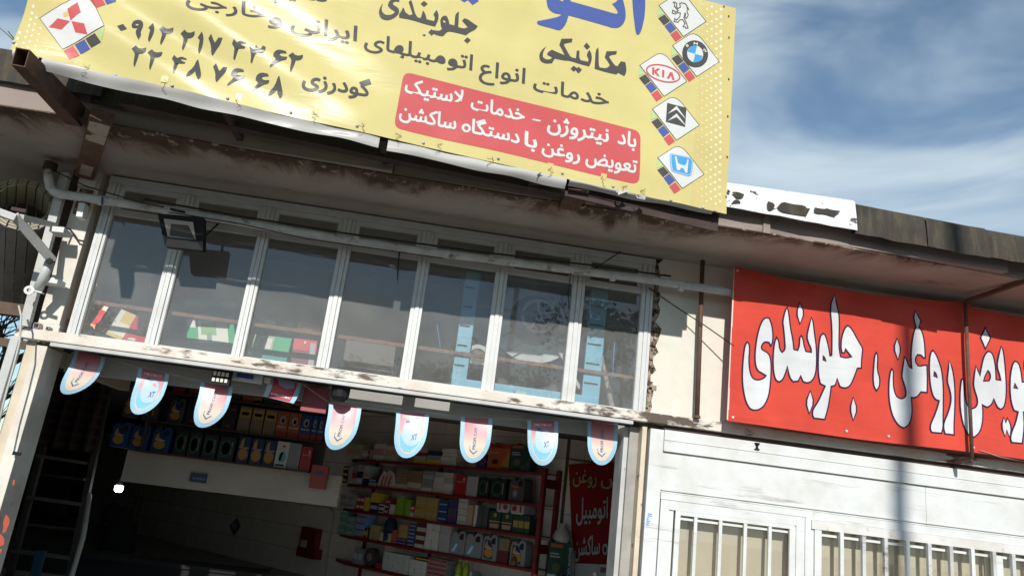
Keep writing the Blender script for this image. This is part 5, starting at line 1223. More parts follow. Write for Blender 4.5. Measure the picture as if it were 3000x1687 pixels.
def tile(s0, s1, z0, z1, m, parent, wallfn, thick=.006):
    g = .003; a, b, c, d = wallfn(s0+g, 0, z0+g), wallfn(s1-g, 0, z0+g), wallfn(s1-g, 0, z1-g), wallfn(s0+g, 0, z1-g)
    key = (m.name, round(s1-s0, 3), round(z1-z0, 3), id(wallfn))
    if key not in tme:
        cx = (a+b)/2
        me = bpy.data.meshes.new('tile'); n_ = wallfn(0, 1, 0)-wallfn(0, 0, 0); f_ = [v+n_*thick for v in (a, b, c, d)]; allv = [v-cx for v in (a, b, c, d)]+[v-cx for v in f_]
        me.from_pydata(allv, [], [(4, 5, 6, 7), (0, 1, 5, 4), (1, 2, 6, 5), (2, 3, 7, 6), (3, 0, 4, 7)]); me.materials.append(m); tme[key] = me
    o = bpy.data.objects.new('tile', tme[key]); COL.objects.link(o); o.parent = parent; o.location = (a+b)/2-wloc(parent); return o
wD = lambda s, o, z: D(s, SW+o, z)
TW = .50; random.seed(31)
rows = [(.12, .52), (.52, .92), (.92, 1.32), (1.32, 1.72), (1.72, 2.12), (2.12, 2.42)]
for (z0, z1) in rows:
    for k in range(32): tile(-.1+k*TW, -.1+(k+1)*TW, z0, z1, M_tile, tile_wall, wD)
for z0, z1 in ((2.42, 2.70), (2.70, 2.975)):
    for k in range(17): tile(-.1+k*TW, -.1+(k+1)*TW, z0, z1, M_tile_shade, tile_wall, wD)
# wall facing the street at the right of the shelves
YB = D(-.15, SW, 0).y+.0
wall_b = thing('tiled_wall', 'short tiled wall carrying the red poster right of the shelves', 'wall', (2.5, YB, .12))
xb0 = D(-.15, SW, 0).x
mesh_obj('grout_bed', MB().box(xb0, 3.4, YB+.001, YB+.1, .12, 2.98), M_grout, wall_b)
wB = lambda s, o, z: Vector((xb0+s, YB-o, z))
xs = [0, .22, .54, .86, 1.18, 1.5]
for (z0, z1) in [(.12, .48), (.48, .88), (.88, 1.28), (1.28, 1.68), (1.68, 2.08), (2.08, 2.42)]:
    for k in range(len(xs)-1): tile(xs[k], xs[k+1], z0, z1, M_tile, wall_b, wB)
for z0, z1 in ((2.42, 2.70), (2.70, 2.975)):
    for k in range(len(xs)-1): tile(xs[k], xs[k+1], z0, z1, M_tile_shade, wall_b, wB)
mesh_obj('dado_trim', MB().bar((xb0, YB-.012, 2.42), (3.3, YB-.012, 2.42), .02, .018), mat('brown_trim', (.10, .05, .035), .6, .3), wall_b)
# red poster
po = thing('wall_poster', 'red cloth poster with gold and grey lettering on the tiled wall behind the door post', 'poster', (2.7, YB-.02, .6))
YPo = YB-.03
def posurf(px, py, off): p = at_y(px, py, YPo); return Vector((p.x, p.y-off-.008*sin(p.x*9)*sin(p.z*3), p.z))
M_pr = vinyl('poster_red', (.30, .022, .025)); M_pg = vinyl('poster_gold', (.45, .37, .15)); M_ps = vinyl('poster_grey', (.50, .49, .47))
pq = Z(1500, 1265, [(570, 325), (1450, 275), (1450, 1350), (665, 1318), (630, 1300), (600, 1000)])
printed('cloth', fill2d([pq]), posurf, 0, M_pr, po, 12)
R7 = lambda p: Z(1500, 1265, p)
def pw(s, a, b, H, m):
    a, b = R7([a, b]); up = (.03, -1)
    printed('letter_outline', word(s, (a[0]-1, a[1]), (b[0]+1, b[1]), H, .06, True, up), posurf, .002, M_ro, po, 12)
    printed('lettering', word(s, a, b, H, .02, True, up), posurf, .005, m, po, 12)
pw('روغن', (610, 500), (850, 520), 42, M_pg); pw('تعویض', (890, 520), (1420, 560), 42, M_pg)
pw('اتومبیل', (645, 870), (960, 860), 60, M_ps); pw('انواع', (995, 880), (1480, 915), 60, M_ps)
pw('ساکشن', (625, 1240), (880, 1225), 56, M_ps); pw('دستگاه', (905, 1225), (1270, 1260), 56, M_ps)
st2 = single('wall_photo', MB().box(*[v for v in (at_y(1758, 1662, YB).x, at_y(1776, 1662, YB).x)], YB-.012, YB-.008, at_y(1767, 1676, YB).z, at_y(1767, 1660, YB).z), cmat((.25, .2, .22)), 'tiny dark photo stuck on the tiles below the red poster', 'photo')
# lintel with oil shelves at the left
LY = 3.0
lint = P('lintel', MB().box(-3.62, at_y(1000, 1400, LY).x, LY, LY+.25, at_y(500, 1400, LY).z-.105, at_y(500, 1340, LY).z+.03), mat('lintel_plaster', (.44, .395, .34), .85, .2, var=.1, vscale=2, bump=.2))
zl = at_y(500, 1340, LY).z+.03
ps = at_y(582, 1398, LY-.02); so_ = thing('door_sign', 'small dark blue sign plate on the lintel under the green tins', 'sign', ps)
mesh_obj('plate', MB().bar(at_y(557, 1396, LY-.015), at_y(606, 1402, LY-.015), .02, .11), cmat((.05, .07, .13)), so_)
printed('lettering', word('GLOMCO', (564, 1402), (600, 1406), 5, .02, False), lambda a, b, o: at_y(a, b, LY-.03-o), .001, cmat((.3, .33, .42)), so_, 100)
# lit bulb
bp = at_y(348, 1430, 3.6)
bu = thing('light_bulb', 'lit white bulb hanging in the dark opening under the lintel', 'bulb', bp)
mesh_obj('globe', MB().lathe(bp, [(.022, -.046), (.042, -.038), (.052, -.01), (.052, .03), (.036, .038)], 16), M_bulb, bu, smooth=True)
mesh_obj('socket', MB().lathe(bp, [(.03, .046), (.025, .14)], 12), M_black, bu)
mesh_obj('flex', MB().tube([bp+Vector((0, 0, .14)), bp+Vector((0, 0, .3))], .008, 6), M_black, bu)
# diamond charm, red cabinet, conduit, switch
dp = dpt(688, 1540, SW+.03); dc = thing('hanging_charm', 'dark red diamond shaped charm with a blue stone on the tiled wall', 'ornament', dp)
cs_ = lambda a, b, o: dpt(a, b, SW+.03+o)
printed('frame', fill2d([Z(0, 1265, [(2385, 860), (2420, 950), (2350, 1042), (2307, 940)])]), cs_, 0, cmat((.18, .02, .02)), dc, 200)
printed('stone', fill2d([Z(0, 1265, ellipse(2360, 945, 32, 42))]), cs_, .006, cmat((.12, .30, .42)), dc, 200)
mesh_obj('loop', MB().tube([cs_(696, 1516, 0), cs_(697, 1506, .0)], .004, 5), M_black, dc)
def dbox(px0, py0, px1, py1, off0, off1, z0=None, z1=None):
    """box against the diagonal wall between two picture points (lower left, upper right)"""
    a = dpt(px0, py0, off1); b = dpt(px1, py1, off1); s0, s1 = ds(a), ds(b); z0 = a.z if z0 is None else z0; z1 = b.z if z1 is None else z1
    return MB().hexa([D(s0, off0, z0), D(s1, off0, z0), D(s1, off1, z0), D(s0, off1, z0), D(s0, off0, z1), D(s1, off0, z1), D(s1, off1, z1), D(s0, off1, z1)]), (s0, s1, z0, z1)
kc = thing('wall_cabinet', 'small dark red tool cabinet hanging on the tiled wall left of the shelves', 'cabinet', dpt(897, 1600, SW))
mb, e = dbox(872, 1610, 928, 1548, SW+.01, SW+.14); mesh_obj('body', mb, M_red, kc, bevel=.006)
mb, e = dbox(866, 1626, 924, 1608, SW+.01, SW+.17); mesh_obj('tray', mb, M_red, kc)
mb, e = dbox(878, 1600, 896, 1582, SW+.15, SW+.18); mesh_obj('paper_roll', mb, cmat((.45, .45, .42)), kc)
cdt = single('wall_conduit', MB().tube([dpt(px, py, SW+.03) for px, py in ((790, 1455), (852, 1470), (930, 1480), (968, 1487), (978, 1500), (974, 1540), (962, 1610), (951, 1700))], .012, 6), cmat((.40, .37, .33)), 'pale conduit bending down the tiled wall left of the red shelves', 'conduit')
mb, e = dbox(945, 1462, 972, 1444, SW+.01, SW+.05); single('switch_box', mb, cmat((.52, .48, .38)), 'cream switch box on the wall between the lintel and the red shelves', 'switch')
rbx = thing('locker_box', 'dark red metal box standing at the right end of the lintel', 'box', at_y(935, 1430, LY-.2))
a, b = at_y(903, 1425, LY-.25), at_y(962, 1365, LY-.25)
mesh_obj('body', MB().box(a.x, b.x, LY-.25, LY-.02, a.z-.01, b.z), cmat((.30, .06, .04), .5), rbx, bevel=.006)
mesh_obj('label_band', MB().box(a.x+.05, a.x+.15, LY-.256, LY-.252, b.z-.12, b.z-.08), cmat((.05, .08, .2)), rbx)
# ladder and things at the dark left
ld = thing('ladder', 'dark steel ladder rising to the upper room at the left side of the opening', 'ladder', at_y(150, 1687, 3.4))
YL = 3.4; M_rail = mat('ladder_steel', (.06, .05, .042), .6, .4, var=.2)
mesh_obj('rail', MB()  .bar(at_y(322, 1120, YL), at_y(188, 1760, YL), .07, .08, (0, 1, 0)), M_rail, ld)
mesh_obj('rail', MB().bar(at_y(190, 1060, YL), at_y(8, 1760, YL), .07, .08, (0, 1, 0)), M_rail, ld)
for a, b in (((110, 1334), (257, 1357)), ((80, 1455), (240, 1477)), ((38, 1612), (210, 1634))):
    mesh_obj('rung', MB().bar(at_y(*a, YL-.02), at_y(*b, YL-.02), .10, .04, (0, 0, 1)), mat('rung_edge', (.13, .12, .105), .6, .4), ld)
for a, b in (((100, 1386), (248, 1404)), ((66, 1533), (225, 1551))):
    mesh_obj('rung', MB().bar(at_y(*a, YL+.25), at_y(*b, YL+.25), .10, .03, (0, 0, 1)), M_rail, ld)
single('handrail', MB().tube([at_y(262, 1447, 2.9), at_y(250, 1535, 2.6), at_y(244, 1570, 2.55), at_y(206, 1700, 2.4)], .028, 8), cmat((.45, .42, .36)), 'pale steel handrail curving down beside the ladder', 'handrail')
single('blue_post', MB().bar(at_y(122, 1612, 3.1), at_y(98, 1700, 3.1), .10, .07, (0, 1, 0)), cmat((.04, .10, .14)), 'dark blue post standing in front of the lowest ladder rung', 'post')
def plaid():
    m = bpy.data.materials.new('plaid_cloth'); m.use_nodes = True; t = m.node_tree; b = t.nodes['Principled BSDF']; tcn = t.nodes.new('ShaderNodeTexCoord')
    cur = None
    mixs = []
    for ax, col in (('X', (.05, .018, .018)), ('Z', (.045, .028, .02))):
        w = t.nodes.new('ShaderNodeTexWave'); w.bands_direction = ax; w.inputs['Scale'].default_value = 3.2 if ax == 'X' else 2.4; t.links.new(tcn.outputs['Object'], w.inputs['Vector'])
        r = t.nodes.new('ShaderNodeMapRange'); r.inputs[1].default_value = .72; r.inputs[2].default_value = .8; t.links.new(w.outputs['Fac'], r.inputs[0])
        mm = t.nodes.new('ShaderNodeMix'); mm.data_type = 'RGBA'; mm.inputs[7].default_value = (*col, 1); t.links.new(r.outputs[0], mm.inputs[0])
        if cur: t.links.new(cur, mm.inputs[6])
        else: mm.inputs[6].default_value = (.010, .009, .014, 1)
        cur = mm.outputs[2]
    t.links.new(cur, b.inputs['Base Color']); b.inputs['Roughness'].default_value = .9
    return m
pc = MB(); PY_ = 3.3; a, b = at_y(150, 1060, PY_), at_y(330, 1090, PY_)
for i in range(24):
    for j in range(2):
        x0, x1 = a.x+(b.x-a.x)*i/24, a.x+(b.x-a.x)*(i+1)/24; yy = lambda k: PY_+.06*sin(k*1.1); z0, z1 = 1.95, 2.22
        pc.quad((x0, yy(i), 1.72+.6*j), (x1, yy(i+1), 1.72+.6*j), (x1, yy(i+1), 2.32+.6*j), (x0, yy(i), 2.32+.6*j))
single('plaid_cloth', pc, plaid(), 'dark plaid cloth hanging at the top of the ladder', 'cloth', smooth=True)
# dark coats and tubes hanging deep inside on the left
random.seed(41)
for k, (px, py, w, h, lab) in enumerate(((345, 1590, .6, 1.3, 'black coat hanging in the dark corner under the bulb'), (330, 1500, .3, .4, 'dark green helmet shaped bag hanging under the bulb'), (395, 1500, .08, 1.2, 'dark pipe rising behind the hanging coat'))):
    p = at_y(px, py, 8.0); single('coat' if k == 0 else 'hanging_bag' if k == 1 else 'wall_pipe', MB().lathe(p, [(w*.5, -h*.5), (w*.55, -h*.2), (w*.45, h*.2), (w*.2, h*.45), (.02, h*.5)], 10), cmat((.02, .026, .022) if k < 2 else (.09, .06, .04), .9), lab, ('coat', 'bag', 'pipe')[k], smooth=True)
mesh = MB()

# ------------------------------------------------------------------ goods
LAB = set()
def uniq(s):
    b = s; k = 2
    while s in LAB: s = b+' '+{2: 'beside its twin', 3: 'third of its kind', 4: 'fourth of its kind', 5: 'fifth of its kind'}.get(k, 'number %d' % k); k += 1
    LAB.add(s); return s
COLN = {'white': (.50, .49, .46), 'cream': (.46, .41, .32), 'grey': (.22, .22, .225), 'lightgrey': (.34, .34, .34), 'red': (.32, .022, .022), 'navy': (.012, .022, .075), 'blue': (.015, .055, .19), 'sky': (.16, .32, .55),
        'yellow': (.55, .37, .04), 'green': (.20, .34, .04), 'darkgreen': (.02, .055, .04), 'teal': (.12, .30, .25), 'black': (.02, .02, .02), 'kraft': (.34, .26, .13), 'gold': (.36, .24, .06), 'brown': (.22, .15, .09), 'purple': (.06, .03, .14),
        'orange': (.36, .09, .03), 'maroon': (.12, .02, .025), 'pink': (.45, .22, .2), 'amber': (.34, .17, .05), 'darkgrey': (.07, .07, .075), 'paleblue': (.36, .44, .48), 'tan': (.40, .30, .18)}
SP = {'lightgrey': 'light grey', 'darkgreen': 'dark green', 'darkgrey': 'dark grey', 'paleblue': 'pale blue', 'sky': 'sky blue'}
cn = lambda c: SP.get(c, c)
for k_ in COLN: COLN[k_] = tuple(v*1.05 for v in COLN[k_])
GOODS_N = [0]
def good_box(frame, s0, s1, z0, h, depth, c, band=None, band2=None, label='', group='', cat='box', name='small_box', off=0.0, skew=0, vband=None, frac=(.3, .7)):
    """frame(s, o, z) gives a place on the shelf: s along the shelf, o out of the wall"""
    fr_ = off
    p = [frame(s0, fr_-depth, z0), frame(s1, fr_-depth, z0), frame(s1, fr_, z0), frame(s0, fr_, z0)]
    mb = MB().hexa([p[0], p[1], p[2], p[3]]+[q+Vector((0, 0, h)) for q in p])
    ctr = sum(p, Vector((0, 0, 0)))/4
    t = thing(name, uniq(label), cat, (ctr.x, ctr.y, z0), group)
    mesh_obj('body', mb, cmat(COLN[c], .5), t)
    e = .0025; sA, sB = min(s0, s1), max(s0, s1); w = sB-sA
    def q(u0, u1, v0, v1, o, m, nm):
        mesh_obj(nm, MB().quad(frame(sA+w*u0, fr_+o, z0+h*v0), frame(sA+w*u1, fr_+o, z0+h*v0), frame(sA+w*u1, fr_+o, z0+h*v1), frame(sA+w*u0, fr_+o, z0+h*v1)), m, t)
    if band: q(.04, .96, frac[0], frac[1], e, cmat(COLN[band], .5), 'label_band')
    if band2: q(.2, .8, frac[0]+.08, frac[0]+.2, e*2, cmat(COLN[band2], .5), 'label_line')
    if vband: q(.1, .4, .1, .9, e, cmat(COLN[vband], .5), 'label_band')
    GOODS_N[0] += 1
    return t
def good_can(frame, s0, s1, z0, h, depth, c, kind, label, group, off=0.0):
    """oil jerrycan: shouldered body, neck, cap, grip opening, printed label"""
    sA, sB = min(s0, s1), max(s0, s1); w = sB-sA; t = thing('oil_jug', uniq(label), 'jug', frame((sA+sB)/2, off-depth/2, z0), group)
    left = frame(sB, 0, 0)  # s grows away to the left
    f = lambda u, o, v: frame(sB-w*u, off-o, z0+h*v)     # u: 0 left .. 1 right as seen
    prof = [(0, 0), (1, 0), (1, .80), (.92, .92), (.62, .93), (.50, .80), (.44, .78), (.36, .86), (.12, .86), (0, .70)]
    mb = MB(); front = [f(u, 0, v) for u, v in prof]; mb.prism(front, f(0, depth, 0)-f(0, 0, 0)); mesh_obj('body', mb, cmat(COLN[c], .4), t)
    g = [(.60, .60), (.86, .60), (.86, .82), (.70, .84), (.56, .72)]
    mesh_obj('grip_opening', MB().quad(*[f(u, -.002, v) for u, v in g]), cmat((.015, .015, .015), .8), t)
    cp = f(.24, depth/2, .86); mesh_obj('cap', MB().lathe(cp, [(w*.11, 0), (w*.11, h*.10)], 10), cmat(COLN['black' if kind != 'y' else 'darkgrey']), t)
    e = -.002
    if kind == 'y':      # yellow crescent and oval
        mesh_obj('label_field', MB().quad(*[f(u, e, v) for u, v in ((.1, .1), (.75, .06), (.72, .45), (.5, .72), (.12, .74))]), cmat((.012, .025, .12), .5), t)
        mesh_obj('label_oval', MB().quad(*[f(.45+.32*cos(a), e*2, .27+.16*sin(a)) for a in [rad(24*k) for k in range(15)]]), cmat((.42, .22, .03), .5), t)
        mesh_obj('label_sail', MB().quad(*[f(u, e*2, v) for u, v in ((.14, .48), (.62, .47), (.36, .54), (.30, .72), (.2, .62))]), cmat((.45, .28, .03), .5), t)
        mesh_obj('label_line', MB().quad(*[f(u, e*2, v) for u, v in ((.16, .43), (.70, .42), (.70, .46), (.16, .47))]), cmat((.45, .47, .55), .5), t)
    elif kind == 'b':    # pale blue swoosh
        mesh_obj('label_field', MB().quad(*[f(u, e, v) for u, v in ((.06, .12), (.62, .08), (.60, .36), (.42, .56), (.16, .36))]), cmat((.10, .30, .42), .5), t)
        mesh_obj('label_stroke', MB().quad(*[f(u, e*2, v) for u, v in ((.12, .12), (.30, .10), (.52, .40), (.40, .44))]), cmat((.55, .62, .68), .5), t)
    elif kind == 'g':
        mesh_obj('label_oval', MB().quad(*[f(.42+.2*cos(a), e, .3+.18*sin(a)) for a in [rad(24*k) for k in range(15)]]), cmat((.10, .15, .20), .5), t)
        mesh_obj('label_spot', MB().quad(*[f(.44+.09*cos(a), e*2, .3+.09*sin(a)) for a in [rad(30*k) for k in range(12)]]), cmat((.42, .28, .22), .5), t)
        mesh_obj('label_band', MB().quad(*[f(u, e, v) for u, v in ((.1, .55), (.62, .52), (.62, .6), (.1, .62))]), cmat((.5, .1, .05), .5), t)
    return t
def good_tin(frame, s0, s1, z0, h, depth, c, art, label, group, off=0.0):
    """upright oil tin with printed front"""
    sA, sB = min(s0, s1), max(s0, s1); w = sB-sA; t = thing('oil_tin', uniq(label), 'tin', frame((sA+sB)/2, off-depth/2, z0), group)
    f = lambda u, o, v: frame(sB-w*u, off-o, z0+h*v)
    mb = MB().prism([f(0, 0, 0), f(1, 0, 0), f(1, 0, 1), f(0, 0, 1)], f(0, depth, 0)-f(0, 0, 0)); mesh_obj('body', mb, cmat(COLN[c], .35), t)
    mesh_obj('spout', MB().lathe(f(.25, depth*.5, 1), [(w*.12, 0), (w*.12, h*.05)], 9), cmat(COLN['black']), t)
    for (poly, col) in art: mesh_obj('label_print', MB().quad(*[f(u, -.002-.001*i_, v) for i_, (u, v) in [(0, q) for q in poly]]), cmat(COLN[col] if isinstance(col, str) else col, .45), t)
    return t
oval = lambda cx, cy, rx, ry, n=14: [(cx+rx*cos(2*pi*k/n), cy+ry*sin(2*pi*k/n)) for k in range(n)]
rect = lambda a, b, c, d: [(a, b), (c, b), (c, d), (a, d)]

# ---- left shelves over the lintel (facing the street)
lsh = thing('oil_shelf', 'dark wall shelf of three boards full of oil tins over the lintel', 'shelf', (-2.2, LY-.1, zl))
fL = lambda s, o, z: Vector((-s, LY-.06-o-.16+.0, z))        # s = -x so that it grows to the left
xr_ = at_y(946, 1330, LY-.2).x
LZ = [zl+.01]; stepz = .372
zrow = [zl+.012, zl+.012+stepz, zl+.012+2*stepz]
for k, z in enumerate(zrow):
    mesh_obj('board', MB().box(-3.45, xr_ if k else at_y(900, 1400, LY-.2).x, LY-.28, LY-.02, z-.02, z), M_darksteel, lsh)
mesh_obj('upright', MB().box(-3.40, -3.37, LY-.27, LY-.02, zl, zl+1.1), M_rail, lsh)
mesh_obj('back_panel', MB().box(-3.5, xr_, LY-.012, LY-.002, zl, zl+1.12), cmat((.05, .04, .035)), lsh)
def LX(px, row): return -at_y(px, 1230+70*(2-row), LY-.22).x
GL = 'oil tins on the dark shelf over the lintel'
art_g = [(oval(.45, .5, .36, .38), (.02, .10, .05)), (oval(.45, .5, .26, .28), 'black'), (rect(.78, .25, .84, .8), (.25, .25, .22))]
art_moon = [(oval(.5, .33, .40, .24), (.40, .21, .03)), ([(.15, .60), (.45, .62), (.40, .95), (.2, .85)], (.42, .26, .03)), (rect(.1, .55, .9, .60), (.25, .28, .45))]
art_red = [(oval(.78, .78, .10, .08), 'lightgrey'), (rect(.15, .62, .9, .66), 'pink')]
art_total = [(oval(.5, .66, .26, .17), 'lightgrey'), (oval(.53, .64, .13, .09), 'blue'), (rect(.1, .36, .9, .42), 'lightgrey'), (rect(0, 0, 1, .22), 'red')]
art_gold = [(rect(.05, .55, .95, .92), 'gold'), (rect(.2, .66, .8, .78), 'brown')]
art_ora = [(rect(0, .82, 1, 1), 'red'), (rect(.08, .86, .7, .96), 'pink'), (rect(.08, .62, .5, .66), 'pink'), (oval(.35, .28, .16, .10), 'black'), ([(.55, 0), (1, 0), (1, .8)], 'amber'), (rect(.6, .03, .95, .1), 'red')]
art_grn = [(rect(.05, .86, .6, .96), 'orange'), (rect(.05, .66, .45, .70), 'lightgrey'), (rect(.05, .58, .5, .62), 'lightgrey'), (oval(.35, .3, .18, .14), (.08, .12, .05)), ([(.55, 0), (1, .5), (1, 0)], (.02, .08, .10)), (rect(.6, .04, .75, .16), 'orange')]
art_sail = [(oval(.55, .4, .3, .2), (.08, .35, .42)), ([(.2, .15), (.4, .15), (.6, .6), (.5, .75)], 'white'), (rect(.1, .05, .8, .12), 'black'), (oval(.55, .82, .1, .05), 'red')]
row0 = [(302, 353, 'j', 'blue jug with orange label at the left end of the lowest lintel shelf'), (362, 415, 'j', 'blue jug with orange label, second on the lowest lintel shelf'), (425, 480, 'j', 'blue jug with orange label next to the green lettered tins'),
        (494, 531, 'g', 'black tin with a green ring, first of four on the lowest lintel shelf'), (536, 573, 'g', 'black tin with a green ring, second of four on the lowest lintel shelf'), (580, 622, 'g', 'black tin with a green ring, third of four on the lowest lintel shelf'), (628, 675, 'g', 'black tin with a green ring right before the blue crescent tins'),
        (685, 720, 'm', 'navy tin with orange crescent, first of three over the lintel'), (724, 760, 'm', 'navy tin with orange crescent, middle of three over the lintel'), (763, 798, 'm', 'navy tin with orange crescent beside the white tin'), (800, 837, 's', 'white tin with a teal sail on the lowest lintel shelf'), (838, 873, 'gr', 'grey tin between the white and the red tin over the lintel'), (875, 906, 'r', 'red tin at the right end of the lowest lintel shelf')]
row1 = [(335, 372, 'jj', 'grey jug with orange label at the left of the middle lintel shelf'), (395, 440, 'jj', 'grey jug with orange label behind the second pennant'), (473, 517, 'jj', 'grey jug with orange label between the second and third pennants'), (525, 568, 'k', 'black tin with thin red lines left of the third pennant'), (580, 622, 'k', 'black tin with thin red lines behind the third pennant'), (635, 675, 'k', 'black tin with thin red lines beside the gold topped tins'),
        (683, 718, 'go', 'brown tin with a gold top, first of three'), (722, 757, 'go', 'brown tin with a gold top, middle of three'), (761, 796, 'go', 'brown tin with a gold top beside the orange tins'), (798, 832, 'to', 'orange tin with a round emblem beside the gold topped tins'), (834, 868, 'to', 'orange tin with a round emblem beside the blue emblem tins'), (870, 902, 'tb', 'blue tin with a round emblem, first of three'), (904, 921, 'tb', 'narrow blue tin with a round emblem in the middle of three'), (923, 940, 'tb', 'narrow blue tin with a round emblem at the right end of the middle lintel shelf')]
row2 = [(348, 400, 'nb', 'navy tin in the dark at the left of the top lintel shelf'), (486, 522, 'tb2', 'dim blue tin with a round emblem left of the third pennant'), (535, 572, 'tb2', 'dim blue tin with a round emblem behind the third pennant'), (660, 692, 'dg', 'dark green tin left of the first red orange tin on the top lintel shelf'), (697, 755, 'or', 'large red orange tin under the strip lamp'), (760, 812, 'dg', 'large dark green tin between the two red orange tins'), (814, 872, 'or', 'large red orange tin under the folded pennant'), (875, 906, 'bk', 'black tin with a small red cap print on the top lintel shelf'), (908, 925, 'bk', 'narrow black tin second from the right on the top lintel shelf'), (927, 945, 'bk', 'narrow black tin at the right end of the top lintel shelf')]
for row, lst in enumerate((row0, row1, row2)):
    for a, b, k, lab in lst:
        s0, s1 = LX(a, row), LX(b, row); z = zrow[row]+.001; h = .315 if row != 2 else (.345 if b-a > 45 else .29)
        if k in ('j', 'jj'): good_can(fL, s0, s1, z, .33, .15, 'blue' if k == 'j' else 'darkgrey', 'y', lab, GL)
        else:
            c, art = {'g': ('black', art_g), 'm': ('navy', art_moon), 's': ('white', art_sail), 'gr': ('grey', []), 'r': ('red', art_red), 'k': ('black', [(rect(.5, .8, .95, .84), 'red'), (rect(.3, .1, .7, .2), 'red')]), 'go': ('brown', art_gold), 'to': ('orange', art_total), 'tb': ('blue', art_total),
                      'nb': ('navy', []), 'tb2': ('navy', art_total), 'dg': ('darkgreen', art_grn), 'or': ('orange', art_ora), 'bk': ('black', [(oval(.6, .7, .25, .08), 'red'), (rect(.1, .05, .8, .5), 'darkgrey')])}[k]
            good_tin(fL, s0, s1, z, h*(.92 if k in ('g', 'r') else 1), .14, c, art, lab, GL)

# ---- red shelf unit on the diagonal wall
ZSH = [2.192, 1.772, 1.365, .944, .536]
rsu = thing('shelf_unit', 'red steel shelf unit of five boards crammed with filters and oil', 'shelf', D(1.6, -.15, .12))
SMAX = [ds(dpt(1003, 1337)), ds(dpt(990, 1400)), ds(dpt(978, 1470)), ds(dpt(965, 1555)), ds(dpt(955, 1620))]
for z, sm in zip(ZSH, SMAX):
    mb = MB().prism([D(0, SW+.01, z-.012), D(sm-.3, SW+.01, z-.012), D(sm+.02, -.34, z-.012), D(sm, -.22, z-.012), D(sm-.55, 0, z-.012), D(0, 0, z-.012)], (0, 0, .01))
    mesh_obj('board', mb, M_red, rsu)
    lip = MB(); pts = [D(0, 0, z-.045), D(sm-.55, 0, z-.045), D(sm, -.22, z-.045), D(sm+.02, -.34, z-.045)]
    for a, b in zip(pts, pts[1:]): lip.quad(a, b, b+Vector((0, 0, .044)), a+Vector((0, 0, .044))); lip.quad(a-DN*.012, b-DN*.012, b-DN*.012+Vector((0, 0, .044)), a-DN*.012+Vector((0, 0, .044))); lip.quad(a, b, b-DN*.012, a-DN*.012)
    mesh_obj('front_lip', lip, M_red, rsu)
for s, o in ((-.04, -.02), (-.04, -.34)):
    mesh_obj('post', MB().bar(D(s, o, .12), D(s, o, 2.25), .06, .06, (DN.x, DN.y, 0)), M_red, rsu)
for s in (SMAX[3]-.55, SMAX[0]*.52):
    mesh_obj('post', MB().bar(D(s, -.345, .12), D(s, -.345, 2.2), .05, .03, (DN.x, DN.y, 0)), M_red, rsu)
for z in (2.05, 1.2, .4): mesh_obj('side_brace', MB().bar(D(-.04, -.02, z), D(-.04, -.34, z), .02, .12, (0, 0, 1)), M_red, rsu)
fD = lambda s, o, z: D(s, -.035+o, z)
def SX(px, k): return ds(dpt(px, [1355, 1430, 1500, 1600, 1650][k], -.035))
GR = 'goods on the red shelves'
ON = ['top', 'second', 'third', 'fourth', 'lowest visible']
PXM = lambda s: (D(s, 0, 0)-CAM_POS).dot(FWD)/FPX
PREV = {}
def stack(k, a, b, hpx, n, cols, band=None, what='filter box', cols_n=1, where='', depth=.20, z0=0.0, name='small_box', vband=None, cat='box', frac=(.3, .7)):
    """n layers x cols_n columns of cartons between picture columns a..b on shelf k"""
    sA, sB = SX(b, k), SX(a, k); w = (sB-sA)/cols_n; H = hpx*PXM((sA+sB)/2)*1.02; h = H/n
    cols = [cols] if isinstance(cols, str) else cols; bands = [band] if (band is None or isinstance(band, str)) else band
    for c in range(cols_n):
        for r in range(n):
            col = cols[(r+c) % len(cols)]; bd = bands[(r+c) % len(bands)]
            pos = 'bottom' if r == 0 else 'top' if r == n-1 else ('second' if r == 1 else 'third' if r == 2 else 'fourth' if r == 3 else 'fifth')+' from the bottom'
            cpos = '' if cols_n == 1 else ', %s column' % ('left', 'second', 'third', 'fourth', 'fifth', 'sixth')[c]
            up_ = '' if n == 1 else ', '+('bottom' if r == 0 else 'top' if r == n-1 else ('second', 'third', 'fourth', 'fifth')[r-1]+' up')
            ctx = where or ('right of the %s' % PREV[k] if k in PREV else 'at its left end')
            lab = '%s %s%s%s, %s shelf, %s' % (cn(col), what, cpos.replace(' column', ' column') if cols_n > 1 else '', up_, ON[k].replace('lowest visible', 'lowest'), ctx)
            if len(lab.split()) > 16: lab = lab.replace('right of the', 'right of').replace('slim box stack', 'slim boxes').replace('upright box stacks', 'upright boxes').replace('spark plug box stacks', 'spark plug boxes')
            j = random.uniform(-.006, .006)
            LASTN = '%s %s' % (cn(cols[0]), what)
            good_box(fD, sB-w*c-.002, sB-w*(c+1)+.003, ZSH[k]+.002+z0+r*h, h-.003, depth+j, col, bd, None, lab, GR, cat, name, off=j, vband=vband, frac=frac)
    PREV[k] = LASTN+('' if n*cols_n == 1 else ' stack' if cols_n == 1 else ' stacks')
random.seed(77)
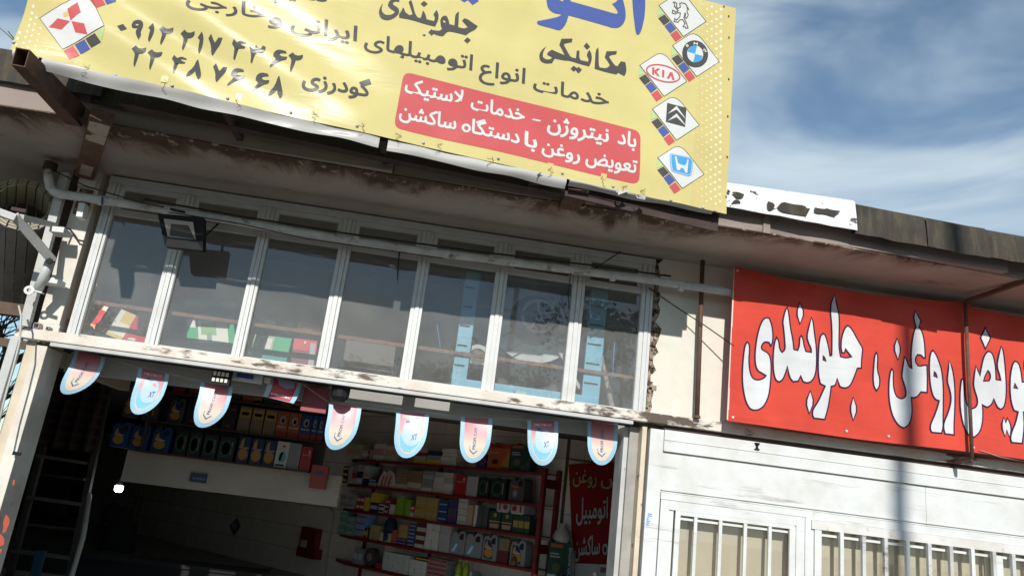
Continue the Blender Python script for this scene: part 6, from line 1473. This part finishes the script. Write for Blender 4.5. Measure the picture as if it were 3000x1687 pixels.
# top shelf
stack(0, 1010, 1029, 42, 1, 'cream', 'tan', 'bag of parts', where='at its left end', name='parts_bag', cat='bag'); stack(0, 1031, 1050, 42, 1, 'cream', 'tan', 'bag of parts', where='next to the red box', name='parts_bag', cat='bag')
stack(0, 1055, 1083, 28, 1, 'lightgrey', 'white', 'carton with a red strip', vband='red', where='near its left end')
stack(0, 1090, 1122, 50, 1, 'white', 'pink', 'packet bundle', where='beside the red striped carton', name='packet_bundle', cat='packet'); stack(0, 1123, 1160, 46, 1, 'cream', 'tan', 'packet bundle', where='behind the jug pennant', name='packet_bundle', cat='packet')
stack(0, 1212, 1246, 44, 4, ['yellow', 'lightgrey', 'red', 'lightgrey'], None, 'flat carton', where='right of the jug pennant')
stack(0, 1249, 1293, 40, 3, ['yellow', 'grey', 'navy'], [None, None, None], 'flat carton', where='in its middle')
stack(0, 1291, 1335, 50, 4, 'white', None, 'flat carton', where='left of the pink pennant')
stack(0, 1395, 1423, 42, 1, 'purple', None, 'carton', where='behind the pink pennant')
for a, b, c, art, lab in ((1428, 1491, 'orange', art_ora, 'large red orange oil tin on the top red shelf'), (1494, 1552, 'darkgreen', art_grn, 'large dark green oil tin on the top red shelf')):
    good_tin(fD, SX(b, 0), SX(a, 0), ZSH[0]+.002, 78*PXM(SX(1480, 0)), .16, c, art, lab, GR)
# second shelf
stack(1, 996, 1012, 50, 3, 'black', 'yellow', 'slim box', where='at the left end'); stack(1, 1013, 1025, 48, 2, 'lightgrey', None, 'slim box', where='')
stack(1, 1025, 1038, 50, 3, ['lightgrey', 'red', 'grey'], None, 'slim box'); stack(1, 1039, 1075, 58, 3, ['paleblue', 'navy', 'lightgrey'], ['white', 'navy', 'pink'], 'filter box', 2)
stack(1, 1078, 1100, 22, 2, ['sky', 'navy'], 'lightgrey', 'small box')
b0 = D((SX(1102, 1)+SX(1152, 1))/2, -.12, ZSH[1]+.002); bg_ = thing('shopping_bag', 'crumpled white plastic bag with red stripes on the second red shelf', 'bag', b0, GR); random.seed(9)
mb = MB(); sA, sB = SX(1152, 1), SX(1102, 1)
prof = [(0, 0), (.3, .0), (.7, 0), (1, 0), (.98, .5), (.85, .85), (.62, 1.0), (.45, .8), (.3, .95), (.1, .6)]
mb.prism([fD(sB+(sA-sB)*u, random.uniform(-.02, 0), ZSH[1]+.002+.28*v) for u, v in prof], -DN*.15); mesh_obj('body', mb, cmat((.50, .46, .42)), bg_)
for u in (.3, .5, .72): mesh_obj('stripe', MB().quad(*[fD(sB+(sA-sB)*(u+x), .004, ZSH[1]+.02+.26*v) for x, v in ((-.08, 0), (0, 0), (.1, .6), (.02, .6))]), cmat((.5, .05, .04)), bg_)
stack(1, 1153, 1188, 15, 1, 'cream', None, 'box', where='under the orange striped boxes'); stack(1, 1155, 1187, 45, 5, 'grey', 'orange', 'flat box', z0=15*PXM(SX(1170, 1))*1.03, frac=(.25, .6))
stack(1, 1190, 1231, 58, 5, ['white', 'cream', 'brown', 'brown', 'brown'], ['pink', None, None, None, None], 'flat box'); stack(1, 1233, 1266, 62, 5, ['white', 'grey', 'grey', 'lightgrey', 'grey'], None, 'flat box')
stack(1, 1268, 1324, 62, 4, ['cream', 'white', 'white', 'lightgrey'], [None, 'cream', None, None], 'box', 2)
for a, b, c, art, h, lab in ((1331, 1364, 'red', art_red, 62, 'red oil tin right of the white boxes on the second red shelf'), (1366, 1398, 'lightgrey', [(rect(.1, .5, .7, .54), 'pink')], 60, 'grey oil tin beside the red one on the second red shelf'), (1400, 1432, 'black', art_g, 60, 'black oil tin with a green ring beside the grey tin'), (1437, 1482, 'black', art_g, 62, 'wide black oil tin with a green ring left of the dark jug')):
    good_tin(fD, SX(b, 1), SX(a, 1), ZSH[1]+.002, h*PXM(SX(a, 1)), .16, c, art, lab, GR)
good_can(fD, SX(1536, 1), SX(1492, 1), ZSH[1]+.002, 76*PXM(SX(1500, 1)), .18, 'darkgrey', 'g', 'dark jug with a round grey label at the right end of the second red shelf', GR)
# third shelf
stack(2, 991, 1032, 42, 2, 'lightgrey', 'grey', 'striped box', 2, where='at the left end'); stack(2, 1040, 1062, 40, 2, 'red', 'white', 'slim box', 2); stack(2, 1063, 1078, 40, 1, 'yellow', None, 'tall box')
stack(2, 1080, 1104, 56, 2, ['navy', 'yellow'], ['lightgrey', None], 'box'); stack(2, 1106, 1124, 26, 2, 'white', 'navy', 'small box', 1); stack(2, 1125, 1138, 42, 3, ['red', 'navy', 'red'], 'lightgrey', 'small box')
stack(2, 1139, 1154, 30, 1, 'white', None, 'box', where='left of the green ones'); stack(2, 1156, 1180, 56, 3, 'green', None, 'box', frac=(.45, .55)); stack(2, 1184, 1200, 50, 1, 'green', None, 'tall box', where='before the gold cartons')
stack(2, 1201, 1213, 36, 2, ['lightgrey', 'red'], 'white', 'small box'); stack(2, 1214, 1280, 64, 2, 'gold', 'kraft', 'patterned carton', 2); stack(2, 1284, 1309, 62, 3, 'blue', 'lightgrey', 'box', frac=(.35, .5))
stack(2, 1311, 1338, 62, 1, 'purple', 'darkgrey', 'upright carton', 3); stack(2, 1341, 1368, 74, 4, 'white', 'lightgrey', 'dotted box'); stack(2, 1369, 1386, 60, 3, 'tan', None, 'box'); stack(2, 1389, 1398, 62, 1, 'white', None, 'slim panel')
stack(2, 1400, 1430, 60, 1, 'darkgrey', None, 'upright box', 2)
for a, b, lab in ((1436, 1468, 'green tin with a yellow stripe under the left silver jug'), (1472, 1503, 'green tin with a yellow stripe under the right silver jug')):
    good_tin(fD, SX(b, 2), SX(a, 2), ZSH[2]+.002, 52*PXM(SX(a, 2)), .16, 'darkgreen', [(rect(0, .42, 1, .47), 'yellow'), (rect(.1, .08, .9, .32), 'pink'), (oval(.5, .8, .15, .12), 'gold')], lab, GR)
stack(2, 1506, 1556, 50, 1, 'darkgreen', 'gold', 'slim bottle box', 3)
for i, (a, b) in enumerate(((1454, 1490), (1496, 1534))):
    sA, sB = SX(b, 2), SX(a, 2); z0 = ZSH[2]+.002+53*PXM(sA); t = thing('silver_jug', ('left', 'right')[i]+' silver jug lying with its red cap outwards on the third red shelf', 'jug', fD((sA+sB)/2, -.1, z0), GR)
    q = rrect(0, 0, 1, 1, .18); mesh_obj('body', MB().prism([fD(sB+(sA-sB)*u, .0, z0+.15*v) for u, v in q], -DN*.25), cmat((.42, .41, .42), .35), t)
    u0 = .72 if i == 0 else .28; mesh_obj('cap', MB().lathe(fD(sB+(sA-sB)*u0, 0, z0+.075), [(.035, 0), (.035, .018)], 14, DN), cmat((.25, .03, .03)), t)
    u1 = .25 if i == 0 else .75; mesh_obj('grip', MB().quad(*[fD(sB+(sA-sB)*(u1+x), .003, z0+.075+v) for x, v in ((-.06, -.044), (.06, -.044), (.06, .044), (-.06, .044))]), cmat((.12, .04, .04)), t)
# fourth shelf
stack(3, 980, 1003, 62, 3, 'teal', 'lightgrey', 'box', where='at the left end'); stack(3, 1004, 1028, 55, 3, 'teal', 'lightgrey', 'box'); stack(3, 1031, 1060, 74, 4, 'sky', 'orange', 'box', frac=(.0, .28))
stack(3, 1061, 1073, 30, 1, 'black', 'yellow', 'small box', vband='yellow'); stack(3, 1076, 1106, 42, 2, 'kraft', None, 'carton'); stack(3, 1107, 1140, 26, 1, 'cream', None, 'box', where='under the navy cap')
cp = thing('navy_cap', 'navy cloth cap resting on the cream box on the fourth red shelf', 'cap', fD(SX(1124, 3), -.05, ZSH[3]+.14), GR)
mesh_obj('crown', MB().lathe(fD(SX(1124, 3), -.08, ZSH[3]+.14), [(.09, 0), (.11, .08), (.095, .18), (.05, .24), (.01, .25)], 12), cmat((.015, .025, .07), .8), cp, smooth=True)
mesh_obj('peak', MB().prism([fD(SX(1124, 3)+x, .04, ZSH[3]+.16+v) for x, v in ((-.09, .0), (-.11, -.11), (-.02, -.15), (.0, 0))], DN*.01), cmat((.015, .025, .07), .8), cp)
stack(3, 1143, 1158, 38, 2, 'orange', None, 'slim box'); stack(3, 1158, 1188, 19, 2, 'purple', 'lightgrey', 'flat box', frac=(.4, .55)); stack(3, 1161, 1188, 38, 2, 'gold', 'kraft', 'patterned box', z0=20*PXM(SX(1175, 3)), where='')
stack(3, 1190, 1211, 64, 6, 'blue', 'lightgrey', 'small box', frac=(.3, .6)); stack(3, 1213, 1240, 70, 6, ['cream', 'maroon'], [None, 'maroon'], 'label box')
stack(3, 1242, 1282, 84, 3, 'white', None, 'dotted carton', 2); stack(3, 1284, 1316, 80, 3, 'lightgrey', None, 'dotted carton', 1)
for a, b, kd, h, lab in ((1319, 1361, 'b', 74, 'grey jug with a pale blue label, left of two on the fourth red shelf'), (1364, 1411, 'b', 76, 'grey jug with a pale blue label, right of two on the fourth red shelf'), (1415, 1456, 'y', 80, 'grey jug with navy and orange label in the middle right of the fourth red shelf'), (1497, 1541, 'y', 78, 'grey jug with navy and orange label at the right end of the fourth red shelf')):
    good_can(fD, SX(b, 3), SX(a, 3), ZSH[3]+.002, h*PXM(SX(a, 3)), .16, 'grey', kd, lab, GR)
stack(3, 1462, 1492, 70, 2, ['maroon', 'brown'], None, 'carton', where='between the orange labelled jugs')
jr = thing('glass_jar', 'dark glass jar standing in front of the last jug on the fourth red shelf', 'jar', fD(SX(1512, 3), .03, ZSH[3]+.002), GR)
mesh_obj('body', MB().lathe(fD(SX(1512, 3), .0, ZSH[3]+.002), [(.05, 0), (.055, .02), (.05, .08), (.03, .1)], 14), cmat((.12, .07, .05), .2), jr, smooth=True)
mesh_obj('lid', MB().lathe(fD(SX(1512, 3), .0, ZSH[3]+.103), [(.032, 0), (.032, .015)], 14), cmat((.05, .04, .04)), jr)
# lowest shelf
stack(4, 1032, 1058, 44, 1, 'grey', 'paleblue', 'chromed packet', 2); stack(4, 1100, 1116, 16, 1, 'red', None, 'small box')
rl = thing('tape_roll', 'dark round roll standing on the lowest visible red shelf', 'roll', fD(SX(1077, 4), -.06, ZSH[4]+.0), GR)
mesh_obj('roll', MB().lathe(fD(SX(1077, 4), -.12, ZSH[4]+.145), [(.14, 0), (.14, .1)], 22, DN), cmat((.06, .05, .05)), rl); mesh_obj('core', MB().lathe(fD(SX(1077, 4), -.018, ZSH[4]+.145), [(.065, 0), (.065, .004)], 18, DN), cmat((.22, .18, .16)), rl)
stack(4, 1120, 1198, 52, 5, 'white', 'paleblue', 'spark plug box', 5, frac=(.35, .6)); stack(4, 1200, 1250, 46, 4, 'white', None, 'relay box', 3)
stack(4, 1254, 1310, 62, 5, 'grey', 'red', 'clip box', 3, frac=(.35, .85)); stack(4, 1215, 1262, 8, 1, 'black', 'yellow', 'flat box', z0=63*PXM(SX(1240, 4)) if False else .005+48*PXM(SX(1240, 4)))
for i, px in enumerate((1343, 1364)):
    p = fD(SX(px, 4), -.03, ZSH[4]+.13); t = thing('detergent_bottle', ('left', 'right')[i]+' yellow green detergent bottle with yellow cap on the lowest shelf', 'bottle', p, GR); r = .052
    mesh_obj('body', MB().lathe(p, [(r, -.128), (r, .02), (r*1.05, .08), (r*.8, .15), (r*.35, .20)], 14), cmat((.22, .30, .02), .2), t, smooth=True)
    mesh_obj('cap', MB().lathe(p, [(r*.4, .201), (r*.4, .245)], 10), cmat((.55, .35, .02)), t); mesh_obj('label_band', MB().lathe(p, [(r*1.02, -.06), (r*1.03, .01)], 14), cmat((.55, .50, .05)), t)
stack(4, 1378, 1386, 48, 1, 'lightgrey', None, 'slim panel'); stack(4, 1388, 1412, 36, 1, 'black', 'gold', 'jar box', 2); stack(4, 1414, 1436, 40, 1, 'darkgreen', None, 'box', 1, where='near its right end')
stack(4, 1440, 1475, 34, 1, 'cream', None, 'paper parcel', 1); stack(4, 1480, 1540, 34, 1, 'black', None, 'cloth bundle', 1)
# green engine oil carton on a stand by the poster, papers
def f2(s, o, z): return Vector((-s, YB-.25-o, z))
a, b = at_y(1602, 1690, YB-.25), at_y(1676, 1600, YB-.25)
t = good_tin(f2, -a.x, -b.x, a.z, b.z-a.z+.03, .18, 'darkgreen', art_grn, 'large green engine oil carton standing in front of the red poster', 'goods by the poster')
mesh_obj('side_print', MB().quad(Vector((b.x+.002, YB-.25, a.z+.02)), Vector((b.x+.002, YB-.11, a.z+.02)), Vector((b.x+.002, YB-.11, b.z)), Vector((b.x+.002, YB-.25, b.z))), cmat((.03, .04, .05)), t)
printed('lettering', (lambda V, F: ([(1664+y*7+(-(x)*6), 1604+x*82) for x, y in V], F))(*text2d('ENGINE OIL', .02, False)), lambda px, py, o: at_y(px+4, py, YB-.255-o), .001, cmat((.5, .5, .48)), t, 300)
single('counter', MB().box(a.x-.15, 3.2, YB-.55, YB-.01, .12, a.z-.002), M_rail, 'dark counter under the green engine oil carton', 'counter')
single('plastic_bag', MB().lathe((at_y(1648, 1585, YB-.2).x, YB-.15, b.z+.035), [(.11, 0), (.13, .06), (.10, .14), (.04, .2), (.06, .24)], 9), cmat((.42, .38, .36)), 'crumpled clear plastic bag on top of the green oil carton', 'bag', smooth=True)
single('wall_panel_strip', MB().bar(D(-.14, SW+.05, .9), D(-.12, SW+.05, 1.45), .01, .08, (0, 1, 0)), cmat((.30, .28, .25)), 'pale strip of board leaning between the shelf post and the poster', 'board')

wb0 = at_y(400, 1638, 4.2)  # bench put in to cover sun patches on the workshop floor
wbn = thing('workbench', 'black workbench added to hide the sunlit floor at the bottom edge', 'workbench', (-3.3, 4.5, .12))
mesh_obj('top', MB().box(-5.2, -1.9, 4.2, 4.9, wb0.z-.05, wb0.z), cmat((.015, .015, .016), .9), wbn); mesh_obj('front_panel', MB().box(-5.15, -1.95, 4.24, 4.26, .13, wb0.z-.05), cmat((.012, .012, .012), .9), wbn)
# ------------------------------------------------------------------ trees
M_bark = mat('winter_bark', (.13, .095, .075), .9, .2, var=.2, vscale=10)
def bare_tree(base, h, label, seed, spread=1.0, dens=5):
    random.seed(seed); tr = thing('bare_tree', label, 'tree', base); mbt = MB(); mbc = MB(); base = Vector(base)
    def branch(p, d, L_, r, lv):
        n = 4; pts = [p]; q = p.copy(); dd = d.copy()
        for k in range(n):
            dd = (dd+Vector((random.uniform(-1, 1), random.uniform(-1, 1), random.uniform(-.3, .7)))*.16).normalized(); q = q+dd*L_/n; pts.append(q.copy())
        (mbt if lv == 0 else mbc).tube(pts, [r*(1-.6*k/n) for k in range(n+1)], 6 if lv < 2 else 3, False)
        if lv >= 4: return
        for k in range(dens if lv < 3 else 4):
            i = random.randint(1, n); a = pts[i]; e = (dd+Vector((random.uniform(-1, 1), random.uniform(-1, 1), random.uniform(-.35, .8)))*spread).normalized()
            branch(a, e, L_*random.uniform(.45, .68), r*.5, lv+1)
    branch(base, Vector((0, 0, 1)), h*.45, h*.022, 0)
    mesh_obj('trunk', mbt, M_bark, tr, smooth=True); mesh_obj('branches', mbc, M_bark, tr)
    return tr
bare_tree((-6.2, 2.4, 0), 8.6, 'bare winter tree rising behind the left end of the roof', 3, 1.0, 6)
bare_tree((-6.6, 4.5, 0), 6.2, 'small bare tree seen through the gap beside the left door post', 5, 1.1, 4)
M_leaf = mat('evergreen_leaf', (.045, .06, .03), .8, .3, var=.4, vscale=5)
def leafy(base, h, r, label, seed, group):
    random.seed(seed); tr = thing('evergreen_tree', label, 'tree', base, group); base = Vector(base)
    mesh_obj('trunk', MB().tube([base, base+Vector((.1, 0, h*.5)), base+Vector((0, 0, h*.8))], [.2, .14, .05], 6), M_bark, tr)
    mb = MB(); cl = [(Vector((random.gauss(0, r*.42), random.gauss(0, r*.42), h*random.uniform(.35, .95))), r*random.uniform(.25, .5)) for _ in range(16)]
    for c, rr in cl:
        for k in range(150):
            v = Vector((random.gauss(0, 1), random.gauss(0, 1), random.gauss(0, 1))).normalized()*rr*random.uniform(.4, 1); p = base+c+v; a = Vector((random.uniform(-1, 1), random.uniform(-1, 1), random.uniform(-1, 1))).normalized()*.16; b = a.orthogonal().normalized()*.1
            mb.quad(p-a, p+b, p+a, p-b)
    mesh_obj('crown', mb, M_leaf, tr)
GT = 'trees across the street reflected in the panes'
for i, (x, y, h, r) in enumerate(((3.5, -33, 10.8, 3.0), (9.5, -32, 12.2, 3.2), (-1.2, -36, 9.0, 2.6), (15, -35, 10.4, 3.2), (-16, -34, 9, 2.8), (22, -36, 11, 3.4))):
    leafy((x, y, 0), h, r, ('evergreen across the street, right of the gabled house', 'tallest evergreen across the street behind the camera', 'low evergreen across the street beside the gabled house', 'third evergreen along the far pavement to the right', 'evergreen on the far left across the street', 'large evergreen at the far right across the street')[i], 50+i, GT)
hs = thing('gabled_house', 'low gabled house across the street reflected in the panes', 'house', (-8, -38, 0))
mesh_obj('walls', MB().box(-15, -3, -42, -34, 0, 4.6), mat('house_plaster', (.30, .26, .22), .9, .2), hs)
mesh_obj('roof', MB().prism([(-15.6, -33.4, 4.5), (-2.4, -33.4, 4.5), (-9, -33.4, 7.2)], (0, -9, 0)), mat('house_roof', (.12, .09, .08), .9, .2), hs)
mesh_obj('door', MB().box(-9.5, -8.5, -33.99, -33.9, 0, 2.1), cmat((.1, .06, .04)), hs)
for x in (-13, -6): mesh_obj('window', MB().box(x, x+1.3, -33.99, -33.9, 1.2, 2.5), cmat((.05, .06, .07), .2), hs)
# street pole whose shadow falls across the right part of the front
px_sh = at_y(2668, 1300, -.26)
dist = 17.0; pole = thing('street_pole', 'tall street pole behind the camera that casts the soft vertical shadow', 'pole', (px_sh.x-dist*math.tan(SUN_AZ), -.26-dist, 0))
bx, by = px_sh.x-dist*math.tan(SUN_AZ), -.26-dist
mesh_obj('shaft', MB().tube([(bx, by, 0), (bx, by, 14)], [.11, .08], 12), M_steel_white, pole, smooth=True)
mesh_obj('collar', MB().tube([(bx, by, 0), (bx, by, .4)], .15, 12), M_steel_white, pole)
